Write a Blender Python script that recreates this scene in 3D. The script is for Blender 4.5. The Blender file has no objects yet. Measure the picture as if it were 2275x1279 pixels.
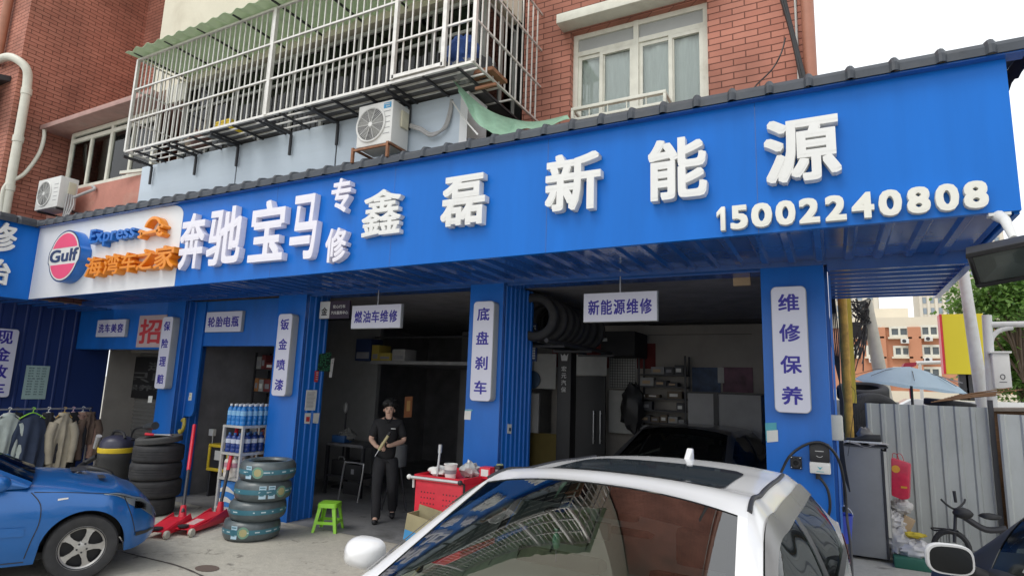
import bpy, bmesh, math, random
from mathutils import Vector, Matrix, noise
random.seed(7)
rad = math.radians
SC = bpy.context.scene
COL = SC.collection

# ------------------------------------------------------------------ camera
CAMZ = 1.95
F_PX, CX, CY = 1335.0, 1137.5, 639.5
yaw, pitch, roll = rad(28.12), rad(9.37), rad(2.0)
FW = Vector((-math.sin(yaw) * math.cos(pitch), math.cos(yaw) * math.cos(pitch), math.sin(pitch)))
R0 = Vector((math.cos(yaw), math.sin(yaw), 0)); U0 = R0.cross(FW)
RT = R0 * math.cos(roll) + U0 * math.sin(roll)
UP = U0 * math.cos(roll) - R0 * math.sin(roll)
cam = bpy.data.cameras.new('camera'); cam.sensor_width = 36.0; cam.lens = F_PX / 2275 * 36
cam.clip_start = 0.05; cam.clip_end = 2000
camo = bpy.data.objects.new('camera', cam); COL.objects.link(camo)
m = Matrix.Identity(4)
for i, v in enumerate((RT, UP, -FW)):
    for j in range(3): m[j][i] = v[j]
m.translation = Vector((0, 0, CAMZ)); camo.matrix_world = m
SC.camera = camo

# ------------------------------------------------------------------ light: bright overcast noon
SUN_EL, SUN_ROT = rad(58), rad(205)
w = bpy.data.worlds.new('World'); SC.world = w; w.use_nodes = True
nt = w.node_tree; nt.nodes.clear()
sky = nt.nodes.new('ShaderNodeTexSky'); sky.sky_type = 'NISHITA'; sky.sun_disc = False
sky.sun_elevation = SUN_EL; sky.sun_rotation = SUN_ROT; sky.dust_density = 4
mix = nt.nodes.new('ShaderNodeMix'); mix.data_type = 'RGBA'; mix.inputs[0].default_value = 0.9
mix.inputs[7].default_value = (10.6, 10.9, 11.2, 1)
bg = nt.nodes.new('ShaderNodeBackground'); bg.inputs[1].default_value = 0.11
wo = nt.nodes.new('ShaderNodeOutputWorld')
nt.links.new(sky.outputs[0], mix.inputs[6]); nt.links.new(mix.outputs[2], bg.inputs[0]); nt.links.new(bg.outputs[0], wo.inputs[0])
sl = bpy.data.lights.new('sun', 'SUN'); sl.energy = 1.0; sl.angle = rad(25); sl.color = (1, .97, .92)
so = bpy.data.objects.new('sun', sl); COL.objects.link(so)
# sun stands behind the photographer's shoulder, high
sd = Vector((-0.25, -0.62, 1.0)).normalized()
so.rotation_euler = sd.to_track_quat('Z', 'Y').to_euler()
sky.sun_elevation = math.asin(sd.z); sky.sun_rotation = math.atan2(sd.x, sd.y)
SC.view_settings.view_transform = 'Standard'; SC.view_settings.look = 'None'
SC.view_settings.gamma = 1; SC.view_settings.exposure = 0.25
SC.cycles.max_bounces = 10; SC.cycles.diffuse_bounces = 6; SC.cycles.transparent_max_bounces = 16

# ------------------------------------------------------------------ pixel -> place helpers (pixels of the 2275 px photograph)
def ray(px, py): return FW + RT * ((px - CX) / F_PX) - UP * ((py - CY) / F_PX)
O = Vector((0, 0, CAMZ))
def PY(px, py, Y): d = ray(px, py); return O + d * (Y / d.y)
def PX(px, py, X): d = ray(px, py); return O + d * (X / d.x)
def PZ(px, py, z=0.): d = ray(px, py); return O + d * ((z - CAMZ) / d.z)

# ------------------------------------------------------------------ mesh helpers
class MB:
    def __init__(s): s.v = []; s.f = []
    def add(s, vs, fs):
        b = len(s.v); s.v += [Vector(q) for q in vs]; s.f += [tuple(i + b for i in q) for q in fs]; return s
    def quad(s, a, b, c, d): return s.add([a, b, c, d], [(0, 1, 2, 3)])
    def box(s, a, b):
        x0, y0, z0 = [min(p, q) for p, q in zip(a, b)]; x1, y1, z1 = [max(p, q) for p, q in zip(a, b)]
        return s.add([(x0, y0, z0), (x1, y0, z0), (x1, y1, z0), (x0, y1, z0), (x0, y0, z1), (x1, y0, z1), (x1, y1, z1), (x0, y1, z1)],
                     [(3, 2, 1, 0), (4, 5, 6, 7), (0, 1, 5, 4), (1, 2, 6, 5), (2, 3, 7, 6), (3, 0, 4, 7)])
    def obox(s, M, a, b):
        t = MB().box(a, b); return s.add([M @ q for q in t.v], t.f)
    def merge(s, o, M=None): return s.add([M @ q for q in o.v] if M else o.v, o.f)
    def tube(s, pts, r, seg=10, caps=True, closed=False):
        pts = [Vector(p) for p in pts]; n = len(pts)
        rs = r if isinstance(r, (list, tuple)) else [r] * n
        vs = []; prev = None
        for i, p in enumerate(pts):
            if closed: t = pts[(i + 1) % n] - pts[i - 1]
            else: t = pts[min(i + 1, n - 1)] - pts[max(i - 1, 0)]
            t.normalize()
            if prev is None:
                a = t.orthogonal().normalized()
            else:
                a = (prev - t * prev.dot(t))
                a = a.normalized() if a.length > 1e-6 else t.orthogonal().normalized()
            prev = a; b = t.cross(a)
            for k in range(seg):
                q = 2 * math.pi * k / seg; vs.append(p + (a * math.cos(q) + b * math.sin(q)) * rs[i])
        fs = []
        for i in range(n if closed else n - 1):
            j = (i + 1) % n
            for k in range(seg):
                l = (k + 1) % seg; fs.append((i * seg + k, i * seg + l, j * seg + l, j * seg + k))
        if caps and not closed: fs += [tuple(range(seg))[::-1], tuple(range((n - 1) * seg, n * seg))]
        return s.add(vs, fs)
    def lathe(s, prof, seg=24, M=None, close=False):
        n = len(prof); vs = []; fs = []
        for k in range(seg):
            q = 2 * math.pi * k / seg
            for r, z in prof: vs.append((r * math.cos(q), r * math.sin(q), z))
        for k in range(seg):
            l = (k + 1) % seg
            for i in range(n if close else n - 1):
                j = (i + 1) % n; fs.append((k * n + i, l * n + i, l * n + j, k * n + j))
        return s.add([M @ Vector(v) for v in vs] if M else vs, fs)
    def grid(s, fn, nu, nv):
        vs = [fn(i / nu, j / nv) for i in range(nu + 1) for j in range(nv + 1)]
        return s.add(vs, [(i * (nv + 1) + j, (i + 1) * (nv + 1) + j, (i + 1) * (nv + 1) + j + 1, i * (nv + 1) + j + 1) for i in range(nu) for j in range(nv)])
    def prism(s, out, ext):
        n = len(out); out = [Vector(p) for p in out]; ext = Vector(ext)
        return s.add(out + [p + ext for p in out], [tuple(range(n))[::-1], tuple(range(n, 2 * n))] + [(i, (i + 1) % n, (i + 1) % n + n, i + n) for i in range(n)])
    def ball(s, c, r, seg=12, rings=8, sq=(1, 1, 1), jit=0):
        c = Vector(c); vs = []; fs = []
        for i in range(rings + 1):
            a = math.pi * i / rings
            for k in range(seg):
                q = 2 * math.pi * k / seg
                d = Vector((math.sin(a) * math.cos(q) * sq[0], math.sin(a) * math.sin(q) * sq[1], math.cos(a) * sq[2]))
                rr = r * (1 + (jit * noise.noise((c + d * 2.3) * 3) if jit else 0)); vs.append(c + d * rr)
        for i in range(rings):
            for k in range(seg):
                l = (k + 1) % seg; fs.append((i * seg + k, (i + 1) * seg + k, (i + 1) * seg + l, i * seg + l))
        return s.add(vs, fs)
    def build(s, name, mat, parent=None, smooth=False, bevel=0, label=None, solid=0, merge=True, bseg=2):
        me = bpy.data.meshes.new(name); me.from_pydata([tuple(v) for v in s.v], [], s.f)
        bm = bmesh.new(); bm.from_mesh(me)
        if merge: bmesh.ops.remove_doubles(bm, verts=bm.verts, dist=1e-5)
        bmesh.ops.recalc_face_normals(bm, faces=bm.faces)
        if solid: bmesh.ops.solidify(bm, geom=bm.faces[:], thickness=solid)
        if bevel:
            es = [e for e in bm.edges if len(e.link_faces) == 2 and e.calc_face_angle(0) > rad(35)]
            if es: bmesh.ops.bevel(bm, geom=es, offset=bevel, segments=bseg, profile=.6, affect='EDGES', clamp_overlap=True)
        bm.to_mesh(me); bm.free()
        if smooth or bevel:
            me.polygons.foreach_set('use_smooth', [True] * len(me.polygons))
            me.set_sharp_from_angle(angle=rad(38))
        me.materials.append(mat)
        o = bpy.data.objects.new(name, me); COL.objects.link(o)
        if parent: adopt(o, parent)
        if label: o['label'] = label
        return o
def adopt(o, parent):
    o.parent = parent
    if parent.type == 'EMPTY': o.matrix_parent_inverse = Matrix.Translation(-parent.location)
def tag(o, label, cat, group=None, kind=None):
    if label: o['label'] = label
    if cat: o['category'] = cat
    if group: o['group'] = group
    if kind: o['kind'] = kind
    return o
def thing(name, label, cat, loc=(0, 0, 0), group=None):
    o = bpy.data.objects.new(name, None); COL.objects.link(o); o.location = loc; o.empty_display_size = .1
    return tag(o, label, cat, group)
def kids(o): return [c for c in bpy.data.objects if c.parent == o]
def dup(root, label=None, loc=None, rotz=None):
    r = root.copy(); COL.objects.link(r)
    if label: r['label'] = label
    if loc is not None: r.location = loc
    if rotz is not None: r.rotation_euler = (0, 0, rotz)
    for ch in kids(root):
        c = ch.copy(); COL.objects.link(c); c.parent = r
        for g in kids(ch):
            d = g.copy(); COL.objects.link(d); d.parent = c
    return r

# ------------------------------------------------------------------ materials
def mat(name, col, rough=.6, metal=0., var=.12, scale=6., bump=0., bscale=60., spec=.5, coat=0., stretch=None, dirt=0., dirtcol=(.05, .045, .04), alpha=1, trans=0):
    M = bpy.data.materials.new(name); M.use_nodes = True; n = M.node_tree; b = n.nodes['Principled BSDF']
    b.inputs['Roughness'].default_value = rough; b.inputs['Metallic'].default_value = metal
    b.inputs['Specular IOR Level'].default_value = spec; b.inputs['Coat Weight'].default_value = coat
    b.inputs['Alpha'].default_value = alpha; b.inputs['Transmission Weight'].default_value = trans
    b.inputs['Base Color'].default_value = (*col, 1)
    tc = n.nodes.new('ShaderNodeTexCoord'); vec = tc.outputs['Object']
    if stretch:
        mp = n.nodes.new('ShaderNodeMapping'); mp.inputs['Scale'].default_value = stretch; n.links.new(vec, mp.inputs[0]); vec = mp.outputs[0]
    src = None
    if var:
        t = n.nodes.new('ShaderNodeTexNoise'); t.inputs['Scale'].default_value = scale; t.inputs['Detail'].default_value = 6; t.inputs['Roughness'].default_value = .62
        n.links.new(vec, t.inputs['Vector'])
        mr = n.nodes.new('ShaderNodeMapRange'); mr.inputs[1].default_value = .25; mr.inputs[2].default_value = .75
        mr.inputs[3].default_value = 1 - var; mr.inputs[4].default_value = 1 + var; n.links.new(t.outputs[0], mr.inputs[0])
        mx = n.nodes.new('ShaderNodeVectorMath'); mx.operation = 'SCALE'; mx.inputs[0].default_value = col; n.links.new(mr.outputs[0], mx.inputs['Scale'])
        src = mx.outputs[0]
    if dirt:
        t2 = n.nodes.new('ShaderNodeTexNoise'); t2.inputs['Scale'].default_value = scale * .45; t2.inputs['Detail'].default_value = 8; t2.inputs['Roughness'].default_value = .7
        n.links.new(vec, t2.inputs['Vector'])
        r2 = n.nodes.new('ShaderNodeMapRange'); r2.inputs[1].default_value = .5; r2.inputs[2].default_value = .72; r2.inputs[3].default_value = 0; r2.inputs[4].default_value = dirt
        n.links.new(t2.outputs[0], r2.inputs[0])
        m2 = n.nodes.new('ShaderNodeMix'); m2.data_type = 'RGBA'; n.links.new(r2.outputs[0], m2.inputs[0])
        if src: n.links.new(src, m2.inputs[6])
        else: m2.inputs[6].default_value = (*col, 1)
        m2.inputs[7].default_value = (*dirtcol, 1); src = m2.outputs[2]
    if src: n.links.new(src, b.inputs['Base Color'])
    if bump:
        t3 = n.nodes.new('ShaderNodeTexNoise'); t3.inputs['Scale'].default_value = bscale; t3.inputs['Detail'].default_value = 5; n.links.new(vec, t3.inputs['Vector'])
        bp = n.nodes.new('ShaderNodeBump'); bp.inputs['Strength'].default_value = bump; bp.inputs['Distance'].default_value = .02
        n.links.new(t3.outputs[0], bp.inputs['Height']); n.links.new(bp.outputs[0], b.inputs['Normal'])
    return M
def brick_mat(name, c1, c2, mortar_shade):
    M = bpy.data.materials.new(name); M.use_nodes = True; n = M.node_tree; b = n.nodes['Principled BSDF']; b.inputs['Roughness'].default_value = .85
    tc = n.nodes.new('ShaderNodeTexCoord'); sp = n.nodes.new('ShaderNodeSeparateXYZ'); n.links.new(tc.outputs['Object'], sp.inputs[0])
    ad = n.nodes.new('ShaderNodeMath'); n.links.new(sp.outputs[0], ad.inputs[0]); n.links.new(sp.outputs[1], ad.inputs[1])
    nz = n.nodes.new('ShaderNodeTexNoise'); nz.inputs['Scale'].default_value = 5; n.links.new(tc.outputs['Object'], nz.inputs['Vector'])
    wz = n.nodes.new('ShaderNodeMath'); wz.operation = 'MULTIPLY_ADD'; wz.inputs[1].default_value = .012; n.links.new(nz.outputs[0], wz.inputs[0]); n.links.new(sp.outputs[2], wz.inputs[2])
    cb = n.nodes.new('ShaderNodeCombineXYZ'); n.links.new(ad.outputs[0], cb.inputs[0]); n.links.new(wz.outputs[0], cb.inputs[1])
    br = n.nodes.new('ShaderNodeTexBrick'); br.inputs['Scale'].default_value = 1; br.inputs['Brick Width'].default_value = .25; br.inputs['Row Height'].default_value = .074
    br.inputs['Mortar Size'].default_value = .006; br.inputs['Mortar Smooth'].default_value = .25; br.inputs['Bias'].default_value = -.1
    br.inputs['Color1'].default_value = (*c1, 1); br.inputs['Color2'].default_value = (*c2, 1); br.inputs['Mortar'].default_value = (*mortar_shade, 1)  # joint colour darkened to paint the shadow lines of the recessed mortar
    n.links.new(cb.outputs[0], br.inputs['Vector'])
    t = n.nodes.new('ShaderNodeTexNoise'); t.inputs['Scale'].default_value = 1.3; t.inputs['Detail'].default_value = 8; n.links.new(tc.outputs['Object'], t.inputs['Vector'])
    mr = n.nodes.new('ShaderNodeMapRange'); mr.inputs[1].default_value = .3; mr.inputs[2].default_value = .7; mr.inputs[3].default_value = .66; mr.inputs[4].default_value = 1.2; n.links.new(t.outputs[0], mr.inputs[0])
    sc = n.nodes.new('ShaderNodeVectorMath'); sc.operation = 'SCALE'; n.links.new(br.outputs[0], sc.inputs[0]); n.links.new(mr.outputs[0], sc.inputs['Scale'])
    n.links.new(sc.outputs[0], b.inputs['Base Color'])
    iv = n.nodes.new('ShaderNodeMath'); iv.operation = 'SUBTRACT'; iv.inputs[0].default_value = 1; n.links.new(br.outputs['Fac'], iv.inputs[1])
    bp = n.nodes.new('ShaderNodeBump'); bp.inputs['Strength'].default_value = .9; bp.inputs['Distance'].default_value = .012
    n.links.new(iv.outputs[0], bp.inputs['Height']); n.links.new(bp.outputs[0], b.inputs['Normal'])
    return M
def glass_mat(name, tint, refl_rough=.02, dens=.85, ior=1.5):
    # thin window pane: see-through tint plus real fresnel reflection
    M = bpy.data.materials.new(name); M.use_nodes = True; n = M.node_tree; n.nodes.clear()
    o = n.nodes.new('ShaderNodeOutputMaterial'); tr = n.nodes.new('ShaderNodeBsdfTransparent'); tr.inputs[0].default_value = (*tint, 1)
    gl = n.nodes.new('ShaderNodeBsdfGlossy'); gl.inputs['Roughness'].default_value = refl_rough
    fr = n.nodes.new('ShaderNodeFresnel'); fr.inputs[0].default_value = ior
    mx = n.nodes.new('ShaderNodeMixShader'); n.links.new(fr.outputs[0], mx.inputs[0]); n.links.new(tr.outputs[0], mx.inputs[1]); n.links.new(gl.outputs[0], mx.inputs[2])
    n.links.new(mx.outputs[0], o.inputs[0]); return M

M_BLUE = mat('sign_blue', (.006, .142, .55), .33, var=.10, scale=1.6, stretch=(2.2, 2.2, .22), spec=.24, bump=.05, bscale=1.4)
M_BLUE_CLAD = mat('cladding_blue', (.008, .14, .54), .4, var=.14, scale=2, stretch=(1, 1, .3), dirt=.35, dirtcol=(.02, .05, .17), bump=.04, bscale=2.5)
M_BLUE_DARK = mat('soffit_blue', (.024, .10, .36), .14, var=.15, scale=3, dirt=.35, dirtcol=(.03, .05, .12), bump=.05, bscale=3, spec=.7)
M_LETTER = mat('letter_white', (.74, .74, .72), .5, var=.05, scale=5, dirt=.3, dirtcol=(.55, .53, .47), stretch=(1, 1, .4))
M_LETTER_B = mat('letter_lilac', (.78, .76, .83), .4, var=.03)
M_CREAM_LET = mat('letter_cream', (.74, .73, .66), .5, var=.03)
M_SIGNWHITE = mat('panel_white', (.74, .75, .76), .45, var=.03, scale=1)
M_BOXWHITE = mat('lightbox_white', (.66, .66, .76), .35, var=.03, scale=2)
M_INK = mat('ink_blue', (.03, .02, .30), .5, var=.05)
M_ORANGE = mat('letter_orange', (.80, .27, .02), .35, var=.05)
M_LOGOBLUE = mat('logo_blue', (.02, .16, .55), .35, var=.05)
M_PINKRED = mat('logo_pink', (.80, .09, .19), .4, var=.05)
M_NAVY = mat('logo_navy', (.03, .05, .13), .5, var=.05)
M_ROOF = mat('roof_grey', (.042, .05, .064), .5, var=.25, scale=8, dirt=.4, dirtcol=(.09, .09, .085))
M_BRICK = brick_mat('brick_red', (.49, .205, .145), (.42, .165, .115), (.16, .06, .042))  # last colour is painted joint shade; the mortar itself matches the brick
M_STUCCO = mat('stucco_cream', (.66, .62, .50), .9, var=.07, scale=1.2, bump=.15, bscale=25, dirt=.25, dirtcol=(.42, .38, .30))
M_PINKST = mat('stucco_pink', (.50, .22, .17), .9, var=.15, scale=3, bump=.2, bscale=30, dirt=.5, dirtcol=(.50, .42, .33))
M_CONC = mat('concrete_pale', (.50, .48, .43), .9, var=.12, scale=4, bump=.2, dirt=.3, dirtcol=(.2, .18, .15))
M_FRAME = mat('frame_white', (.68, .67, .58), .5, var=.1, scale=8, dirt=.35, dirtcol=(.35, .32, .24))
M_STEEL = mat('steel_bar', (.70, .68, .64), .38, .35, var=.15, scale=14, dirt=.25, dirtcol=(.3, .24, .18))
M_RUST = mat('rusty_steel', (.28, .13, .07), .75, .2, var=.35, scale=12, dirt=.5, dirtcol=(.1, .05, .03))
M_DKSTEEL = mat('dark_steel', (.045, .045, .05), .55, .3, var=.2)
M_SILVER = mat('silver_metal', (.55, .55, .55), .32, .8, var=.1)
M_CHROME = mat('chrome', (.7, .7, .7), .15, 1., var=.03)
M_GREENSH = mat('sheet_green', (.60, .68, .52), .55, var=.12, scale=5, dirt=.3, dirtcol=(.25, .27, .2))
_n = M_GREENSH.node_tree; _t = _n.nodes.new('ShaderNodeBsdfTranslucent'); _t.inputs[0].default_value = (.66, .78, .58, 1); _m = _n.nodes.new('ShaderNodeMixShader'); _m.inputs[0].default_value = .3
_n.links.new(_n.nodes['Principled BSDF'].outputs[0], _m.inputs[1]); _n.links.new(_t.outputs[0], _m.inputs[2]); _n.links.new(_m.outputs[0], _n.nodes['Material Output'].inputs[0])
M_TARP = mat('tarp_green', (.25, .42, .30), .6, var=.25, scale=6, bump=.3, bscale=12)
M_PANEL = mat('panel_paleblue', (.52, .60, .68), .5, var=.05, scale=1.5, stretch=(.3, .3, 4), dirt=.2, dirtcol=(.35, .37, .38))
M_ACWHITE = mat('ac_white', (.66, .66, .64), .5, var=.06, scale=5, dirt=.22, dirtcol=(.4, .37, .32))
M_BLACK = mat('black_plastic', (.018, .018, .02), .5, var=.2)
M_RUBBER = mat('tyre_rubber', (.028, .028, .03), .7, var=.3, scale=10, dirt=.3, dirtcol=(.07, .065, .06))
M_NEWTYRE = mat('tyre_new', (.085, .105, .11), .35, var=.25, scale=9, spec=.6, bump=.1, bscale=20)
M_PIPE = mat('pvc_pipe', (.68, .67, .58), .45, var=.08, dirt=.25, dirtcol=(.42, .38, .28))
M_BROWNPIPE = mat('pipe_brown', (.36, .15, .09), .6, var=.15)
M_RED = mat('red_paint', (.62, .02, .04), .4, var=.12, scale=8, dirt=.12, dirtcol=(.2, .05, .05))
M_REDPAPER = mat('red_print', (.50, .04, .05), .7, var=.1)
M_PAPER = mat('paper_white', (.66, .66, .63), .8, var=.05)
M_LIME = mat('lime_plastic', (.30, .66, .05), .4, var=.05)
M_YELLOW = mat('yellow_plastic', (.72, .52, .03), .45, var=.1)
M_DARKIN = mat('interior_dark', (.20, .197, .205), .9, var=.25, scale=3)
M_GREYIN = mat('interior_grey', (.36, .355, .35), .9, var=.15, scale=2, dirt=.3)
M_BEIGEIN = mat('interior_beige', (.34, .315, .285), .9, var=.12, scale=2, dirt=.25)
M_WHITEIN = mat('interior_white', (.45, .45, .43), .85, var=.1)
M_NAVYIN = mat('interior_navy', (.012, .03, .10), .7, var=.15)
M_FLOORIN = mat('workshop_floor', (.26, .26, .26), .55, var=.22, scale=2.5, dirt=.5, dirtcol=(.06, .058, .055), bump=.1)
M_GLASSW = glass_mat('window_glass', (.93, .96, .95))
M_GLASSD = glass_mat('window_glass_dim', (.55, .58, .57))
M_CURTAIN_SKY = mat('curtain_sky_sheen', (.74, .755, .74), .9, var=.10, scale=14, stretch=(6, 6, .4))  # curtain cloth brightened to carry the sky reflection of the panes
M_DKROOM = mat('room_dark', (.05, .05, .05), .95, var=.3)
M_WOOD = mat('wood_brown', (.22, .12, .06), .7, var=.3, stretch=(1, 1, 6))
M_CARD = mat('cardboard', (.42, .30, .18), .85, var=.12)

# ------------------------------------------------------------------ text
_tc = {}
def glyphs(body, off=.012):
    off = 0
    k = (body, off)
    if k in _tc: return _tc[k]
    cu = bpy.data.curves.new('glyph', 'FONT'); cu.body = body; cu.size = 1; cu.offset = off; cu.extrude = .5; cu.resolution_u = 3
    o = bpy.data.objects.new('glyph', cu); COL.objects.link(o)
    dg = bpy.context.evaluated_depsgraph_get(); me = bpy.data.meshes.new_from_object(o.evaluated_get(dg))
    vs = [v.co.copy() for v in me.vertices]; fs = [tuple(p.vertices) for p in me.polygons]
    bpy.data.objects.remove(o); bpy.data.curves.remove(cu); bpy.data.meshes.remove(me)
    _tc[k] = (vs, fs); return vs, fs
def text(mb, body, org, ux, uz, w, h, depth, bold=.014, off=.012, slant=0):
    # writes body in the box org..org+ux*w+uz*h, standing out by depth along the front normal
    vs, fs = glyphs(body, off)
    x0 = min(v.x for v in vs); x1 = max(v.x for v in vs); y0 = min(v.y for v in vs); y1 = max(v.y for v in vs)
    ux = Vector(ux).normalized(); uz = Vector(uz).normalized(); nn = ux.cross(uz)
    bold *= 1.6; nn_ = 7 if depth > .01 else 4
    sq = [(1, .97), (.34, 1.02), (-.31, .99), (-.98, 1.04), (-1.03, .36), (-.96, -.29), (-1.01, -.94), (-.36, -1.01), (.29, -.98), (.95, -1.03), (1.02, -.33), (.99, .31), (.05, .08)] if depth > .01 else [(1, .9), (-.94, 1.02), (.9, -.97), (-1.03, -.86)]
    sh = [(bold * .82 * a, bold * .82 * b) for a, b in sq] if bold else [(0, 0)]
    sx = w / (x1 - x0 + 2 * bold); sy = h / (y1 - y0 + 2 * bold)
    for i, (dx, dy) in enumerate(sh):
        dd = depth * (1 - .0025 * i) if depth > .01 else depth + .0002 * i
        out = []
        for v in vs:
            a = (v.x - x0 + bold + dx) * sx; b = (v.y - y0 + bold + dy) * sy
            out.append(Vector(org) + ux * (a + slant * b) + uz * b + nn * ((v.z + .5) * dd))
        mb.add(out, fs)
    return mb
XA, ZA = Vector((1, 0, 0)), Vector((0, 0, 1))

def corrugated(mb, org, along, across, nrm, pitch=.2, depth=.03, rib=.35, n2=1):
    # sheet from org: ribs run in direction `across`, repeat in direction `along`
    org = Vector(org); along = Vector(along); across = Vector(across); nrm = Vector(nrm).normalized()
    L = along.length; a = along.normalized(); xs = []; t = 0
    prof = [(0, 0), (rib * .25, 1), (rib * .75, 1), (rib, 0)]
    while t < L:
        for u, hgt in prof:
            p = t + u * pitch
            if p <= L: xs.append((p, hgt * depth))
        t += pitch
    xs.append((L, 0))
    vs = []; fs = []
    for p, hgt in xs:
        for j in range(n2 + 1): vs.append(org + a * p + across * (j / n2) + nrm * hgt)
    for i in range(len(xs) - 1):
        for j in range(n2): fs.append((i * (n2 + 1) + j, (i + 1) * (n2 + 1) + j, (i + 1) * (n2 + 1) + j + 1, i * (n2 + 1) + j + 1))
    return mb.add(vs, fs)
def walls_with_holes(mb, x0, x1, z0, z1, y0, y1, holes):
    # upright wall slab with rectangular openings (hx0,hx1,hz0,hz1), butted pieces
    xs = sorted({x0, x1, *[h[0] for h in holes], *[h[1] for h in holes]}); zs = sorted({z0, z1, *[h[2] for h in holes], *[h[3] for h in holes]})
    for i in range(len(xs) - 1):
        run = None
        for j in range(len(zs) - 1):
            cx, cz = (xs[i] + xs[i + 1]) / 2, (zs[j] + zs[j + 1]) / 2
            hole = any(h[0] < cx < h[1] and h[2] < cz < h[3] for h in holes)
            if not hole:
                if run is None: run = zs[j]
                end = zs[j + 1]
            if hole and run is not None: mb.box((xs[i], y0, run), (xs[i + 1], y1, zs[j])); run = None
        if run is not None: mb.box((xs[i], y0, run), (xs[i + 1], y1, end))
    return mb
def smooth_path(pts, n=8):
    pts = [Vector(p) for p in pts]; out = []
    for i in range(len(pts) - 1):
        p0 = pts[max(i - 1, 0)]; p1 = pts[i]; p2 = pts[i + 1]; p3 = pts[min(i + 2, len(pts) - 1)]
        for k in range(n):
            t = k / n
            out.append(.5 * ((2 * p1) + (p2 - p0) * t + (2 * p0 - 5 * p1 + 4 * p2 - p3) * t * t + (3 * p1 - p0 - 3 * p2 + p3) * t ** 3))
    out.append(pts[-1]); return out
D, YF = 6.28, 4.92
# ================================================================== ground
M_GROUND = mat('ground_concrete', (.46, .435, .37), .92, var=.14, scale=14, dirt=.35, dirtcol=(.27, .25, .21), bump=.3, bscale=45)
def add_stains(M, specs):
    n = M.node_tree; b = n.nodes['Principled BSDF']; src = b.inputs['Base Color'].links[0].from_socket; tc = n.nodes.new('ShaderNodeTexCoord')
    for sc_, lo_, hi_, amt, col in specs:
        t = n.nodes.new('ShaderNodeTexNoise'); t.inputs['Scale'].default_value = sc_; t.inputs['Detail'].default_value = 9; t.inputs['Roughness'].default_value = .62; t.inputs['Distortion'].default_value = .6; n.links.new(tc.outputs['Object'], t.inputs['Vector'])
        r = n.nodes.new('ShaderNodeMapRange'); r.inputs[1].default_value = lo_; r.inputs[2].default_value = hi_; r.inputs[3].default_value = 0; r.inputs[4].default_value = amt; n.links.new(t.outputs[0], r.inputs[0])
        m = n.nodes.new('ShaderNodeMix'); m.data_type = 'RGBA'; n.links.new(r.outputs[0], m.inputs[0]); n.links.new(src, m.inputs[6]); m.inputs[7].default_value = (*col, 1); src = m.outputs[2]
    n.links.new(src, b.inputs['Base Color'])
add_stains(M_GROUND, [(.55, .42, .7, .55, (.30, .285, .25)), (1.7, .58, .68, .55, (.15, .135, .115)), (3.2, .60, .68, .7, (.10, .09, .08)), (.9, .60, .75, .5, (.52, .50, .44))])
add_stains(M_FLOORIN, [(1.2, .55, .68, .6, (.05, .05, .048)), (4, .62, .70, .6, (.03, .03, .03))])
add_stains(M_STUCCO, [(1.0, .55, .7, .4, (.45, .40, .30))])
g = MB(); g.quad((-400, -60, 0), (400, -60, 0), (400, 900, 0), (-400, 900, 0)); tag(g.build('ground', M_GROUND), 'pale worn concrete yard before the garage', None, kind='structure')
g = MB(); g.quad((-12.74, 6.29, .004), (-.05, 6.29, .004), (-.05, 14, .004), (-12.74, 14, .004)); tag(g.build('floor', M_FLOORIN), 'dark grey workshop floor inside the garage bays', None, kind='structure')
M_SEAM = mat('ground_seam', (.07, .06, .055), .95, var=.4)
pts = smooth_path([PZ(270, 1225), PZ(330, 1240), PZ(400, 1258), PZ(470, 1290), PZ(520, 1330)], 8)
g = MB()
for i in range(len(pts) - 1):
    a, b = pts[i], pts[i + 1]; n_ = (b - a).cross(ZA).normalized(); wa = .012 + .012 * noise.noise(a * 9); wb = .012 + .012 * noise.noise(b * 9)
    g.quad(a - n_ * wa + ZA * .004, a + n_ * wa + ZA * .004, b + n_ * wb + ZA * .004, b - n_ * wb + ZA * .004)
tag(g.build('ground_crack', M_SEAM), 'dark crack running across the concrete yard', None, kind='structure')
g = MB(); c = PZ(460, 1262)
g.add([c + Vector((math.cos(q * .3927) * .14, math.sin(q * .3927) * .10, .005)) for q in range(16)], [tuple(range(16))])
tag(g.build('drain_cover', mat('drain_iron', (.16, .12, .10), .8, .3)), 'small round rusty cover set in the concrete yard', 'cover')

# ================================================================== apartment building
bld = thing('apartment_building', 'old red brick apartment block above the blue garage front', 'building', (-6, 6.6, 0))
WX0, WX1, WZ0, WZ1 = -2.65, -1.04, 4.93, 6.27
g = MB(); walls_with_holes(g, -3.3, 0, 3.25, 12.6, 6.28, 6.55, [(WX0, WX1, WZ0, WZ1)])
g.box((-.27, 6.55, 3.3), (0, 14, 12.6)); g.box((-3.3, 6.55, 3.25), (-3.1, 6.68, 12.6))
g.box((-13, 6.69, 3.25), (-3.3, 6.95, 12.6))
g.box((-21, 4.67, 3.25), (-12.75, 14, 12.6)); g.box((-21, 14, 0), (0, 14.3, 12.6))
g.build('wall', M_BRICK, bld, merge=False)
g = MB(); g.box((-9.92, 5.46, 6.60), (-3.35, 5.7, 12.6)); g.box((-9.92, 5.7, 6.6), (-9.7, 6.69, 12.6)); g.box((-3.5, 5.7, 6.6), (-3.35, 6.28, 12.6)); g.build('balcony_wall', M_STUCCO, bld, label='cream rendered wall above the caged balcony')
g = MB(); g.box((-21, 4.6, 12.6), (.1, 14.4, 12.8)); g.box((-20.5, 6.56, 3.3), (-.28, 13.9, 3.42)); g.build('floor_slab', M_CONC, bld)
g = MB(); g.box((-3.3, 7.8, 3.5), (-.3, 7.85, 7)); g.box((-9.4, 6.62, 3.5), (-3.5, 6.67, 7)); g.build('room_wall', M_DKROOM, bld)
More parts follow.
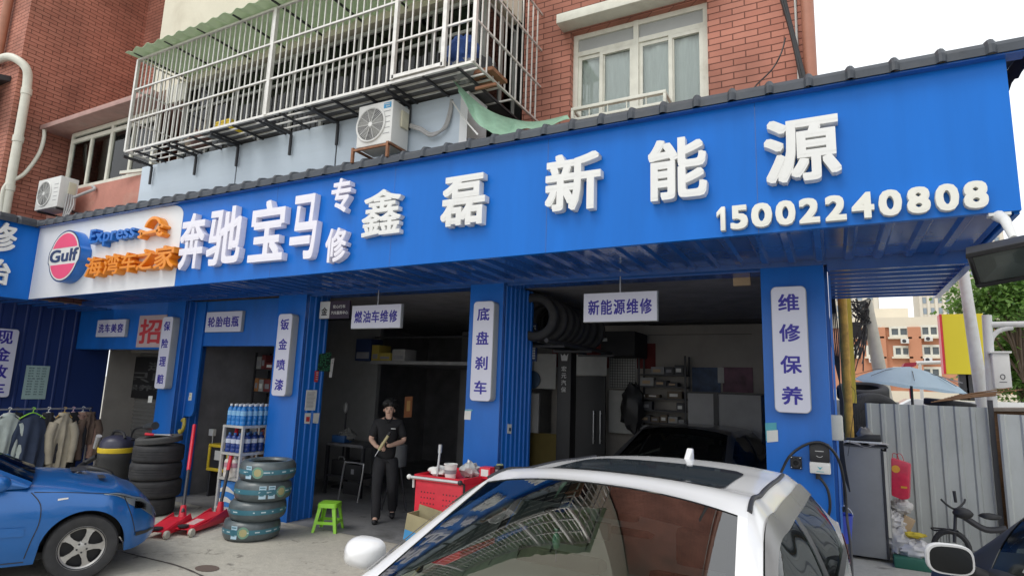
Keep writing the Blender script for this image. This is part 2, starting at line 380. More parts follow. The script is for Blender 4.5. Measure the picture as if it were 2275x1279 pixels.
# --- brick wall window
zt = PY(1420, 80, D).z
win = MB(); fy0, fy1 = 6.36, 6.42
def bars(mb, xs, zs, x0, x1, z0, z1, t, y0, y1):
    for x in xs: mb.box((x - t, y0, z0), (x + t, y1, z1))
    for z in zs: mb.box((x0, y0 + .002, z - t), (x1, y1 - .002, z + t))
mx = [PY(1338, 180, 6.38).x, PY(1414, 160, 6.38).x, PY(1492, 140, 6.38).x]
bars(win, [WX0 + .03, WX1 - .03], [WZ0 + .03, WZ1 - .03, zt], WX0, WX1, WZ0, WZ1, .03, fy0, fy1)
win.box((mx[1] - .03, fy0 - .006, WZ0), (mx[1] + .03, fy1, WZ1))
wf = win.build('window', M_FRAME, bld, label='four light white window in the red brick wall')
sash = MB()
for a, b, yy in ((WX0 + .06, mx[0] + .03, .01), (mx[0] - .03, mx[1] - .03, -.012), (mx[1] + .03, mx[2] + .03, .01), (mx[2] - .03, WX1 - .06, -.012)):
    for x in (a + .022, b - .022): sash.box((x - .022, fy0 + yy + .01, WZ0 + .06), (x + .022, fy1 + yy - .01, zt - .03))
    for z in (WZ0 + .085, zt - .055): sash.box((a + .044, fy0 + yy + .012, z - .022), (b - .044, fy1 + yy - .012, z + .022))
sash.build('sash', M_FRAME, wf)
p = MB(); p.box((WX0 + .05, 6.388, WZ0 + .05), (WX1 - .05, 6.392, zt - .03)); p.build('pane', M_GLASSW, wf)
p = MB(); p.box((WX0 + .05, 6.388, zt + .03), (WX1 - .05, 6.392, WZ1 - .05)); p.build('fanlight', mat('fanlight_grey', (.36, .37, .36), .35, var=.06), wf)
def wavy(x0, x1, z0, z1, y, amp=.03, per=.11, n=60):
    g = MB(); g.grid(lambda u, v: (x0 + (x1 - x0) * u, y + amp * math.sin(u * (x1 - x0) / per * 6.28) * (.6 + .4 * v) + .01 * math.sin(u * 37), z0 + (z1 - z0) * v), n, 4); return g
wavy(WX0 - .05, WX1 + .05, WZ0 - .05, WZ1 + .05, 6.45, .010, .16, 90).build('curtain', M_CURTAIN_SKY, wf, smooth=True)  # curtain fills the whole opening, its pale colour standing in for reflected sky
g = MB(); g.box((-2.76, 6.06, 6.30), (-.95, 6.279, 6.42)); g.build('lintel', M_FRAME, bld, bevel=.008)
hop = MB()
za = PY(1370, 222, 6.0).z; zb_ = za - .16; hx0, hx1 = PY(1270, 232, 6.0).x, PY(1480, 205, 6.0).x
hop.box((hx0, 5.98, za - .035), (hx1, 6.03, za)); hop.box((hx0, 5.98, zb_), (hx1, 6.03, zb_ + .03))
for x in (hx0, hx1 - .03): hop.box((x, 5.982, zb_ + .03), (x + .03, 6.028, za - .035)); hop.box((x, 6.03, za - .03), (x + .03, 6.3, za - .005))
for k in range(1, 5): hop.box((hx0 + (hx1 - hx0) * k / 5 - .006, 5.995, zb_ + .03), (hx0 + (hx1 - hx0) * k / 5 + .006, 6.01, za - .035))
hop.build('window_guard', M_FRAME, bld, bevel=.003)
# --- projecting bay with pink render
BY = 5.45
g = MB(); g.box((-12.74, BY, 4.2), (-9.45, BY + .2, 5.18)); g.box((-9.65, BY + .2, 4.2), (-9.45, 6.69, 5.18)); g.build('bay_wall', M_PINKST, bld, label='faded pink rendered wall under the bay window')
g = MB(); g.prism([(-12.74, 5.12, 6.33), (-9.35, 5.12, 6.33), (-9.35, 6.68, 6.36), (-12.74, 6.68, 6.36)], (0, 0, .09)); g.build('bay_slab', mat('slab_edge', (.42, .26, .23), .85, var=.15, dirt=.4, dirtcol=(.3, .28, .25)), bld, bevel=.01)
zt2 = PY(215, 297, BY).z; zbb = 5.19
bx = [PY(p_, 350, BY).x for p_ in (150, 192, 236, 283, 331)]
g = MB(); bars(g, [bx[0], bx[2], bx[4]], [zbb + .03, zt2, 6.29], bx[0] - .03, bx[4] + .03, zbb, 6.32, .035, BY + .03, BY + .10)
for x in (bx[1], bx[3]): g.box((x - .03, BY + .035, zbb + .06), (x + .03, BY + .095, zt2 - .03))
bw = g.build('window', M_FRAME, bld, label='weathered white window of the pink bay')
g = MB(); g.box((bx[0], BY + .06, zbb + .04), (bx[4], BY + .064, 6.3)); g.build('pane', M_GLASSW, bw)
wavy(bx[0], bx[3], zbb, 6.3, BY + .12, .015, .16, 80).build('curtain', mat('curtain_grey', (.62, .62, .58), .9, var=.2, stretch=(8, 8, .4)), bw, smooth=True)
g = MB()
a_ = Vector((bx[3] + .06, BY - .12, zbb + .02)); b_ = Vector((bx[4], BY - .03, zbb + .02))
for k, (z0, z1) in enumerate(((zbb + .02, zbb + .08), (zt2 - .5, zt2 - .45))): g.prism([a_, b_, b_ + Vector((0, .04, 0)), a_ + Vector((0, .04, 0))], (0, 0, .05)) if k == 0 else None
g.build('open_sash', M_FRAME, bld)
# --- far window of the wing
g = MB(); bars(g, [-15.9, -15.2, -14.4], [8.4, 9.6], -16, -14.3, 7.4, 9.9, .05, 4.60, 4.66); fw = g.build('window', M_FRAME, bld); p = MB(); p.box((-15.9, 4.63, 7.5), (-14.4, 4.634, 9.85)); p.build('pane', M_GLASSD, fw)

# ================================================================== pipes and cables on the walls
def pipe(name, pts, r, m_, label, cat='pipe', n=6, seg=12):
    g = MB(); g.tube(smooth_path(pts, n), r, seg); return tag(g.build(name, m_, smooth=True), label, cat)
q = PX(75, 165, -12.66)
dp = thing('drain_pipe', 'thick cream drainpipe bending round the brick corner', 'drainpipe', (q.x, q.y, 4.4))
g = MB(); g.tube(smooth_path([(-13.6, 4.55, 7.55), (-13.1, 4.56, 7.56), (-12.82, 4.6, 7.5), (-12.63, 4.72, 7.33), (-12.63, 4.78, 7.05), (-12.63, 4.79, 6.2), (-12.63, 4.79, 5.2), (-12.63, 4.79, 4.35)], 6), .072, 14); g.build('pipe', M_PIPE, dp, smooth=True)
for z in (6.9, 6.0, 5.1): g = MB(); g.lathe([(.074, -.06), (.084, -.055), (.084, .055), (.074, .06)], 16, Matrix.Translation((-12.63, 4.79, z))); g.build('collar', M_PIPE, dp, smooth=True)
pipe('hose', [PX(95, 282, -12.73), PX(98, 285, -12.66), PX(97, 310, -12.62), PX(85, 345, -12.6), PX(55, 385, -12.6), PX(28, 402, -12.6), PX(8, 420, -12.62), PX(2, 470, -12.62)], .032, M_PIPE, 'thin bent white hose running down the brick side wall', 'hose')
g = MB(); g.tube([(-13.45, 4.58, 7.5), (-13.38, 4.58, 12.5)], .07, 12); tag(g.build('brown_downpipe', M_BROWNPIPE, smooth=True), 'brown downpipe above the cream drainpipe bend', 'downpipe')
rp = thing('downpipe', 'brown downpipe on the outer edge of the brick wall', 'downpipe', (-.06, 6.2, 4.6))
g = MB(); g.tube([(-.055, 6.19, 4.6), (-.055, 6.19, 12.5)], .06, 14); g.build('pipe', mat('pipe_terracotta', (.40, .17, .11), .55, var=.1), rp, smooth=True)
for z in (6.0, 7.4, 8.8): g = MB(); g.box((-.125, 6.18, z - .015), (.015, 6.275, z + .015)); g.build('clamp', M_DKSTEEL, rp)
g = MB(); g.tube([(-.165, 6.26, 4.6), (-.165, 6.26, 12.5)], .012, 6); tag(g.build('conduit', M_PAPER), 'thin white conduit beside the brown edge downpipe', 'conduit')
g = MB()
A_, B_ = PY(1660, -330, 6.12), PY(1788, 178, 6.12)
for k in range(9):
    o1 = Vector((random.uniform(-.035, .035), random.uniform(-.03, .03), 0)); o2 = o1 * .6; sag = Vector((.02 * random.uniform(-1, 1), 0, .0))
    g.tube(smooth_path([A_ + o1, A_.lerp(B_, .3) + o2 + sag, A_.lerp(B_, .55) + o1 * 1.2, A_.lerp(B_, .8) + o2, B_ + o1], 5), .013, 6)
tag(g.build('cable_bundle', M_BLACK, smooth=True), 'thick black cable bundle hanging slanted on the brick wall', 'cables')
pipe('cable', [PY(1745, 85, 6.15), PY(1735, 120, 6.1), PY(1715, 155, 6.1), PY(1680, 190, 5.9), PY(1665, 215, 5.6)], .008, M_BLACK, 'single thin black wire looping off the cable bundle', 'wire', seg=6)
# dark awning of the wing
aw = thing('window_awning', 'dark metal window box with canopy on the wing front', 'awning', (-13.6, 4.5, 5.4))
g = MB(); g.prism([(-14.6, 4.1, 6.98), (-12.98, 4.1, 6.98), (-12.98, 4.66, 7.12), (-14.6, 4.66, 7.12)], (0, 0, .1)); g.build('canopy', M_DKSTEEL, aw)
g = MB(); bars(g, [-14.4, -13.8, -13.2], [5.6, 6.3, 6.9], -14.4, -13.2, 5.6, 6.95, .04, 4.45, 4.52); g.build('frame', M_DKSTEEL, aw)
g = MB(); g.box((-14.36, 4.48, 5.64), (-13.24, 4.484, 6.86)); g.build('pane', M_GLASSD, aw)

# ================================================================== caged balcony
CX0, CX1, CY0, CZ0, CZ1 = -9.03, -3.05, 4.715, 5.16, 6.62
cage = thing('balcony_cage', 'white steel security cage with thin bars around the balcony', 'security cage', (-6, 5.5, CZ0))
def bar(name, a, b, t, m_=M_STEEL):
    g = MB(); a = Vector(a); b = Vector(b); d = b - a
    ax = max(range(3), key=lambda i: abs(d[i])); lo = [min(a[i], b[i]) - (t if i != ax else 0) for i in range(3)]; hi = [max(a[i], b[i]) + (t if i != ax else 0) for i in range(3)]
    g.box(lo, hi); return g.build(name, m_, cage)
rails = [CZ0, 5.64, 6.13, CZ1]
posts = [PY(p_, 150, CY0).x for p_ in (602,)] + [CX1 - 1.02, CX1 - .36]
n_b = 58
for k in range(1, n_b):
    x = CX0 + (CX1 - CX0) * k / n_b
    if min(abs(x - p_) for p_ in posts) > .04: bar('bar', (x, CY0 + .02, CZ0), (x, CY0 + .02, CZ1), .007)
for x in posts[:1]: bar('post', (x, CY0, CZ0), (x, CY0, CZ1), .024)
for x in posts[1:]: bar('post', (x, CY0 - .012, CZ0 + .02), (x, CY0 - .012, CZ1), .022)
for x in (CX0, CX1): bar('corner_post', (x, CY0, CZ0), (x, CY0, CZ1), .02)
for z in rails: bar('rail', (CX0, CY0, z), (CX1, CY0, z), .015 if z in (CZ0, CZ1) else .011)
bar('door_rail', (posts[1], CY0 - .014, CZ0 + .05), (posts[2], CY0 - .014, CZ0 + .05), .02)
for x in (CX0, CX1):
    for z in rails: bar('side_rail', (x, CY0, z), (x, 6.27, z), .011)
    for k in range(1, 12): bar('side_bar', (x, CY0 + 1.56 * k / 12, CZ0), (x, CY0 + 1.56 * k / 12, CZ1), .007)
for k in range(14): bar('joist', (CX0 + .2 + k * .43, CY0, CZ0 - .012), (CX0 + .2 + k * .43, 6.27, CZ0 - .012), .012, M_DKSTEEL)
for y in (4.85, 4.98, 5.11, 5.3, 5.6): bar('floor_rail', (CX0, y, CZ0 + .012), (CX1, y, CZ0 + .012), .009)
for px_ in (345, 440, 530, 645, 747, 905):
    x = PY(px_, 300, 5.15).x
    bar('bracket', (x, CY0 + .02, CZ0 - .05), (x, 5.17, CZ0 - .045), .015, M_DKSTEEL); bar('bracket_leg', (x, 5.165, CZ0 - .34), (x, 5.165, CZ0 - .062), .014, M_DKSTEEL)
g = MB()
for (a, b) in ((-7.45, -6.9), (-6.75, -6.4), (-5.6, -3.3)): g.box((a, 4.76, CZ0 + .03), (b, 6.25, CZ0 + .036))
g.build('floor_board', mat('board_grey', (.12, .12, .125), .8, var=.3), cage)
# green sheet roof over the cage
g = MB(); gx = [CX0 - .2 + i * (CX1 - CX0 + .4) / 70 for i in range(71)]
g.grid(lambda u, v: (CX0 - .06 + (CX1 - CX0 + .14) * u, 4.54 + .94 * v + .03 * noise.noise((u * 30, v, 0)), 6.66 + .05 * v + .02 * math.sin(u * 160) + .02 * noise.noise((u * 9, v * 3, 1))), 150, 6)
gs = g.build('sheet_roof', M_GREENSH, cage, solid=.004, label='pale green corrugated sheet roof of the cage')
for k in range(9):
    x = CX0 + .1 + k * .73; bar('roof_strut', (x, 4.58, 6.64), (x, 5.44, 6.64), .011, M_DKSTEEL)
# balcony sliding windows behind the bars
bwn = thing('balcony_window', 'long row of sliding windows behind the caged balcony bars', 'window', (-6.2, 5.5, 5.2))
g = MB(); n_ = 9; xs_ = [-8.93 + 5.4 * k / n_ for k in range(n_ + 1)]
bars(g, xs_, [5.22, 6.48], -8.95, -3.5, 5.2, 6.5, .025, 5.46, 5.52); bars(g, xs_, [6.1], -8.9, -3.5, 5.25, 6.45, .02, 5.464, 5.516); M_FRG = mat('frame_grey', (.27, .27, .25), .5, var=.2); g.build('frame', M_FRG, bwn)
g = MB()
for y_ in (5.52, 5.9, 6.24): g.box((-3.46, y_, 5.2), (-3.42, y_ + .05, 6.5))
for z_ in (5.2, 6.46): g.box((-3.455, 5.57, z_), (-3.425, 6.24, z_ + .04))
g.build('side_frame', M_FRG, bwn); g = MB(); g.box((-3.442, 5.57, 5.24), (-3.438, 6.24, 6.46)); g.build('side_pane', M_GLASSD, bwn)
for k in range(n_):
    g = MB(); g.box((xs_[k] + .03, 5.488, 5.25), (xs_[k + 1] - .03, 5.492, 6.45)); g.build('pane', M_GLASSD if k % 3 else M_GLASSW, bwn)
for k in (0, 1, 3, 5, 7, 8): wavy(xs_[k] + .05, xs_[k + 1] - .2 * (k % 2), 5.2, 5.85 if k % 2 else 6.45, 5.66, .02, .14, 30).build('curtain', mat('curtain_blue', (.42, .48, .50), .9, var=.15, stretch=(6, 6, .4)), bwn, smooth=True)
tag(MB().box((-9.35, 5.36, 6.25), (-8.85, 5.40, 6.55)).build('shutter_board', M_FRAME), 'white slatted board at the dark end of the balcony', 'board')
# things on the balcony
yb = thing('yellow_crate', 'small yellow plastic crate on the caged balcony floor', 'crate', (-6.9, 5.0, 5.2))
g = MB(); cx_ = PY(507, 262, 4.95).x
g.box((cx_ - .16, 4.88, 5.2), (cx_ + .16, 5.1, 5.215))
for a, b in (((cx_ - .16, 4.88, 5.215), (cx_ + .16, 4.895, 5.36)), ((cx_ - .16, 5.085, 5.215), (cx_ + .16, 5.1, 5.36)), ((cx_ - .16, 4.895, 5.215), (cx_ - .145, 5.085, 5.36)), ((cx_ + .145, 4.895, 5.215), (cx_ + .16, 5.085, 5.36))): g.box(a, b)
g.build('crate_body', M_YELLOW, yb); g = MB()
for k in range(5): g.box((cx_ - .15 + k * .07, 4.874, 5.24), (cx_ - .13 + k * .07, 4.88, 5.33))
g.box((cx_ - .17, 4.873, 5.34), (cx_ + .17, 4.88, 5.365)); g.build('rim', M_YELLOW, yb)
c = PY(1025, 105, 4.95); g = MB(); g.ball((c.x, 4.98, 5.47), .17, 20, 14, (1.1, 1, 1.1), .35); tag(g.build('fabric_bundle', mat('cloth_blue', (.02, .06, .22), .8, var=.3, bump=.3, bscale=15), smooth=True), 'dark blue cloth bundle in the corner of the cage', 'bundle')
g = MB(); g.ball((c.x + .02, 5.0, 5.28), .15, 16, 10, (1.1, 1, .75), .4); tag(g.build('plastic_bag', mat('bag_grey', (.25, .25, .25), .35, var=.3), smooth=True), 'grey plastic bag under the blue cloth bundle', 'bag')
c = PY(983, 100, 5.3); g = MB(); g.box((c.x - .05, 5.30, c.z - .09), (c.x + .05, 5.305, c.z + .10)); tag(g.build('paper_sheet', M_PAPER), 'white paper sheet hanging behind the cage door', 'paper')
for i, (px_, py_, s_) in enumerate(((440, 290, .14), (590, 245, .13), (420, 300, .1), (565, 250, .12))):
    c = PY(px_, py_, 5.1); g = MB(); g.ball((c.x, 5.15, 5.2 + s_), s_, 12, 9, (1, 1, 1), .4)
    tag(g.build('storage_bag', mat('bag_%s' % 'abcd'[i], [(.12, .06, .05), (.05, .05, .06), (.25, .2, .15), (.1, .1, .1)][i], .7, var=.3), smooth=True), ['reddish bag on the balcony floor near its dark end', 'black bag beside the yellow crate on the balcony', 'tan bag at the far end of the balcony floor', 'dark grey bag between crate and balcony post'][i], 'bag')
c = PX(1092, 105, CX1); ac = thing('scrap_pile', 'rusty scrap and dark bag at the balcony cage corner', 'scrap', (c.x, c.y, 5.1))
g = MB(); g.box((-3.3, 4.98, 5.2), (-2.98, 5.3, 5.24)); g.box((-3.2, 5.0, 5.03), (-2.95, 5.03, 5.06)); g.build('tray', M_RUST, ac); g = MB(); g.ball((-3.17, 5.12, 5.32), .13, 14, 9, (1, 1, .9), .5); g.build('bag', M_BLACK, ac, smooth=True)

# ================================================================== pale blue panel wall below the cage
pw = thing('panel_wall', 'pale blue insulated panel wall under the caged balcony', 'panel wall', (-6.4, 5.25, 4.3))
sx = [-9.44] + [PY(p_, 330, 5.2).x for p_ in (530, 747)] + [-3.42]
for k in range(3): g = MB(); g.box((sx[k] + .012, 5.2, 4.3), (sx[k + 1] - .012, 5.28, 5.15)); g.build('panel', M_PANEL, pw, bevel=.004)
g = MB()
for x in sx[1:3]: g.box((x - .012, 5.21, 4.3), (x + .012, 5.27, 5.15))
g.build('joint', M_DKSTEEL, pw)
g = MB(); g.box((-3.5, 5.192, 4.3), (-3.40, 5.2, 5.15)); g.box((-3.42, 5.2, 4.3), (-3.40, 5.6, 5.15)); g.build('edge_flashing', M_SIGNWHITE, pw)
# green tarp
g = MB()
top = [PY(1008, 176, 5.0), PY(1020, 190, 5.02), PY(1075, 238, 5.2), PY(1130, 262, 5.45), PY(1190, 270, 5.7), PY(1262, 255, 5.9)]
bot = [PY(1015, 192, 4.98), PY(1050, 255, 5.0), PY(1095, 302, 5.02), PY(1145, 296, 5.1), PY(1195, 283, 5.2), PY(1265, 270, 5.3)]
top, bot = smooth_path(top, 8), smooth_path(bot, 8); n_ = len(top) - 1
def tarp(u, v):
    i = min(int(u * n_ + .5), n_); p_ = top[i].lerp(bot[i], v); return p_ + Vector((0, -.035 * math.sin(u * 38 + v * 4) * math.sin(v * 3.1), .03 * math.sin(u * 21) * v))
g.grid(tarp, n_, 12); tag(g.build('green_tarp', M_TARP, smooth=True, solid=.003), 'crumpled green tarpaulin drooping from the cage onto the roof', 'tarpaulin')
# ================================================================== shop canopy
FX0, FX1, FXM = -11.62, 1.15, -7.78
def zb(x): return 3.10 + (x - FX0) / (FX1 - FX0) * .115
ZT = 4.34
can = thing('shop_canopy', 'long blue sign canopy over the garage bays with grey sheet roof', 'canopy', (-5.2, 5.5, 3.2))
g = MB(); g.prism([(FX0, YF, zb(FX0)), (FX1, YF, zb(FX1)), (FX1, YF, ZT), (FX0, YF, ZT)], (0, .05, 0)); g.build('fascia_panel', M_BLUE, can)
r_ = .16; wt = 4.285
out = [(FX0 + .004, zb(FX0) + .002), (FXM, zb(FXM) + .002)] + [(FXM - r_ * 1.6 + r_ * 1.6 * math.cos(a), wt - r_ + r_ * math.sin(a)) for a in [i * math.pi / 2 / 8 for i in range(9)]] + [(FX0 + .004, wt + .05)]
g = MB(); g.prism([(x, YF - .006, z) for x, z in out], (0, .005, 0)); g.build('white_panel', M_SIGNWHITE, can)
# fascia of the wing (faces across the yard)
g = MB(); g.box((FX0 - .05, 2.3, 3.09), (FX0, YF, ZT)); g.build('side_fascia', M_BLUE, can)
def corr_path(xs, path, axis='x', pitch=.28, h=.026):
    # ribbed sheet: cross-section `path` [(across, z)] swept along xs with trapezoid ribs standing off its surface
    mb = MB(); st = []; t = xs[0]
    while t < xs[1]:
        for du, hh in ((0, 0), (.34, 0), (.40, .8), (.46, 1), (.52, .8), (.58, 0)):
            if t + du * pitch < xs[1]: st.append((t + du * pitch, hh * h))
        t += pitch
    st.append((xs[1], 0)); nrm = []
    for i in range(len(path)):
        a = path[max(i - 1, 0)]; b = path[min(i + 1, len(path) - 1)]; d_ = Vector((b[0] - a[0], b[1] - a[1])).normalized(); nrm.append(Vector((-d_.y, d_.x)))
    vs = []; m_ = len(path)
    for x, hh in st:
        for (y, z), nv in zip(path, nrm):
            yy, zz = y + nv.x * hh, z + nv.y * hh
            vs.append((x, yy, zz) if axis == 'x' else (yy, x, zz))
    return mb.add(vs, [(i * m_ + j, (i + 1) * m_ + j, (i + 1) * m_ + j + 1, i * m_ + j + 1) for i in range(len(st) - 1) for j in range(m_ - 1)])
corr_path((FX0 - .05, FX1 + .16), [(4.83, 4.30), (4.833, 4.36), (4.855, 4.395), (4.93, 4.42), (5.6, 4.52), (6.275, 4.62)]).build('roof_sheet', M_ROOF, can, solid=.004)
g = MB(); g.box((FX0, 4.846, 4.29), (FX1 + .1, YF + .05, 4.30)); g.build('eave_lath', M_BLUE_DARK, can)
lp = [(-v, z) for v, z in ((11.52 + .0, 4.285), (11.525, 4.36), (11.55, 4.405), (11.62, 4.43), (12.7, 4.55))]
corr_path((2.2, 4.86), lp[::1], axis='y').build('side_roof_sheet', M_ROOF, can, solid=.004)
# gable end of the roof
g = MB()
gp = [(4.84, 4.27), (4.84, 4.42), (5.6, 4.52), (6.6, 4.66), (8.3, 4.9)]
lo = []
for i in range(41):
    y = 4.84 + 3.46 * i / 40; top_ = 4.41 + (y - 4.84) * .14
    lo.append((y, top_, top_ - .13 - .025 * (i % 3 == 0) - .02 * random.random()))
for (y0, a0, b0), (y1, a1, b1) in zip(lo, lo[1:]): g.quad((FX1 + .165, y0, b0), (FX1 + .165, y1, b1), (FX1 + .165, y1, a1), (FX1 + .165, y0, a0))
g.build('gable_flashing', M_ROOF, can, solid=.004)
g = MB(); g.box((FX1 - .03, YF + .05, 3.20), (FX1, 8.3, 4.3)); g.build('end_panel', M_BLUE, can)
g = MB(); g.quad((0, 6.28, 4.62), (FX1 + .15, 6.28, 4.62), (FX1 + .15, 8.35, 4.9), (0, 8.35, 4.9)); g.build('rear_roof_sheet', M_ROOF, can, solid=.006)
# soffits
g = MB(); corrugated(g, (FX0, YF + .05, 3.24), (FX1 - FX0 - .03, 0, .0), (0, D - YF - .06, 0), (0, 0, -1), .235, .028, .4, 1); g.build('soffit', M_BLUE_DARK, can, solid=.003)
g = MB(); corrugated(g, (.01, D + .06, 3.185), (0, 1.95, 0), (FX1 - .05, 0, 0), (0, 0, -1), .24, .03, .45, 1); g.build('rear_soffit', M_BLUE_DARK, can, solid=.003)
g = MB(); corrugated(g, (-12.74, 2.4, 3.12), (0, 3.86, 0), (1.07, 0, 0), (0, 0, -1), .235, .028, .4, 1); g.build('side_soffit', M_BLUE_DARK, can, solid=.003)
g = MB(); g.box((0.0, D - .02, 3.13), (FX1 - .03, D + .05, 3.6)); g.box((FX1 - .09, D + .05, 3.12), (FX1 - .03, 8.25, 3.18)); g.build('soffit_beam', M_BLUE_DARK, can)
g = MB(); corrugated(g, (.5, YF + .048, 3.1955), (0, 0, .0015), (1, 0, 0), (0, 0, 1)) if False else None
for x in [FXM + 1.83 * k for k in range(1, 5)]:
    g = MB(); g.box((x - .0025, YF - .0015, zb(x) + .004), (x + .0025, YF - .0003, ZT)); g.build('panel_joint', M_BLUE_DARK, can)
# --- channel letters
def letter(ch, xl, xr, yt, yb, m_, dep=.075, bold=.016, off=.012, parent=can):
    xc = (xl + xr) / 2; ym = (yt + yb) / 2; Yp = YF - dep
    a = PY(xl, ym, Yp).x; b = PY(xr, ym, Yp).x; z1 = PY(xc, yt, Yp).z; z0 = PY(xc, yb, Yp).z
    g = MB(); text(g, ch, (a, YF - .003, z0), XA, ZA, b - a, z1 - z0, dep, bold, off); return g.build('letter', m_, parent)
for ch, *q in (('奔', 400, 453, 474, 597), ('驰', 462, 536, 460, 588), ('宝', 556, 632, 445, 580), ('马', 646, 704, 432, 576), ('专', 736, 779, 396, 472), ('修', 723, 769, 506, 582)):
    letter(ch, *q, M_LETTER_B, .085)
letter('鑫', 805, 891, 421, 523, M_LETTER, .07, .010, .009)
for ch, *q in (('磊', 980, 1078, 389, 501), ('新', 1211, 1335, 339, 468), ('能', 1439, 1571, 305, 442), ('源', 1696, 1869, 258, 403)):
    letter(ch, *q, M_LETTER, .085, .019)
xs0, xs1 = 1590, 2197; digits = '15002240808'
px_d = [(1592, 1612), (1622, 1662), (1668, 1716), (1722, 1768), (1774, 1822), (1832, 1881), (1891, 1943), (1951, 2005), (2014, 2068), (2077, 2132), (2140, 2197)]
for ch, (a, b) in zip(digits, px_d):
    xc = (a + b) / 2; yc = 486 - (xc - 1602) * (486 - 432) / (2168 - 1602); hh = 53 + (xc - 1602) * 9 / 566
    if ch == '1':
        A_, B_ = PY(a, yc, YF - .055).x, PY(b, yc, YF - .055).x; z0, z1 = PY(xc, yc + hh / 2, YF - .055).z, PY(xc, yc - hh / 2, YF - .055).z; W_, H_ = B_ - A_, z1 - z0
        g = MB(); g.prism([(A_ + W_ * u, YF - .058, z0 + H_ * v) for u, v in ((.42, 0), (.95, 0), (.95, 1), (.55, 1), (.0, .78), (.0, .58), (.42, .72))], (0, .055, 0)); g.build('letter', M_CREAM_LET, can, bevel=.003)
    else: letter(ch, a, b, yc - hh / 2, yc + hh / 2, M_CREAM_LET, .055, .028, .02)
# --- white panel: oval badge, blue word, orange words and spanner
bc = PY(150, 572, YF - .1); Yb = YF - .11
rx = (PY(183, 572, Yb).x - PY(117, 572, Yb).x) / 2; rz = (PY(150, 514, Yb).z - PY(150, 626, Yb).z) / 2
cx_, cz_ = PY(150, 572, Yb).x, PY(150, 570, Yb).z
def badge(rx, rz, y0, y1, zlo=-1, zhi=1, n=56):
    ps = []
    for i in range(n):
        a = 2 * math.pi * i / n; z = math.sin(a); x = math.cos(a)
        f = 1.0 + (.07 if abs(z) < .30 else 0)
        ps.append((cx_ + rx * x * f, y0, cz_ + rz * z))
    return MB().prism(ps, (0, y1 - y0, 0))
lb = badge(rx * 1.0, rz * 1.0, YF - .16, YF - .008).build('oval_badge', M_LOGOBLUE, can, label='raised oval badge with red caps and dark lettering')
badge(rx * .99, rz * .99, YF - .162, YF - .1605).build('badge_outline', M_NAVY, lb)
badge(rx * .93, rz * .94, YF - .1645, YF - .1625).build('badge_face', M_PAPER, lb)
for sgn in (1, -1):
    ps = []
    for i in range(25):
        a = math.pi * (.12 + .76 * i / 24); ps.append((cx_ + rx * .87 * math.cos(a), YF - .167, cz_ + sgn * rz * .88 * math.sin(a)))
    MB().prism(ps, (0, .002, 0)).build('badge_cap', M_PINKRED, lb)
g = MB(); text(g, 'Gulf', (cx_ - rx * .93, YF - .166, cz_ - rz * .23), XA, ZA, rx * 1.86, rz * .5, .004, .02, .012); g.build('badge_lettering', M_NAVY, lb)
def lineword(s, x0, y0, x1, y1, hpx, m_, dep, bold, name):
    Yp = YF - dep; a = PY(x0, y0, Yp); b = PY(x1, y1, Yp); z = (a.z + b.z) / 2; hz = PY(x0, y0 - hpx / 2, Yp).z - PY(x0, y0 + hpx / 2, Yp).z
    g = MB(); text(g, s, (a.x, YF - .008, z - hz / 2), XA, ZA, b.x - a.x, hz, dep, bold, .008); return g.build(name, m_, can)
lineword('Express', 199, 531, 300, 516, 40, M_LOGOBLUE, .10, .012, 'word')
for ch, a, b, y0, y1 in (('海', 189, 226, 570, 614), ('湾', 230, 264, 564, 609), ('车', 267, 302, 560, 604), ('之', 304, 338, 553, 599), ('家', 343, 387, 545, 597)):
    letter(ch, a, b, y0, y1, M_ORANGE, .13, .014, .010)
sp = MB(); Yp = YF - .12
e0, e1 = PY(310, 520, Yp), PY(355, 511, Yp); d_ = (e1 - e0)
def arc(c, r0, r1, a0, a1, n=16): return [(c.x + r1 * math.cos(a0 + (a1 - a0) * i / n), YF - .12, c.z + r1 * math.sin(a0 + (a1 - a0) * i / n)) for i in range(n + 1)] + [(c.x + r0 * math.cos(a1 - (a1 - a0) * i / n), YF - .12, c.z + r0 * math.sin(a1 - (a1 - a0) * i / n)) for i in range(n + 1)]
ext = (0, .112, 0); u_ = d_.normalized(); v_ = Vector((-u_.z, 0, u_.x))
sp.prism([tuple(e0 + v_ * .022), tuple(e0 - v_ * .022), tuple(e1 - v_ * .022), tuple(e1 + v_ * .022)], ext)
for c_, r_o, ang in ((e0, .065, math.pi), (e1, .09, 0)):
    sp.prism(arc(c_, r_o * .45, r_o, ang + .6, ang + 2 * math.pi - .6), ext)
cc = PY(337, 512, Yp); sp.prism(arc(cc, .16, .205, .25, math.pi - .35, 20), ext)
sp.build('spanner_emblem', M_ORANGE, can, bevel=.004)
# wing fascia letters, seen cut by the frame edge
for ch, y0, y1, px0, px1 in (('修', 492, 560, -30, 39), ('治', 575, 632, -36, 24)):
    a, b = PX(px0, (y0 + y1) / 2, FX0 + .07), PX(px1, (y0 + y1) / 2, FX0 + .07); xm = (px0 + px1) / 2
    z1 = PX(max(xm, 2), y0, FX0 + .07).z; z0 = PX(max(xm, 2), y1, FX0 + .07).z
    g = MB(); text(g, ch, (FX0 + .002, a.y, z0), (0, 1, 0), ZA, b.y - a.y, z1 - z0, .07, .016); g.build('letter', M_LETTER, can)

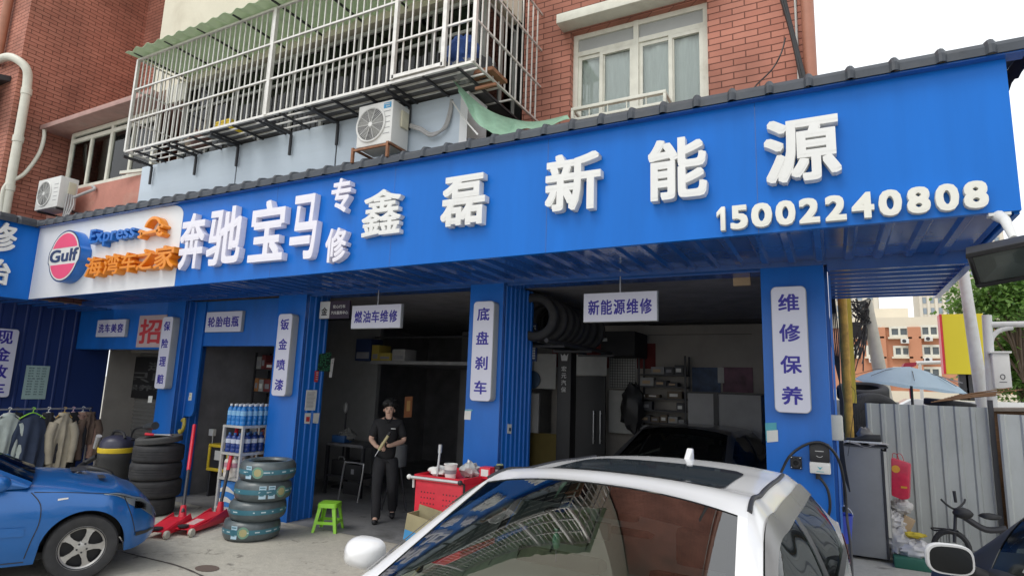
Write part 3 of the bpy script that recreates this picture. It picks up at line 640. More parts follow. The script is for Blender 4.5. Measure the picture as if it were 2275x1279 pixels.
# ================================================================== shop front
sf = thing('garage_facade', 'blue clad garage front with four pillars and open bays', 'facade', (-6, 6.4, 0))
P1, P2, P3, P4 = (-10.04, -9.56), (PY(594, 925, D).x, -6.755), (-3.94, -3.47), (-.585, -.03)
for a, b in (P1, P2, P3, P4): g = MB(); g.box((a, D, 0), (b, D + .36, 3.2)); g.build('pillar', M_BLUE_CLAD, sf, bevel=.006)
for x, y1, st in ((P1[1], 6.75, 6.34), (P2[1], 6.74, 6.33), (P3[1], 7.12, 6.34)):
    g = MB(); corrugated(g, (x + .002, st, 0), (0, y1 - st, 0), (0, 0, 3.2), (1, 0, 0), .115, .014, .45); g.box((x - .30, D + .362, 0), (x - .003, y1, 3.2)); rv = g.build('reveal_cladding', M_BLUE_CLAD, sf)
    g = MB(); g.box((x + .001, D + .02, 0), (x + .012, D + .05, 3.19)); g.box((x + .001, D - .002 + .0, 0), (x + .006, D + .012, 3.19)); g.build('corner_trim', M_BLUE_DARK, sf)
g = MB(); g.box((-12.74, D + .002, PY(250, 775, D).z), (P1[0], D + .25, 3.2)); g.build('bay_header', M_BLUE_CLAD, sf)
B2Y = 6.5
g = MB(); g.box((P1[1] + .02, B2Y, PY(530, 768, B2Y).z), (P2[0], B2Y + .15, 3.2)); g.build('bay_header', M_BLUE_CLAD, sf)
x0, x1 = PY(408, 850, B2Y - .02).x, PY(447, 780, B2Y - .02).x; zl = PY(420, 924, B2Y).z
g = MB(); g.prism([(x0, B2Y - .03, zl), (x1 - .09, B2Y - .03, zl), (x1 - .03, B2Y - .03, zl + .02), (x1, B2Y - .03, zl + .09), (x1, B2Y - .03, 3.2), (x0, B2Y - .03, 3.2)], (0, .028, 0)); g.build('hung_panel', M_BLUE_CLAD, sf)
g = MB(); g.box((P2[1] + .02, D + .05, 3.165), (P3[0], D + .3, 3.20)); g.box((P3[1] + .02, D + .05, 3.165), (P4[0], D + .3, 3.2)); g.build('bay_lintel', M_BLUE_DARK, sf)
g = MB(); g.box((-.56, D + .37, 0), (0, 14, 3.25)); corrugated(g, (.003, D + .362, 0), (0, 6, 0), (0, 0, 3.2), (1, 0, 0), .2, .02, .4); g.build('end_wall', M_BLUE_CLAD, sf)
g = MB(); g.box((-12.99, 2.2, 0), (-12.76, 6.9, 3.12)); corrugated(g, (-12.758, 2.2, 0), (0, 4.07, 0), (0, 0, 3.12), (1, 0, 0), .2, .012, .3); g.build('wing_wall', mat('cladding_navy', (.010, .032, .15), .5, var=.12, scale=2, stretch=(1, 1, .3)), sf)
# workshop inside
ws = thing('workshop_room', 'dim garage interior with grey and beige walls', 'workshop', (-6, 9, 0))
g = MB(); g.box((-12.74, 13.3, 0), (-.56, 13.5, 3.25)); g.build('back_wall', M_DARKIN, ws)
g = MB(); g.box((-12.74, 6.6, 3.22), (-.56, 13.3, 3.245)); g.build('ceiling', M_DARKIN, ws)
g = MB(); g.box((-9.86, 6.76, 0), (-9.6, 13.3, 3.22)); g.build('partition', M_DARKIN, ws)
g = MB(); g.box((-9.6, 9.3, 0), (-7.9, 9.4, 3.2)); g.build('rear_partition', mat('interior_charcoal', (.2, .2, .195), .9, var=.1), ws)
g = MB(); g.box((-12.74, 6.905, 0), (-12.70, 7.6, 3.2)); g.build('jamb', M_BEIGEIN, ws)
g = MB(); g.box((P3[1] - .4, 7.125, 0), (P3[1] - .28, 13.3, 3.2)); g.build('bay_partition', M_NAVYIN, ws) if False else None
g = MB(); g.box((-12.74, D - .014, 3.19), (-.0, D + .0, 3.30)); g.build('facade_beam', M_BLUE_DARK, sf)
BW = 11.2   # rear wall of the open bay
g = MB(); g.box((-5.0, BW, 0), (-.56, BW + .1, 3.2)); g.build('bay_rear_wall', M_BEIGEIN, ws)
g = MB(); g.box((-5.0, BW - .012, 2.38), (-2.9, BW - .003, 2.85)); g.build('red_banner_strip', mat('banner_red', (.16, .02, .02), .8, var=.2), ws)
# roller shutter in the first bay
sh = thing('roller_shutter', 'grey roller shutter half hidden behind dark banner in the first bay', 'shutter', (-11.3, 7.45, 0))
g = MB(); corrugated(g, (-12.70, 7.5, 0), (0, 0, 2.38), (2.8, 0, 0), (0, -1, 0), .075, .012, .6); g.build('slats', mat('shutter_grey', (.20, .195, .185), .6, var=.08), sh)
g = MB(); g.box((-12.7, 7.3, 2.38), (-9.9, 7.6, 3.15)); g.build('shutter_box', M_BEIGEIN, sh)
bn = thing('dark_banner', 'black banner with grey writing hung inside the first bay', 'banner', (-11, 7.42, 1.6))
xa, xb = PY(240, 830, 7.42).x, -9.95; za_, zb2 = PY(285, 882, 7.42).z, PY(285, 792, 7.42).z
g = MB(); g.box((xa, 7.41, za_), (xb, 7.43, zb2)); g.build('cloth', M_BLACK, bn)
g = MB(); M_GREYINK = mat('ink_grey', (.11, .11, .11), .7, var=.3)
def txl(mb, s, y, x0, x1, z0, z1, bold=.01): return text(mb, s, (x0, y, z0), XA, ZA, x1 - x0, z1 - z0, .0015, bold, .008)
H_ = zb2 - za_; W_ = xb - xa
txl(g, '透明车', 7.409, xa + W_ * .38, xa + W_ * .85, zb2 - H_ * .33, zb2 - H_ * .12); txl(g, '只收工', 7.409, xa + W_ * .2, xa + W_ * .85, zb2 - H_ * .62, zb2 - H_ * .36); txl(g, '刚保养小车', 7.409, xa + W_ * .06, xa + W_ * .7, zb2 - H_ * .82, zb2 - H_ * .68)
g.build('lettering', M_GREYINK, bn)

# ================================================================== sign boxes
def rrect(x0, x1, z0, z1, r, n=6):
    ps = []
    for cx, cz, a0 in ((x1 - r, z1 - r, 0), (x0 + r, z1 - r, 90), (x0 + r, z0 + r, 180), (x1 - r, z0 + r, 270)):
        for i in range(n + 1): a = rad(a0 + 90 * i / n); ps.append((cx + r * math.cos(a), cz + r * math.sin(a)))
    return ps
M_BOXSIDE = mat('lightbox_side', (.40, .42, .42), .45, var=.08)
def vsign(chars, c4, label, dep=.13, Y=D):
    # c4: pixel corners tl, tr, br, bl of the front face
    Yp = Y - dep; ps = [PY(*c, Yp) for c in c4]
    x0 = (ps[0].x + ps[3].x) / 2; x1 = (ps[1].x + ps[2].x) / 2; z1 = (ps[0].z + ps[1].z) / 2; z0 = (ps[2].z + ps[3].z) / 2
    t = thing('pillar_sign', label, 'sign', ((x0 + x1) / 2, Y, z0), 'upright rounded sign boxes on the blue pillars')
    MB().prism([(x, Yp + .006, z) for x, z in rrect(x0, x1, z0, z1, .05)], (0, dep - .012, 0)).build('box', M_BOXSIDE, t, bevel=.004)
    MB().prism([(x, Yp, z) for x, z in rrect(x0 + .006, x1 - .006, z0 + .006, z1 - .006, .045)], (0, .005, 0)).build('face', M_BOXWHITE, t)
    g = MB(); n = len(chars); H = z1 - z0; W = x1 - x0; s = W * .60
    for i, ch in enumerate(chars):
        zc = z1 - H * (.125 + .25 * i) - (.01 if i == 0 else -.01 if i == n - 1 else 0)
        g = MB(); text(g, ch, (x0 + W * .20, Yp + .001, zc - s * .46), XA, ZA, s, s * .92, .003, .017, .01); g.build('character', M_INK, t)
    return t
vsign('维修保养', [(1713, 637), (1790, 634), (1803, 917), (1720, 917)], 'tall white rounded sign on the thick outermost blue pillar by the charger')
vsign('底盘刹车', [(1054, 669), (1100, 668), (1088, 892), (1041, 889)], 'tall white rounded sign on the blue pillar above the red tool cart')
vsign('钣金喷漆', [(622, 697), (652, 696), (632, 880), (599, 878)], 'tall white rounded sign above the wrapped tyre stack')
vsign('保险理赔', [(366, 703), (389, 703), (362, 864), (338, 862)], 'tall white rounded sign overlapping the red written poster')
def hsign(s, c4, label, Y=D, dep=.06):
    Yp = Y - dep; ps = [PY(*c, Yp) for c in c4]
    x0 = (ps[0].x + ps[3].x) / 2; x1 = (ps[1].x + ps[2].x) / 2; z1 = (ps[0].z + ps[1].z) / 2; z0 = (ps[2].z + ps[3].z) / 2
    t = thing('bay_sign', label, 'sign', ((x0 + x1) / 2, Y, z0), 'flat white service signs above the bays')
    g = MB(); g.box((x0, Yp + .004, z0), (x1, Y - .003, z1)); g.build('box', M_BOXSIDE, t, bevel=.004)
    g = MB(); g.box((x0 + .006, Yp, z0 + .006), (x1 - .006, Yp + .003, z1 - .006)); g.build('face', M_BOXWHITE, t)
    g = MB(); n = len(s); W = x1 - x0; H = z1 - z0; cw = W * .88 / n
    for i, ch in enumerate(s): g = MB(); text(g, ch, (x0 + W * .06 + cw * i + cw * .05, Yp + .001, z0 + H * .24), XA, ZA, cw * .9, H * .52, .003, .017, .008); g.build('character', M_INK, t)
    g = MB()
    if Y == D + .08 or Y == D + .081:
        g.tube([((x0 + x1) / 2, Y - .03, z1), ((x0 + x1) / 2, Y - .03, 3.2)], .008, 6); g.build('hanger', M_SILVER, t)
    return t
hsign('洗车美容', [(218, 711), (281, 708), (276, 747), (211, 749)], 'small white sign above the roller shutter bay')
hsign('轮胎电瓶', [(460, 693), (540, 690), (533, 736), (454, 738)], 'white sign above the bay with the bottle rack', Y=B2Y)
hsign('燃油车维修', [(783, 680), (892, 673), (889, 727), (778, 731)], 'white hanging sign over the bay where the person stands', Y=D + .08)
hsign('新能源维修', [(1296, 652), (1460, 645), (1461, 711), (1296, 717)], 'largest white hanging sign over the bay with hung tyres', Y=D + .081)
# wing wall sign (faces across)
t = thing('wing_sign', 'white rounded sign on the dark wing wall above the clothes', 'sign', (-12.7, 5, 1.5), 'upright rounded sign boxes on the blue pillars')
XS = -12.64; y1_, z1_, z0_ = 5.30, PX(30, 731, XS).z, PX(5, 882, XS).z; y0_ = y1_ - .42
MB().prism([(XS - .006, y, z) for y, z in rrect(y0_, y1_, z0_, z1_, .05)], (-.11, 0, 0)).build('box', M_BOXSIDE, t, bevel=.004)
MB().prism([(XS, y, z) for y, z in rrect(y0_ + .006, y1_ - .006, z0_ + .006, z1_ - .006, .045)], (-.005, 0, 0)).build('face', M_BOXWHITE, t)
g = MB()
for i, ch in enumerate('现金收车'): g = MB(); text(g, ch, (XS - .001, y0_ + .09, z1_ - (z1_ - z0_) * (.125 + .25 * i) - .12), (0, 1, 0), ZA, .25, .235, .003, .017, .01); g.build('character', M_INK, t)
# price list on the wing wall
t = thing('price_list', 'pale green printed price list on the dark wing wall', 'poster', (-12.74, 5.7, 1.45))
XS = -12.735; a, b = 5.53, 5.90; z1_ = PX(85, 812, XS).z; z0_ = PX(78, 886, XS).z
g = MB(); g.box((XS - .012, a, z0_), (XS, b, z1_)); g.build('sheet', mat('paper_green', (.36, .50, .48), .6, var=.05), t)
g = MB(); random.seed(3)
for r in range(11):
    z = z1_ - (z1_ - z0_) * (.1 + r * .078)
    for c0, c1 in ((.12, .34), (.45, .6), (.68, .86)):
        if r == 4: c0, c1 = (.12, .8)
        text(g, random.choice(['洗车 打蜡', '精洗 内饰', '镀晶 抛光', '标准 轿车']) if c0 < .4 else random.choice(['30元', '50元', '180元', '会员']), (XS, a + (b - a) * c0, z), (0, 1, 0), ZA, (b - a) * (c1 - c0), .026, .001, .01, .0)
        if r == 4: break
g.build('lettering', mat('ink_dark', (.05, .08, .09), .7), t)
# red written poster
t = thing('written_poster', 'white poster with one big red brush written character', 'poster', (-10.4, D, 2.4))
x0, x1 = PY(305, 740, D - .02).x, PY(366, 735, D - .02).x; z0, z1 = PY(335, 771, D - .02).z, PY(335, 700, D - .02).z
g = MB(); g.box((x0, D - .015, z0), (x1, D - .004, z1)); g.build('sheet', mat('paper_pink', (.50, .38, .38), .7, var=.08), t)
g = MB(); text(g, '招', (x0 + .05, D - .0155, z0 + .06), XA, ZA, (x1 - x0) * .80, (z1 - z0) * .78, .001, .018, .01); text(g, '聘', (x1 - .03, D - .0155, z0 + .06), XA, ZA, .2, .2, .001, .018, .01) if False else None
g.build('lettering', M_REDPAPER, t)
# picture board under the soffit
t = thing('picture_board', 'dark hanging board with small white picture beside the fuel car sign', 'sign', (-6.6, 6.7, 2.9))
Xp = P2[1] + .05; a, b = PX(697, 675, Xp), PX(776, 688, Xp)
zc = 2.98
g = MB(); g.box((-6.70, 6.50, zc - .13), (-6.12, 6.53, zc + .13)); g.build('board', mat('board_maroon', (.035, .02, .045), .5), t)
g = MB(); g.box((-6.695, 6.495, zc - .125), (-6.50, 6.499, zc + .125)); g.build('picture', M_PAPER, t); g = MB(); text(g, '金', (-6.66, 6.494, zc - .08), XA, ZA, .12, .12, .001); g.build('emblem', M_BLACK, t)
g = MB(); text(g, '安心行车', (-6.44, 6.4995, zc + .02), XA, ZA, .24, .05, .001, .01, 0); text(g, '汽车服务中心', (-6.47, 6.4995, zc - .07), XA, ZA, .33, .05, .001, .01, 0); g.build('lettering', M_GREYINK if False else M_PAPER, t)
# notices on the pillar reveals and pillars
def notice(name, label, cat, c4, plane, m_, deco=None):
    X = plane[1]; ps = [(PX(*c, X + .004) if plane[0] == 'x' else PY(*c, X - .004)) for c in c4]
    t = thing(name, label, cat, ps[3]); e = Vector((-.003, 0, 0)) if plane[0] == 'x' else Vector((0, .003, 0))
    g = MB(); g.prism(ps, e); g.build('sheet', m_, t)
    if deco: deco(t, ps, -e * .35)
    return t
def lines(n, col, x0=.1, x1=.9, z0=.1, z1=.9, th=.35):
    def f(t, ps, e):
        g = MB(); random.seed(n)
        for i in range(n):
            v = z0 + (z1 - z0) * (i + .2) / n; v2 = v + (z1 - z0) / n * th
            xe = x1 - random.random() * .25 * (x1 - x0)
            q = lambda u, v_: ps[0].lerp(ps[1], u).lerp(ps[3].lerp(ps[2], u), v_) + e
            g.quad(q(x0, v), q(xe, v), q(xe, v2), q(x0, v2))
        g.build('print', col, t)
    return f
M_GREYPRINT = mat('print_grey', (.25, .25, .27), .8); M_TEAL = mat('print_teal', (.08, .35, .42), .6)
RX = P2[1] + .018
notice('notice_sheet', 'large white printed notice on the pillar side by the stool', 'notice', [(681, 866), (705, 866), (700, 911), (677, 911)], ('x', RX), M_PAPER, lines(12, M_GREYPRINT))
notice('payment_card', 'small white card with grey square below the large notice', 'card', [(678, 917), (691, 917), (688, 941), (676, 940)], ('x', RX), M_PAPER, lines(1, M_REDPAPER, .25, .9, .25, .75, .9))
notice('blank_card', 'small pale card beside the payment card on the pillar', 'card', [(697, 917), (710, 917), (707, 940), (695, 939)], ('x', RX), M_PAPER, lines(1, M_GREYPRINT, .2, .6, .85, .92))
t = notice('green_net_charm', 'green netted charm hanging on the bay pillar', 'decoration', [(709, 786), (737, 782), (733, 825), (705, 824)], ('x', RX), mat('net_dark', (.01, .03, .02), .8))
def dots(t, ps, e, m1):
    g = MB(); random.seed(5)
    for i in range(8):
        for j in range(11):
            if random.random() < .7:
                u, v = (i + .1) / 8, (j + .1) / 11; q = lambda a, b: ps[0].lerp(ps[1], a).lerp(ps[3].lerp(ps[2], a), b) + Vector((.004, 0, 0))
                g.quad(q(u, v), q(u + .07, v), q(u + .07, v + .05), q(u, v + .05))
    g.build('beads', m1, t)
dots(t, [PX(*c, RX + .004) for c in [(709, 786), (737, 782), (733, 825), (705, 824)]], None, mat('bead_green', (.05, .30, .13), .5))
notice('red_charm', 'red hanging charm strip beside the green charm', 'decoration', [(700, 823), (709, 823), (706, 848), (698, 848)], ('x', RX), M_REDPAPER, lines(4, M_PAPER, .3, .9, .1, .9, .3))
notice('paper_strip', 'narrow cream paper strip next to the green charm', 'decoration', [(736, 797), (743, 795), (737, 838), (731, 838)], ('x', RX), M_PAPER, lines(3, M_GREYPRINT, .3, .8, .05, .3))
notice('payment_card', 'white payment card with teal top below the brake sign', 'card', [(1033, 909), (1047, 909), (1045, 932), (1031, 931)], ('y', D), M_PAPER, lines(1, M_TEAL, 0, 1.3, 0, .12, .9))
notice('payment_card', 'teal edged payment card on the outermost pillar near the charger', 'card', [(1700, 939), (1725, 938), (1726, 977), (1702, 979)], ('y', D), M_TEAL, lines(1, M_PAPER, .1, 1.15, .3, .95, 1))
notice('switch_plate', 'white switch plate on the ribbed side of the middle pillar', 'switch', [(1128, 941), (1137, 942), (1136, 963), (1127, 962)], ('x', P3[1] + .018), M_PAPER, lines(1, M_NAVY, .35, .9, .3, .7, .9))
notice('tag_card', 'small white tag on the blue pillar under the insurance sign', 'card', [(330, 879), (339, 879), (337, 894), (328, 894)], ('y', D), M_PAPER)
notice('tag_card', 'small cream tag at the lower edge of the hung blue panel', 'card', [(421, 872), (427, 872), (425, 889), (418, 889)], ('y', B2Y - .03), M_PAPER, lines(2, mat('print_yellow', (.6, .5, .1), .6), .2, .9, .1, .9))
# ================================================================== cars
def lerp_tab(tab, x):
    if x <= tab[0][0]: return tab[0][1]
    for (a, va), (b, vb) in zip(tab, tab[1:]):
        if x <= b:
            t = (x - a) / (b - a); t = t * t * (3 - 2 * t) * .5 + t * .5
            return va + (vb - va) * t
    return tab[-1][1]
def car_paint(name, col, rough=.28, metal=0., flake=0):
    M = mat(name, col, rough, metal, var=.03, scale=3, coat=.6, spec=.5); M.node_tree.nodes['Principled BSDF'].inputs['Coat Roughness'].default_value = .06; return M
M_CARGLASS = glass_mat('car_glass', (.20, .25, .24), .01, ior=1.6)
M_WSGLASS = glass_mat('windscreen_glass', (.50, .62, .57), .01, ior=2.5)
M_TRIM = mat('car_trim', (.03, .03, .033), .45, var=.1)
M_FRIT = mat('glass_border', (.012, .014, .02), .12, var=0)
M_CARIN = mat('car_inside', (.035, .035, .037), .8, var=.15)
M_SEAT = mat('car_seat', (.05, .042, .04), .75, var=.2)
M_MIRGL = mat('mirror_glass', (.22, .23, .24), .05, 1., var=0)
M_ALLOY = mat('alloy_rim', (.48, .47, .45), .38, .6, var=.1, dirt=.3, dirtcol=(.15, .12, .1))
M_LAMPCL = glass_mat('lamp_cover', (.75, .78, .78), .02)
M_LAMPIN = mat('lamp_reflector', (.62, .64, .65), .35, .4, var=.1)
def wheel(parent, x, y, r, wd, side, spokes=5, rimr=.66):
    M = Matrix.Translation((x, y, r)) @ Matrix.Rotation(math.pi / 2 * side, 4, 'Y')
    t = MB().lathe([(r * rimr, -wd * .42), (r * .80, -wd * .5), (r * .95, -wd * .47), (r, -wd * .36), (r, -wd * .1), (r * .985, -wd * .09), (r * .985, -wd * .07), (r, -wd * .06), (r, wd * .1), (r * .985, wd * .11), (r * .985, wd * .13), (r, wd * .14), (r, wd * .36), (r * .95, wd * .47), (r * .80, wd * .5), (r * rimr, wd * .42)], 40, M)
    wl = t.build('wheel', M_RUBBER, parent, smooth=True)
    rr = r * rimr
    m_ = MB().lathe([(rr, -wd * .42), (rr * 1.03, wd * .42), (rr * .985, wd * .44), (rr * .9, wd * .36), (rr * .88, -wd * .2), (0, -wd * .2)], 40, M); m_.build('rim_barrel', M_TRIM, wl, smooth=True)
    m_ = MB(); m_.lathe([(rr * .87, wd * .33), (rr * .90, wd * .37), (rr * 1.0, wd * .44), (rr * 1.02, wd * .41), (rr * .93, wd * .30)], 40, M)
    m_.lathe([(0, wd * .38), (rr * .16, wd * .38), (rr * .30, wd * .33), (rr * .32, wd * .2)], 24, M)
    for k in range(spokes):
        a = 2 * math.pi * k / spokes + .3; ps = []
        for u, hw in ((.22, .15), (.5, .10), (.75, .13), (.92, .27)): ps.append((u * rr, hw * rr))
        ol = [(u, w_) for u, w_ in ps] + [(u, -w_) for u, w_ in ps[::-1]]
        pts = [M @ Vector((u * math.cos(a) - w_ * math.sin(a), u * math.sin(a) + w_ * math.cos(a), wd * (.37 - .04 * (u / rr)))) for u, w_ in ol]
        m_.prism(pts, (M.to_3x3() @ Vector((0, 0, 1))) * (-wd * .12))
    m_.build('rim', M_ALLOY, wl, smooth=True)
    h = MB()
    for k in range(5):
        a = 2 * math.pi * k / 5; h.lathe([(0, wd * .395), (rr * .045, wd * .395), (rr * .05, wd * .3)], 8, M @ Matrix.Translation((rr * .21 * math.cos(a), rr * .21 * math.sin(a), 0)))
    h.build('wheel_nuts', M_DKSTEEL, wl); return wl

class Car:
    # local frame: y forward, x to the car's right, origin on the ground at the front axle
    def __init__(s, name, label, cat, P, group=None):
        s.P = P; s.root = thing(name, label, cat, (0, 0, 0), group); r = P['wr']
        s.ys = [P['tail'] + (P['nose'] - P['tail']) * i / 150 for i in range(151)]
    def zsill(s, y):
        P = s.P; z = lerp_tab(P['sill'], y)
        for yw in (0, -P['wb']):
            ar = P['arch']; d = abs(y - yw)
            if d < ar: z = max(z, P['wr'] + math.sqrt(ar * ar - d * d))
        return z
    def surf(s, y, u):
        P = s.P; hw = lerp_tab(P['hw'], y); zb_ = lerp_tab(P['belt'], y); zt_ = lerp_tab(P['top'], y); z0 = s.zsill(y); zl = lerp_tab(P['sill'], y)
        if u <= .6:
            z = z0 + (zb_ - z0) * (u / .6); v = max(0, min(1, (z - zl) / max(zb_ - zl, .01)))
            x = hw * (1 - .07 * (1 - min(v / .45, 1)) ** 2 - .045 * max(0, (v - .62) / .38) ** 2 + P.get('crease', .0) * math.exp(-((v - .62) / .05) ** 2))
        else:
            t = (u - .6) / .4; x = hw * .955 * math.cos(t * math.pi / 2) ** .75 if t < 1 else 0
            z = zb_ + (zt_ - zb_) * math.sin(t * math.pi / 2) ** 1.1
        # round nose and tail in plan and section
        e = 0
        if y > P['nose'] - .16: e = (y - (P['nose'] - .16)) / .16
        if y < P['tail'] + .16: e = ((P['tail'] + .16) - y) / .16
        if e > 0:
            zm = (zl + zt_) / 2 - .05; k = 1 - math.sqrt(max(0, 1 - e * e)); z = z + (zm - z) * k * .55; x *= 1 - .10 * k
        return x, z
    def pt(s, y, u, side=1, off=0.):
        x, z = s.surf(y, u)
        p = Vector((x * side, y, z))
        if off:
            e1 = .01; xa, za = s.surf(y, min(u + .004, 1)); xb, zb2 = s.surf(y, max(u - .004, 0)); du = Vector(((xa - xb) * side, 0, za - zb2))
            xc, zc = s.surf(y + .01, u); xd, zd = s.surf(y - .01, u); dy = Vector(((xc - xd) * side, .02, zc - zd))
            n = du.cross(dy)
            if n.length < 1e-9: n = Vector((side, 0, 0))
            n.normalize()
            if n.x * side < -.0001 or (abs(n.x) < .2 and n.z < 0): n = -n
            p = p + n * off
        return p
    def build(s, paint):
        P = s.P; root = s.root; g = MB(); nu = 22
        us = [i / nu for i in range(nu + 1)]
        for side in (1, -1):
            vs = [s.pt(y, u, side) for y in s.ys for u in us]; n = nu + 1
            g.add(vs, [(i * n + j, (i + 1) * n + j, (i + 1) * n + j + 1, i * n + j + 1) for i in range(len(s.ys) - 1) for j in range(nu)])
        for y in (s.ys[0], s.ys[-1]):
            ring = [s.pt(y, u, 1) for u in us] + [s.pt(y, u, -1) for u in us[::-1][1:]]; g.add(ring, [tuple(range(len(ring)))])
        body = g.build('body', paint, root, smooth=True); s.body = body
        # wheel houses and underside
        for yw in (0, -P['wb']):
            for side in (1, -1):
                hw = lerp_tab(P['hw'], yw); h = MB(); ar = P['arch']
                arcp = [(yw + ar * math.cos(a), P['wr'] + ar * math.sin(a)) for a in [math.pi * i / 20 for i in range(21)]]
                for (y0, z0), (y1, z1) in zip(arcp, arcp[1:]): h.quad((side * hw * .93, y0, z0), (side * hw * .93, y1, z1), (side * (hw - .34), y1, z1), (side * (hw - .34), y0, z0))
                h.add([(side * (hw - .34), y, z) for y, z in arcp], [tuple(range(21))]); h.quad((side * hw * .93, yw - ar, .2), (side * hw * .93, yw - ar, P['wr']), (side * (hw - .34), yw - ar, P['wr']), (side * (hw - .34), yw - ar, .2)); h.build('wheel_house', M_BLACK, root)
                wheel(root, side * (hw - P['ww'] * .5 - .012), yw, P['wr'], P['ww'], side, P.get('spokes', 5))
        u_ = MB(); u_.box((-.6, P['tail'] + .3, .2), (.6, P['nose'] - .3, .26)); u_.build('underside', M_BLACK, root)
        # glasshouse
        R, B = P['rail'], P['beltline']; N = len(R) - 1; K = 12
        Rs = smooth_path([Vector(p) for p in R], K); Bs = smooth_path([Vector(p) for p in B], K)
        # keep windscreen and rear window lines straight
        for seg in (0, N - 1):
            for k in range(K + 1):
                t = k / K; i = seg * K + k; Rs[i] = Rs[i].lerp(Vector(R[seg]).lerp(Vector(R[seg + 1]), t), .6)
        s.Rs, s.Bs, s.K, s.N = Rs, Bs, K, N
        def top(i, q, off=0.):
            p = Rs[i]; a = Vector((-p.x, p.y, p.z)); t = i / K
            wsf = 1.0 if t < 1 else 0; cr = P['crown']; f = 1 - abs(2 * q - 1) ** 2.4
            pos = a.lerp(p, q)
            tg = (Rs[min(i + 1, len(Rs) - 1)] - Rs[max(i - 1, 0)]); tg.x = 0; tg.normalize(); nrm = Vector((0, tg.z, -tg.y))
            if nrm.z < 0: nrm = -nrm
            bow = P['bow'] * (1 if t <= 1 else max(0, 1 - (t - 1) * 1.5)) if t < 2 else P['bow'] * .6 * max(0, (t - (N - 1.4)) / 1.4)
            return pos + nrm * (cr * f + bow * f * (.5 if t > 1 else 1) + off)
        s.top = top
        def strip(i0, i1, q0, q1, nq=24, off=0.):
            g = MB(); n = nq + 1
            vs = [top(i, q0 + (q1 - q0) * j / nq, off) for i in range(i0, i1 + 1) for j in range(nq + 1)]
            return g.add(vs, [(i * n + j, (i + 1) * n + j, (i + 1) * n + j + 1, i * n + j + 1) for i in range(i1 - i0) for j in range(nq)])
        s.strip = strip
        L = len(Rs) - 1; i1, i2 = K, (N - 1) * K
        pw_ = P.get('pillar', .035)
        strip(i1, i2, 0, 1, 32).build('roof', paint, root, smooth=True)
        strip(0, i1, 0, pw_, 3).build('windscreen_pillar', paint, root, smooth=True); strip(0, i1, 1 - pw_, 1, 3).build('windscreen_pillar', paint, root, smooth=True)
        ws = strip(0, i1, pw_, 1 - pw_, 32, -.004).build('windscreen', P.get('wsg', M_CARGLASS), root, smooth=True)
        fr = strip(0, i1, pw_, pw_ + .022, 2, -.0055).merge(strip(0, i1, 1 - pw_ - .022, 1 - pw_, 2, -.0055)).merge(strip(i1 - 2, i1, pw_ + .022, 1 - pw_ - .022, 24, -.0055)); fr.build('windscreen_border', M_FRIT, ws, smooth=True)
        strip(i2, L, 0, .08, 3).build('rear_pillar', paint, root, smooth=True); strip(i2, L, .92, 1, 3).build('rear_pillar', paint, root, smooth=True)
        strip(i2, L, .08, .92, 20, -.003).build('rear_window', M_CARGLASS, root, smooth=True)
        # sides
        def sidep(i, v, sd, off=0.):
            p = Rs[i].lerp(Bs[i], v); bul = .075 * ((1 - (1 - v) ** 4) - v) + .012 * math.sin(math.pi * v); return Vector(((p.x + bul + off) * sd, p.y, p.z))
        s.sidep = sidep
        def sstrip(i0, i1, v0, v1, sd, off=0., nv=6):
            g = MB(); n = nv + 1; vs = [sidep(i, v0 + (v1 - v0) * j / nv, sd, off) for i in range(i0, i1 + 1) for j in range(nv + 1)]
            return g.add(vs, [(i * n + j, (i + 1) * n + j, (i + 1) * n + j + 1, i * n + j + 1) for i in range(i1 - i0) for j in range(nv)])
        s.sstrip = sstrip
        vt = P.get('vt', .2)
        for sd in (1, -1):
            a0, a1, b1 = P['win']          # index ends of front and rear side glass
            fr = sstrip(0, L, 0, vt, sd)
            fr.merge(sstrip(0, a0, vt, 1, sd)).merge(sstrip(b1, L, vt, 1, sd)); fr.build('side_frame', paint, root, smooth=True)
            sstrip(a1 - 1, a1 + 1, vt, 1, sd, .002).build('door_pillar', M_TRIM, root, smooth=True)
            sstrip(a0, a1 - 1, vt, 1, sd, -.004).build('side_window', P.get('swg', M_CARGLASS), root, smooth=True)
            sstrip(a1 + 1, b1, vt, 1, sd, -.004).build('side_window', M_CARGLASS, root, smooth=True)
            sstrip(a0, b1, .94, 1.03, sd, .006, 2).build('belt_trim', M_TRIM, root)
        # cabin: dashboard, seats, wheel
        y0, y1 = B[0][1], B[-1][1]; zb_ = lerp_tab(P['belt'], y0)
        d = MB(); w_ = B[0][0]
        d.grid(lambda u, v: ((2 * u - 1) * (w_ - .06), y0 - .02 - .62 * v, zb_ - .04 + .05 * math.sin(v * 3) - .12 * max(0, v - .75) / .25 + .03 * math.exp(-((u - P.get('drv', .28)) / .12) ** 2) * math.sin(v * 3.14)), 24, 12)
        d.box((-w_ + .06, y0 - .66, .35), (w_ - .06, y0 - .62, zb_ - .14)); d.build('dashboard', M_CARIN, root, smooth=True)
        f = MB(); f.box((-w_ + .04, y1 + .1, .3), (w_ - .04, y0, .34)); f.box((-w_ + .04, y1 + .05, .34), (w_ - .04, y1 + .12, zb_ + .05)); f.build('cabin_floor', M_CARIN, root)
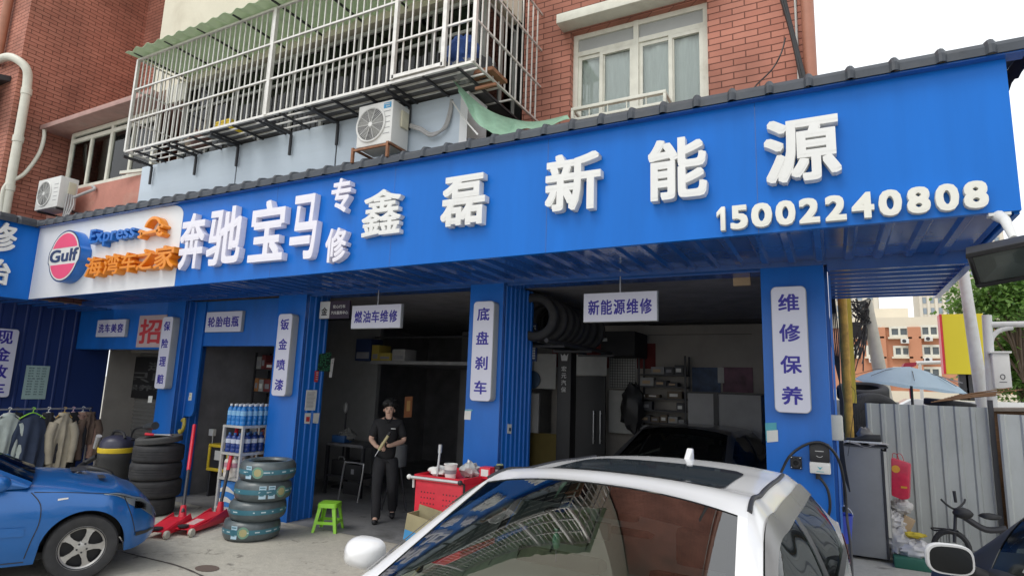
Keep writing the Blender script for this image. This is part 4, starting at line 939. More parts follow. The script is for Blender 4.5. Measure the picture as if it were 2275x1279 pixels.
        for sx_, yy in ((-.36, y0 - 1.25), (.36, y0 - 1.25), (-.36, y0 - 2.05), (.36, y0 - 2.05)):
            st = MB(); st.obox(Matrix.Translation((sx_, yy, .62)) @ Matrix.Rotation(rad(14), 4, 'X'), (-.24, -.07, -.2), (.24, .07, .42)); st.obox(Matrix.Translation((sx_, yy - .15, 1.12)), (-.13, -.05, -.06), (.13, .05, .12)); st.obox(Matrix.Translation((sx_, yy + .25, .45)), (-.25, -.27, -.1), (.25, .25, .1)); st.build('seat', M_SEAT, root, bevel=.035)
        sw = MB(); c = Vector((P.get('drvx', -.36), y0 - .72, zb_ - .02)); Mw = Matrix.Translation(c) @ Matrix.Rotation(rad(65), 4, 'X')
        sw.tube([Mw @ Vector((.185 * math.cos(a), .185 * math.sin(a), 0)) for a in [2 * math.pi * i / 28 for i in range(28)]], .014, 8, closed=True)
        for a in (0, 2.6, 3.7): sw.tube([Mw @ Vector((.05 * math.cos(a), .05 * math.sin(a), 0)), Mw @ Vector((.18 * math.cos(a), .18 * math.sin(a), 0))], .014, 6)
        sw.lathe([(0, .02), (.06, .015), (.07, -.02)], 16, Mw); sw.build('steering_wheel', M_TRIM, root, smooth=True)
        mi = MB(); c = top(K - 3, .5) + Vector((0, -.12, -.06)); mi.obox(Matrix.Translation(c), (-.12, -.02, -.035), (.12, .02, .035)); mi.tube([c + Vector((0, .02, 0)), top(K - 2, .5, -.01)], .01, 6); mi.build('rear_mirror', M_TRIM, root, bevel=.012)
    def patch(s, name, y0, y1, u0, u1, m_, side=1, off=.004, ny=12, nu=6, mask=None, parent=None):
        g = MB(); vs = []; fs = []
        n = nu + 1
        for i in range(ny + 1):
            y = y0 + (y1 - y0) * i / ny; a, b = (u0, u1) if mask is None else mask(i / ny)
            for j in range(nu + 1): vs.append(s.pt(y, a + (b - a) * j / nu, side, off))
        g.add(vs, [(i * n + j, (i + 1) * n + j, (i + 1) * n + j + 1, i * n + j + 1) for i in range(ny) for j in range(nu)])
        return g.build(name, m_, parent or s.root, smooth=True)
    def seam(s, path, w_=.006, side=1, name='door_seam'):
        g = MB(); ps = [s.pt(y, u, side, .0025) for y, u in path]
        g.tube(smooth_path(ps, 6), w_ / 2, 5, caps=False); return g.build(name, M_TRIM, s.root)
    def side_mirror(s, pos, sd, m_, size=(.1, .09, .075)):
        c = Vector(pos); g = MB(); vs = []; n_ = 28; rows = [(-.55, 1.0), (-.35, 1.04), (.0, 1.02), (.35, .92), (.65, .74), (.88, .45), (1.0, .12)]
        for yy, k in rows:
            for q in range(n_):
                a = 2 * math.pi * q / n_; ca, sa = math.cos(a), math.sin(a); e_ = .62
                vs.append(c + Vector((size[0] * k * math.copysign(abs(ca) ** e_, ca), size[1] * yy, size[2] * k * math.copysign(abs(sa) ** e_, sa) * (1.0 if sa > 0 else .9))))
        g.add(vs, [(i * n_ + q, i * n_ + (q + 1) % n_, (i + 1) * n_ + (q + 1) % n_, (i + 1) * n_ + q) for i in range(len(rows) - 1) for q in range(n_)] + [tuple(range(n_)), tuple(range((len(rows) - 1) * n_, len(rows) * n_))])
        o = g.build('side_mirror', m_, s.root, smooth=True)
        h = MB(); h.add([Vector((v.x * .90 + c.x * .10, v.y - .002, v.z * .88 + c.z * .12)) for v in vs[:n_]], [tuple(range(n_))]); h.build('mirror_glass', M_MIRGL, o)
        a = MB(); a.tube([c + Vector((-sd * size[0] * .7, 0, -size[2] * .5)), c + Vector((-sd * (size[0] + .10), .0, -size[2] * 1.1))], [.03, .035], 10); a.build('mirror_arm', M_TRIM, o, smooth=True)
    def place(s, loc, rz): s.root.location = loc; s.root.rotation_euler = (0, 0, rz)

# ---- white saloon nose-on to the camera
P_white = dict(nose=.84, tail=-3.98, wb=2.78, wr=.325, ww=.215, arch=.365, crown=.035, bow=.045, pillar=.028, wsg=M_WSGLASS, vt=.15, drv=.72, drvx=.36, crease=.012,
    hw=[(-3.98, .74), (-3.7, .86), (-3.0, .905), (-1.5, .915), (-.2, .905), (.4, .86), (.72, .74), (.84, .62)],
    belt=[(-3.98, .93), (-3.6, 1.0), (-2.6, .985), (-1.2, .93), (-.5, .875), (.2, .81), (.65, .70), (.84, .60)],
    top=[(-3.98, 1.0), (-3.7, 1.04), (-3.2, 1.06), (-2.6, 1.0), (-.9, .93), (-.44, .91), (.2, .86), (.65, .74), (.84, .62)],
    sill=[(-3.98, .34), (-3.6, .24), (-2.5, .2), (.3, .2), (.84, .24)],
    rail=[(.80, -.44, .90), (.635, -1.46, 1.40), (.605, -1.95, 1.435), (.595, -2.5, 1.44), (.575, -3.2, 1.39), (.64, -3.82, 1.06)],
    beltline=[(.862, -.50, .89), (.885, -1.0, .955), (.89, -1.7, .985), (.885, -2.4, 1.0), (.87, -3.05, 1.03), (.80, -3.72, 1.055)],
    win=(7, 30, 48))
M_WHITEPAINT = car_paint('car_white', (.74, .735, .73), .25)
wc = Car('white_saloon', 'white saloon car parked nose on before the garage', 'car', P_white)
wc.build(M_WHITEPAINT)
K_ = wc.K
# sunroof, roof mouldings, aerial, rain visors
sr = wc.strip(int(K_ * 1.55), int(K_ * 2.95), .10, .90, 24, .004)
def rounded_sunroof():
    g = MB(); i0, i1, q0, q1 = K_ * 1.5, K_ * 3.05, .12, .88; nu_, nv_ = 12, 28; vs = []
    for a in range(nu_ + 1):
        t = a / nu_; ins = .05 * (1 - min(1, math.sin(math.pi * min(max(t, .0), 1)) * 3.2))
        for b in range(nv_ + 1):
            q = q0 + ins + (q1 - q0 - 2 * ins) * b / nv_; fi = i0 + (i1 - i0) * t; k0 = int(fi); fr_ = fi - k0
            vs.append(wc.top(k0, q, .005).lerp(wc.top(k0 + 1, q, .005), fr_))
    n = nv_ + 1; return g.add(vs, [(i * n + j, (i + 1) * n + j, (i + 1) * n + j + 1, i * n + j + 1) for i in range(nu_) for j in range(nv_)])
rounded_sunroof().build('sunroof', mat('sunroof_glass', (.035, .045, .055), .08, var=0, spec=.6), wc.root, smooth=True)
for sd in (1, -1):
    g = MB(); g.tube([Vector((p.x * sd, p.y, p.z)) + Vector((sd * .006, 0, .0)) for p in wc.Rs[K_ + 1:(wc.N - 1) * K_ - 5]], .011, 8); g.build('roof_moulding', M_TRIM, wc.root, smooth=True)
    vs = wc.sstrip(5, 46, .12, .27, sd, .016, 3); vs.build('rain_visor', mat('visor_grey', (.16, .155, .15), .25, var=.05) if sd == 1 else bpy.data.materials['visor_grey'], wc.root, smooth=True)
    wc.side_mirror((sd * 1.0, -1.0, 1.07), sd, M_WHITEPAINT, (.098, .09, .074))
    wc.seam([(-.42, .08), (-.46, .3), (-.5, .5), (-.52, .59)], .008, sd); wc.seam([(-1.55, .03), (-1.56, .3), (-1.58, .59)], .008, sd); wc.seam([(-2.42, .6), (-2.5, .45), (-2.62, .3)], .008, sd)
    wc.patch('door_handle', -1.42, -1.2, .47, .50, M_CHROME, sd, .02, 6, 2); wc.patch('door_handle', -2.35, -2.15, .48, .51, M_CHROME, sd, .02, 6, 2)
    wc.patch('headlight', .28, .74, .52, .66, M_LAMPIN, sd, .006); wc.patch('tail_light', -3.93, -3.6, .45, .62, mat('tail_red', (.3, .01, .01), .2) if sd == 1 else bpy.data.materials['tail_red'], sd, .006)
g = MB(); c = wc.top((wc.N - 1) * K_ - 3, .5, 0); g.prism([(-.018, c.y + .10, c.z - .02), (-.018, c.y - .06, c.z - .02), (-.012, c.y - .07, c.z + .065), (-.012, c.y - .035, c.z + .07)], (.036, 0, 0)); g.build('roof_aerial', M_WHITEPAINT, wc.root, bevel=.008)
g = MB(); g.box((-.48, .825, .3), (.48, .86, .5)); g.build('grille', M_TRIM, wc.root, bevel=.01)
for k, (xw, ln) in enumerate(((-.42, .62), (.22, .6))):
    g = MB(); a = wc.top(1, .5 + xw * .5, .02); b = wc.top(3, .5 + (xw + ln) * .5, .012); g.tube(smooth_path([a, a.lerp(b, .5) + Vector((0, 0, .005)), b], 6), .009, 6); g.build('wiper', M_TRIM, wc.root)
# hanging charm and inspection stickers
ch = thing('hanging_charm', 'jade green charm dangling behind the white car windscreen', 'ornament', (0, 0, 0))
WCL = (-1.13, 1.43, 0); WCR = math.pi - rad(4.0); WCS = (1.075, 1.0, 1.025)
MW = Matrix.Translation(WCL) @ Matrix.Rotation(WCR, 4, 'Z') @ Matrix.Diagonal((*WCS, 1))
c = wc.top(K_ - 3, .5) + Vector((0, -.10, -.10))
g = MB(); g.tube([MW @ (c + Vector((.12, 0, .09))), MW @ (c + Vector((.12, 0, .02)))], .002, 5); g.build('cord', M_DKSTEEL, ch)
g = MB(); cc = MW @ (c + Vector((.12, 0, -.03))); g.lathe([(0, .035), (.008, .033), (.014, .025), (.019, .008), (.019, -.01), (.015, -.025), (.006, -.036), (0, -.037)], 14, Matrix.Translation(cc)); g.lathe([(.004, .036), (.012, .05), (.010, .054), (.003, .038)], 12, Matrix.Translation(cc)); g.build('jade_bead', mat('jade', (.25, .5, .36), .25, var=.25), ch, smooth=True)
g = MB(); g.tube([cc + Vector((0, 0, -.037)), cc + Vector((0, 0, -.09))], .004, 6); g.build('tassel', mat('tassel_purple', (.12, .06, .14), .8), ch)
wc.place(WCL, WCR); wc.root.scale = WCS

# ---- blue hatchback
P_blue = dict(nose=.655, tail=-3.05, wb=2.44, wr=.298, ww=.185, arch=.345, crown=.03, bow=.05, pillar=.045, vt=.14, drv=.3, drvx=-.34,
    hw=[(-3.05, .66), (-2.8, .77), (-2.2, .815), (-1.2, .825), (-.3, .825), (.15, .81), (.38, .735), (.55, .6), (.655, .46)],
    belt=[(-3.05, .86), (-2.4, .92), (-1.0, .875), (-.3, .835), (.2, .765), (.45, .68), (.58, .60), (.655, .53)],
    top=[(-3.05, .9), (-2.4, .95), (-1.2, .93), (-.62, .945), (-.2, .91), (.25, .835), (.45, .745), (.58, .65), (.655, .56)],
    sill=[(-3.05, .33), (-2.6, .25), (-.4, .2), (.45, .21), (.655, .26)],
    rail=[(.735, -.46, .905), (.565, -1.42, 1.36), (.56, -1.8, 1.415), (.55, -2.3, 1.40), (.52, -2.75, 1.33), (.62, -3.0, .95)],
    beltline=[(.79, -.50, .88), (.80, -1.0, .885), (.805, -1.5, .90), (.80, -2.1, .92), (.77, -2.6, .94), (.70, -2.98, .95)],
    win=(8, 34, 48))
M_BLUEPAINT = car_paint('car_blue', (.012, .13, .42), .3, .25)
bc_ = Car('blue_hatchback', 'blue hatchback car with dark headlamp turned toward the clothes rack', 'car', P_blue)
bc_.build(M_BLUEPAINT)
for sd in (1, -1):
    bc_.seam([(-.43, .06), (-.40, .2), (-.36, .35), (-.37, .5), (-.45, .6)], .009, sd); bc_.seam([(-1.55, .05), (-1.58, .3), (-1.6, .6)], .009, sd)
    bc_.seam([(-.43, .03), (-1.0, .03), (-1.52, .03)], .009, sd); bc_.seam([(.30, .60), (.38, .42), (.44, .20)], .008, sd, 'bumper_seam')
    bc_.seam([(-.43, .61), (-.1, .615), (.2, .62), (.42, .61)], .007, sd, 'bonnet_seam')
    bc_.patch('side_moulding', -1.5, -.46, .25, .32, M_BLUEPAINT, sd, .012, 12, 3)
    bc_.patch('indicator', -.245, -.165, .44, .475, mat('indicator_lens', (.75, .72, .66), .15) if sd == 1 else bpy.data.materials['indicator_lens'], sd, .008, 8, 4)
    hl = bc_.patch('headlight', .12, .63, .5, .7, M_LAMPIN, sd, .003, 18, 6, mask=lambda t: (.615 - .17 * t, .635 + .07 * math.sin(min(1, t * 1.4) * 1.57) - .02 * t))
    bc_.patch('lamp_cover', .11, .64, .5, .7, M_LAMPCL, sd, .012, 18, 6, mask=lambda t: (.610 - .17 * t, .640 + .07 * math.sin(min(1, t * 1.4) * 1.57) - .02 * t), parent=hl)
    bc_.patch('lamp_bowl', .40, .52, .50, .585, M_CHROME, sd, .006, 8, 4, parent=hl)
    bc_.patch('rubbing_strip', .44, .63, .16, .21, M_TRIM, sd, .010, 8, 2)
    bc_.side_mirror((sd * .915, -.68, .95), sd, M_BLUEPAINT, (.095, .075, .07))
g = MB(); g.box((-.2, -.12, .915), (.02, .02, .93)); g.build('bonnet_vent', M_TRIM, bc_.root, bevel=.005)
g = MB(); g.box((.14, .10, .878), (.38, .16, .884)); o = g.build('bonnet_scoop', M_TRIM, bc_.root, bevel=.002)
BH = rad(-23)
bc_.place((-6.40 - .80 * math.cos(BH), 3.47 - .80 * math.sin(BH), 0), BH)

# ---- dark car at the frame edge, facing away
dk = Car('dark_car', 'dark grey car with bright rimmed mirror parked beside the steel cabinet', 'car', dict(P_white, wsg=glass_mat('plain_glass', (.10, .12, .115), .03, ior=1.25), swg=glass_mat('dark_glass', (.16, .19, .18), .12, ior=1.15), pillar=.075, drv=.3, drvx=-.36, wr=.36, arch=.40,
    belt=[(a, b + .16) for a, b in P_white['belt']], top=[(a, b + .17) for a, b in P_white['top']], rail=[(a, b, c + (.24 if i in (0, 5) else .36)) for i, (a, b, c) in enumerate(P_white['rail'])], beltline=[(a, b, c + .17) for a, b, c in P_white['beltline']]))
M_DARKPAINT = mat('car_dark', (.022, .022, .023), .45, var=.1, spec=.25)
dk.build(M_DARKPAINT)
M_MIRW = mat('mirror_white', (.66, .66, .66), .3, var=.03)
for sd in (1, -1):
    dk.side_mirror((sd * 1.05, -.75, 1.14), sd, M_MIRW, (.105, .07, .078))
    dk.seam([(-.42, .08), (-.46, .3), (-.52, .59)], .008, sd); dk.seam([(-1.55, .03), (-1.58, .59)], .008, sd)
    dk.patch('door_handle', -1.42, -1.2, .47, .50, M_TRIM, sd, .02, 6, 2)
g = MB(); q = [dk.sidep(14, .75, -1, .004), dk.sidep(17, .75, -1, .004), dk.sidep(17, .9, -1, .004), dk.sidep(14, .9, -1, .004)]; g.quad(*q); g.build('window_sticker', mat('sticker_grey', (.35, .35, .33), .6), dk.root)
dk.place((1.43, 4.94, 0), rad(8))

# ---- dark car inside the open bay (same shell, other paint)
ib = Car('parked_car', 'black car standing inside the open bay behind the white saloon', 'car', P_white)
ib.build(car_paint('car_graphite', (.05, .052, .06), .3)); ib.place((-2.0, 7.4, 0), math.pi + rad(-4))
# ================================================================== tyres, stools, jacks, racks before the shop
def tyre_prof(R, w): return [(R * .63, -w * .40), (R * .68, -w * .49), (R * .80, -w * .52), (R * .93, -w * .48), (R * .985, -w * .40), (R, -w * .30), (R, -w * .17), (R * .984, -w * .165), (R * .984, -w * .135), (R, -w * .13), (R, -w * .02), (R * .984, -w * .015), (R * .984, w * .015), (R, w * .02), (R, w * .13), (R * .984, w * .135), (R * .984, w * .165), (R, w * .17), (R, w * .30), (R * .985, w * .40), (R * .93, w * .48), (R * .80, w * .52), (R * .68, w * .49), (R * .63, w * .40), (R * .66, w * .3), (R * .88, w * .36), (R * .88, -w * .36), (R * .66, -w * .3)]
c0 = PZ(333, 1150); dr = Vector((c0.x, c0.y, 0)).normalized(); c0 = c0 + dr * .33
used = MB().lathe(tyre_prof(.33, .235), 56, close=True)
lab = ['lowest worn tyre of the bare used stack behind the blue car', 'second worn tyre from the ground in the bare used stack', 'third worn tyre from the ground in the bare used stack', 'highest full worn tyre of the bare used stack']
for k in range(4):
    o = used.build('used_tyre', M_RUBBER, smooth=True) if k == 0 else u0.copy()
    if k == 0: u0 = o
    else: COL.objects.link(o)
    o.location = c0 + Vector((random.uniform(-.03, .03), random.uniform(-.03, .03), .122 + .24 * k)); o.rotation_euler = (0, 0, k * 1.1); tag(o, lab[k], 'tyre', 'used tyres stacked by the first pillar')
o = MB().lathe(tyre_prof(.30, .09), 48, close=True).build('flat_tyre', mat('rubber_grey', (.07, .07, .068), .8, var=.2), smooth=True); o.location = c0 + Vector((.02, -.02, 1.03)); o.rotation_euler = (rad(5), rad(-3), 0); tag(o, 'thin grey slack tyre lying on top of the used stack', 'tyre')
# wrench and red tool on the stack
t = thing('ratchet_wrench', 'red handled ratchet tool lying on the thin grey tyre', 'wrench', c0 + Vector((0, 0, 1.1)))
g = MB(); a = c0 + Vector((.02, -.1, 1.10)); g.tube([a, a + Vector((.30, .05, .01))], .014, 8); g.build('shaft', M_SILVER, t); g = MB(); g.tube([a + Vector((-.16, -.03, 0)), a], [.022, .018], 8); g.build('handle', M_RED, t, smooth=True)
# gooseneck lamp
t = thing('gooseneck_lamp', 'black gooseneck work lamp bending over the used tyres', 'lamp', c0 + Vector((-.25, 0, .95)))
b_ = PY(283, 1010, c0.y - .1); h_ = PY(322, 948, c0.y - .1)
g = MB(); g.tube(smooth_path([b_ + Vector((0, 0, -.2)), b_, b_ + Vector((.02, 0, .2)), b_ + Vector((.09, 0, .37)), h_], 7), .013, 8); g.build('neck', M_BLACK, t, smooth=True)
g = MB(); e_ = PY(345, 945, c0.y - .15); g.tube([h_ - (e_ - h_) * .1, h_ + (e_ - h_) * .3, e_], [.018, .05, .055], 14); g.build('head', mat('lamp_dark', (.04, .045, .05), .35), t, smooth=True)
g = MB(); g.lathe([(0, 0), (.1, 0), (.1, .02), (.03, .035), (0, .035)], 20, Matrix.Translation(Vector((b_.x, b_.y, .98)))); g.build('base', M_BLACK, t)
# vacuum cleaner
vY = 5.35; vc = PY(258, 1000, vY); vx = vc.x
t = thing('vacuum_cleaner', 'black and yellow drum vacuum cleaner with coiled hose', 'vacuum', (vx, vY, 0))
MV = Matrix.Translation((vx, vY, 0)); zt_ = PY(258, 966, vY).z; zy = PY(258, 998, vY).z
g = MB(); g.lathe([(0, .12), (.19, .12), (.21, .2), (.21, zy - .14), (.225, zy - .12), (.225, zy - .03)], 28, MV); g.build('drum', mat('drum_grey', (.06, .06, .06), .45, var=.2), t, smooth=True)
g = MB(); g.lathe([(.23, zy - .035), (.235, zy - .02), (.235, zy + .03), (.22, zy + .035)], 28, MV); g.build('yellow_band', M_YELLOW, t, smooth=True)
g = MB(); g.lathe([(.22, zy + .035), (.215, zy + .12), (.17, zt_ - .03), (.09, zt_), (0, zt_)], 28, MV); g.build('motor_head', mat('head_navy', (.035, .035, .06), .4), t, smooth=True)
g = MB(); g.tube(smooth_path([(vx - .18, vY, zt_ - .05), (vx - .1, vY, zt_ + .05), (vx + .1, vY, zt_ + .05), (vx + .18, vY, zt_ - .03)], 6), .02, 8); g.build('handle', M_BLACK, t, smooth=True)
g = MB(); g.tube(smooth_path([(vx - .2, vY - .15, zy - .1), (vx - .34, vY - .22, zy - .2), (vx - .2, vY - .36, zy - .24), (vx + .1, vY - .36, zy - .22), (vx + .3, vY - .2, zy - .3), (vx + .28, vY - .28, zy - .46), (vx - .05, vY - .38, zy - .44), (vx - .33, vY - .25, zy - .40)], 8), .036, 10); g.build('hose', M_BLACK, t, smooth=True)
g = MB(); g.tube([(vx - .22, vY - .18, zy + .02), (vx - .12, vY - .2, zy + .2)], [.03, .04], 8); g.build('nozzle', mat('nozzle_grey', (.35, .35, .36), .4), t, smooth=True)
for a in (.6, 2.6, 4.6): g = MB(); g.ball((vx + .17 * math.cos(a), vY + .17 * math.sin(a), .06), .06, 12, 8); g.build('caster', M_BLACK, t, smooth=True)
for a in (.6, 2.6, 4.6):
    pass

# floor jacks: low red trolley, wheels, long handle
def jack(name_label, base, front, grip, m_=M_RED):
    base, front, grip = Vector(base), Vector(front), Vector(grip); ax = (front - base); L = ax.length; ax.normalize(); sd = Vector((-ax.y, ax.x, 0))
    t = thing('floor_jack', name_label, 'floor jack', base, 'red floor jacks')
    for s_ in (-1, 1):
        g = MB(); o_ = sd * (.115 * s_); e = sd * .012
        pr = [(-.02, .07), (.06, .20), (.2, .17), (.45, .11), (L + .04, .085), (L + .04, .04), (.1, .035), (0, .04)]
        g.prism([base + ax * x + Vector((0, 0, z)) + o_ for x, z in pr], e); g.build('side_plate', m_, t, bevel=.004)
    g = MB(); g.prism([base + ax * x + Vector((0, 0, z)) - sd * .103 for x, z in ((.12, .165), (.3, .145), (L, .085), (L, .075), (.12, .10))], sd * .206); g.build('deck', m_, t, bevel=.004)
    g = MB(); g.prism([base + ax * (L * .35) + Vector((0, 0, .142)) - sd * .06, base + ax * (L * .8) + Vector((0, 0, .104)) - sd * .06, base + ax * (L * .8) + Vector((0, 0, .104)) + sd * .06, base + ax * (L * .35) + Vector((0, 0, .142)) + sd * .06], (0, 0, .004)); g.build('deck_label', mat('label_pale', (.6, .42, .4), .6), t) if 'deck' in name_label else g.build('deck_label', bpy.data.materials.get('label_pale') or mat('label_pale', (.6, .42, .4), .6), t)
    g = MB(); g.lathe([(0, 0), (.06, 0), (.065, .02), (.05, .025), (0, .025)], 18, Matrix.Translation(base + ax * (L - .04) + Vector((0, 0, .10)))); g.build('saddle', M_DKSTEEL, t, smooth=True)
    for x, r in ((.06, .045), (L, .05)):
        for s_ in (-1, 1):
            g = MB(); c = base + ax * x + sd * (s_ * .15) + Vector((0, 0, r)); Mx = Matrix.Translation(c) @ sd.to_track_quat('Z', 'Y').to_matrix().to_4x4(); g.lathe([(0, -.02), (r * .9, -.02), (r, -.012), (r, .012), (r * .9, .02), (0, .02)], 16, Mx); g.build('wheel', mat('wheel_cream', (.5, .47, .4), .6) if not bpy.data.materials.get('wheel_cream') else bpy.data.materials['wheel_cream'], t, smooth=True)
    hb = base + ax * .03 + Vector((0, 0, .2)); g = MB(); g.tube([hb - Vector((0, 0, .1)), hb + (grip - hb) * .07], [.055, .035], 10); g.build('pump_socket', m_, t, smooth=True)
    m1 = hb.lerp(grip, .45); g = MB(); g.tube([hb, m1], .022, 10); g.build('handle', M_DKSTEEL, t, smooth=True)
    g = MB(); g.tube([m1, grip], .026, 10); g.build('grip', m_, t, smooth=True); return t
jb = PZ(405, 1172); jack('red floor jack with upright handle half hidden behind the blue car', jb, PZ(342, 1196), PY(432, 944, jb.y + .55))
jb = PZ(488, 1160); jack('red floor jack with pale deck label in front of the wrapped tyres', jb, PZ(400, 1190), PY(527, 950, jb.y + .35))

# wrapped new tyres
c1 = PZ(556, 1206); dr = Vector((c1.x, c1.y, 0)).normalized(); R_ = .335; c1 = c1 + dr * R_
M_TEALB = mat('band_teal', (.05, .17, .22), .4, var=.15); M_BANDTXT = mat('band_white', (.5, .6, .62), .5); M_STICK = mat('sticker_blue', (.45, .62, .72), .4, var=.1); M_GOLD = mat('sticker_green', (.16, .30, .22), .4, var=.2); M_GOLDC = mat('sticker_gold', (.40, .36, .18), .4)
tow = math.atan2(-dr.y, -dr.x)      # side that faces the yard
specs = [((-.55, .16), (-.16,)), ((.30, .36, -.02), (.62,)), ((), ()), ((-.62,), (-.28,))][::-1]
specs = [((-.62,), (-.28,)), ((), ()), ((-.02, .30), (.66,)), ((-.72,), (-.36,))]
labs = ['bottom wrapped new tyre of the labelled stack', 'second wrapped new tyre from the ground with plain teal band', 'third wrapped new tyre from the ground with two stickers', 'top wrapped new tyre of the labelled stack, open rim upward']
offs = [(0, 0), (.05, .02), (.10, .03), (.13, .05)]
for k in range(4):
    c = c1 + Vector((offs[k][0], offs[k][1], .118 + .235 * k)); t = thing('wrapped_tyre', labs[k], 'tyre', c, 'new tyres with teal wrappers')
    Mt = Matrix.Translation(c) @ Matrix.Rotation(rad(random.uniform(-1, 1)), 4, 'X')
    pr = [(R_ * .63, -.085), (R_ * .70, -.112), (R_ * .85, -.117), (R_ * .96, -.09), (R_, -.055), (R_ * 1.005, 0), (R_, .055), (R_ * .96, .09), (R_ * .85, .117), (R_ * .70, .112), (R_ * .63, .085), (R_ * .88, .07), (R_ * .88, -.07)]
    MB().lathe(pr, 56, Mt, close=True).build('carcass', M_NEWTYRE, t, smooth=True)
    g = MB()
    if True:
        n = 48; vs = []
        for i in range(n + 1):
            a = tow - 1.7 + 3.4 * i / n
            for z, rr in ((-.028, 1.0085), (.0, 1.0115), (.028, 1.0085)): vs.append(Mt @ Vector((R_ * rr * math.cos(a), R_ * rr * math.sin(a), z)))
        g.add(vs, [(i * 3 + j, i * 3 + 3 + j, i * 3 + 4 + j, i * 3 + 1 + j) for i in range(n) for j in range(2)])
    bd = g.build('wrapper_band', M_TEALB, t, smooth=True)
    def wrap(a0, a1, z0, z1, m_, name, par, rr=1.016, n=6):
        g = MB(); vs = []
        for i in range(n + 1):
            a = tow + a0 + (a1 - a0) * i / n
            for z in (z0, z1): vs.append(Mt @ Vector((R_ * (rr - .25 * z * z * 10) * math.cos(a), R_ * (rr - .25 * z * z * 10) * math.sin(a), z)))
        g.add(vs, [(i * 2, i * 2 + 2, i * 2 + 3, i * 2 + 1) for i in range(n)]); return g.build(name, m_, par, smooth=True)
    g = MB(); random.seed(k)
    for a0 in (-1.3, -.95, -.15, .12, .5, .85, 1.2):
        for z in (-.006,):
            wl_ = random.choice([.06, .16, .22]); vs = []
            for i in range(5):
                a = tow + a0 + wl_ * i / 4
                for zz in (z, z + .014): vs.append(Mt @ Vector((R_ * 1.0135 * math.cos(a), R_ * 1.0135 * math.sin(a), zz)))
            g.add(vs, [(i * 2, i * 2 + 2, i * 2 + 3, i * 2 + 1) for i in range(4)])
    g.build('band_print', M_BANDTXT, bd)
    for a in specs[k][0]:
        st = wrap(a - .12, a + .12, -.075, .075, M_STICK, 'label_sticker', t)
        for q in range(4): wrap(a - .10, a + .09 - .04 * (q % 2), .05 - .03 * q, .062 - .03 * q, M_TEALB, 'sticker_print', st, 1.0185)
    for a in specs[k][1]:
        for rad_, m_, rr in ((.068, M_GOLD, 1.016), (.045, M_GOLDC, 1.019)):
            g = MB(); vs = [Mt @ Vector((R_ * rr * math.cos(tow + a), R_ * rr * math.sin(tow + a), 0))]
            for i in range(20):
                q = 2 * math.pi * i / 20; aa = tow + a + rad_ * math.cos(q) / R_; vs.append(Mt @ Vector((R_ * rr * .998 * math.cos(aa), R_ * rr * .998 * math.sin(aa), rad_ * math.sin(q))))
            g.add(vs, [(0, 1 + i, 1 + (i + 1) % 20) for i in range(20)]); o = g.build('round_sticker', m_, t if rr < 1.017 else o)

# bottle rack
ry = 5.95; rx0 = PZ(468, 1148).x; rx1 = PY(541, 945, ry).x; ryb = ry + .62; rzt = PY(510, 944, ry).z
M_RACK = mat('rack_grey', (.50, .50, .48), .45, .2, var=.1)
t = thing('bottle_rack', 'pale grey steel rack of coolant bottles behind the wrapped tyres', 'rack', ((rx0 + rx1) / 2, ry + .3, 0))
for x in (rx0, rx1 - .035):
    for y in (ry, ryb): g = MB(); g.box((x, y, 0), (x + .035, y + .035, rzt)); g.build('upright', M_RACK, t)
shz = [.12, .52, PY(510, 1010, ry).z, rzt - .03]
for z in shz: g = MB(); g.box((rx0 + .002, ry - .004, z), (rx1 - .002, ryb + .039, z + .032)); g.build('shelf', M_RACK, t)
M_COOL = mat('coolant_blue', (.02, .20, .55), .15, var=.1, spec=.6); M_COOLCAP = mat('cap_white', (.7, .72, .74), .4); M_NAVYB = mat('fluid_navy', (.02, .05, .22), .18, var=.1); M_WHITEB = mat('bottle_white', (.66, .62, .56), .35); M_LBL = mat('bottle_label', (.55, .6, .7), .5, var=.2)
def bottle(bm_, cap_m, lab_m, R, H, name, label, cat, group):
    t = thing(name, label, cat, (0, 0, 0), group)
    MB().lathe([(0, 0), (R * .95, 0), (R, .01), (R, H * .18), (R * .95, H * .2), (R, H * .22), (R, H * .4), (R * .95, H * .42), (R, H * .44), (R, H * .7), (R * .85, H * .8), (R * .38, H * .88), (R * .36, H * .92)], 16).build('body', bm_, t, smooth=True)
    MB().lathe([(R * .42, H * .90), (R * .42, H), (0, H)], 12).build('cap', cap_m, t, smooth=True)
    MB().lathe([(R * 1.012, H * .46), (R * 1.012, H * .68)], 16).build('label', lab_m, t, smooth=True); return t
def place_all(proto, spots, labels):
    for i, p in enumerate(spots):
        o = proto if i == 0 else dup(proto); o.location = p; o['label'] = labels[i] if isinstance(labels, list) else labels
H1 = .30
proto = bottle(M_COOL, M_COOLCAP, mat('label_lightblue', (.25, .5, .75), .4), .043, H1, 'coolant_bottle', 'x', 'bottle', 'light blue bottles on the top shelf of the rack')
sp = [(rx0 + .06 + .092 * i, ry + .06 + .095 * j, rzt + .003) for j in range(6) for i in range(int((rx1 - rx0 - .06) / .092))]
place_all(proto, sp, 'light blue bottle with white cap packed on the top shelf of the rack')
proto = bottle(M_NAVYB, mat('cap_blue', (.05, .15, .4), .4), M_LBL, .05, .27, 'fluid_bottle', 'x', 'bottle', 'dark blue bottles on the middle shelf of the rack')
sp = [(rx0 + .08 + .112 * i, ry + .07 + .12 * j, shz[2] + .035) for j in range(4) for i in range(int((rx1 - rx0 - .08) / .112))]
place_all(proto, sp, 'dark blue bottle with pale label on the middle shelf of the rack')
proto = bottle(M_WHITEB, M_COOLCAP, mat('label_redblue', (.45, .25, .3), .5, var=.4, scale=30), .058, .29, 'cleaner_bottle', 'x', 'bottle', 'cream bottles on the lower rack shelf')
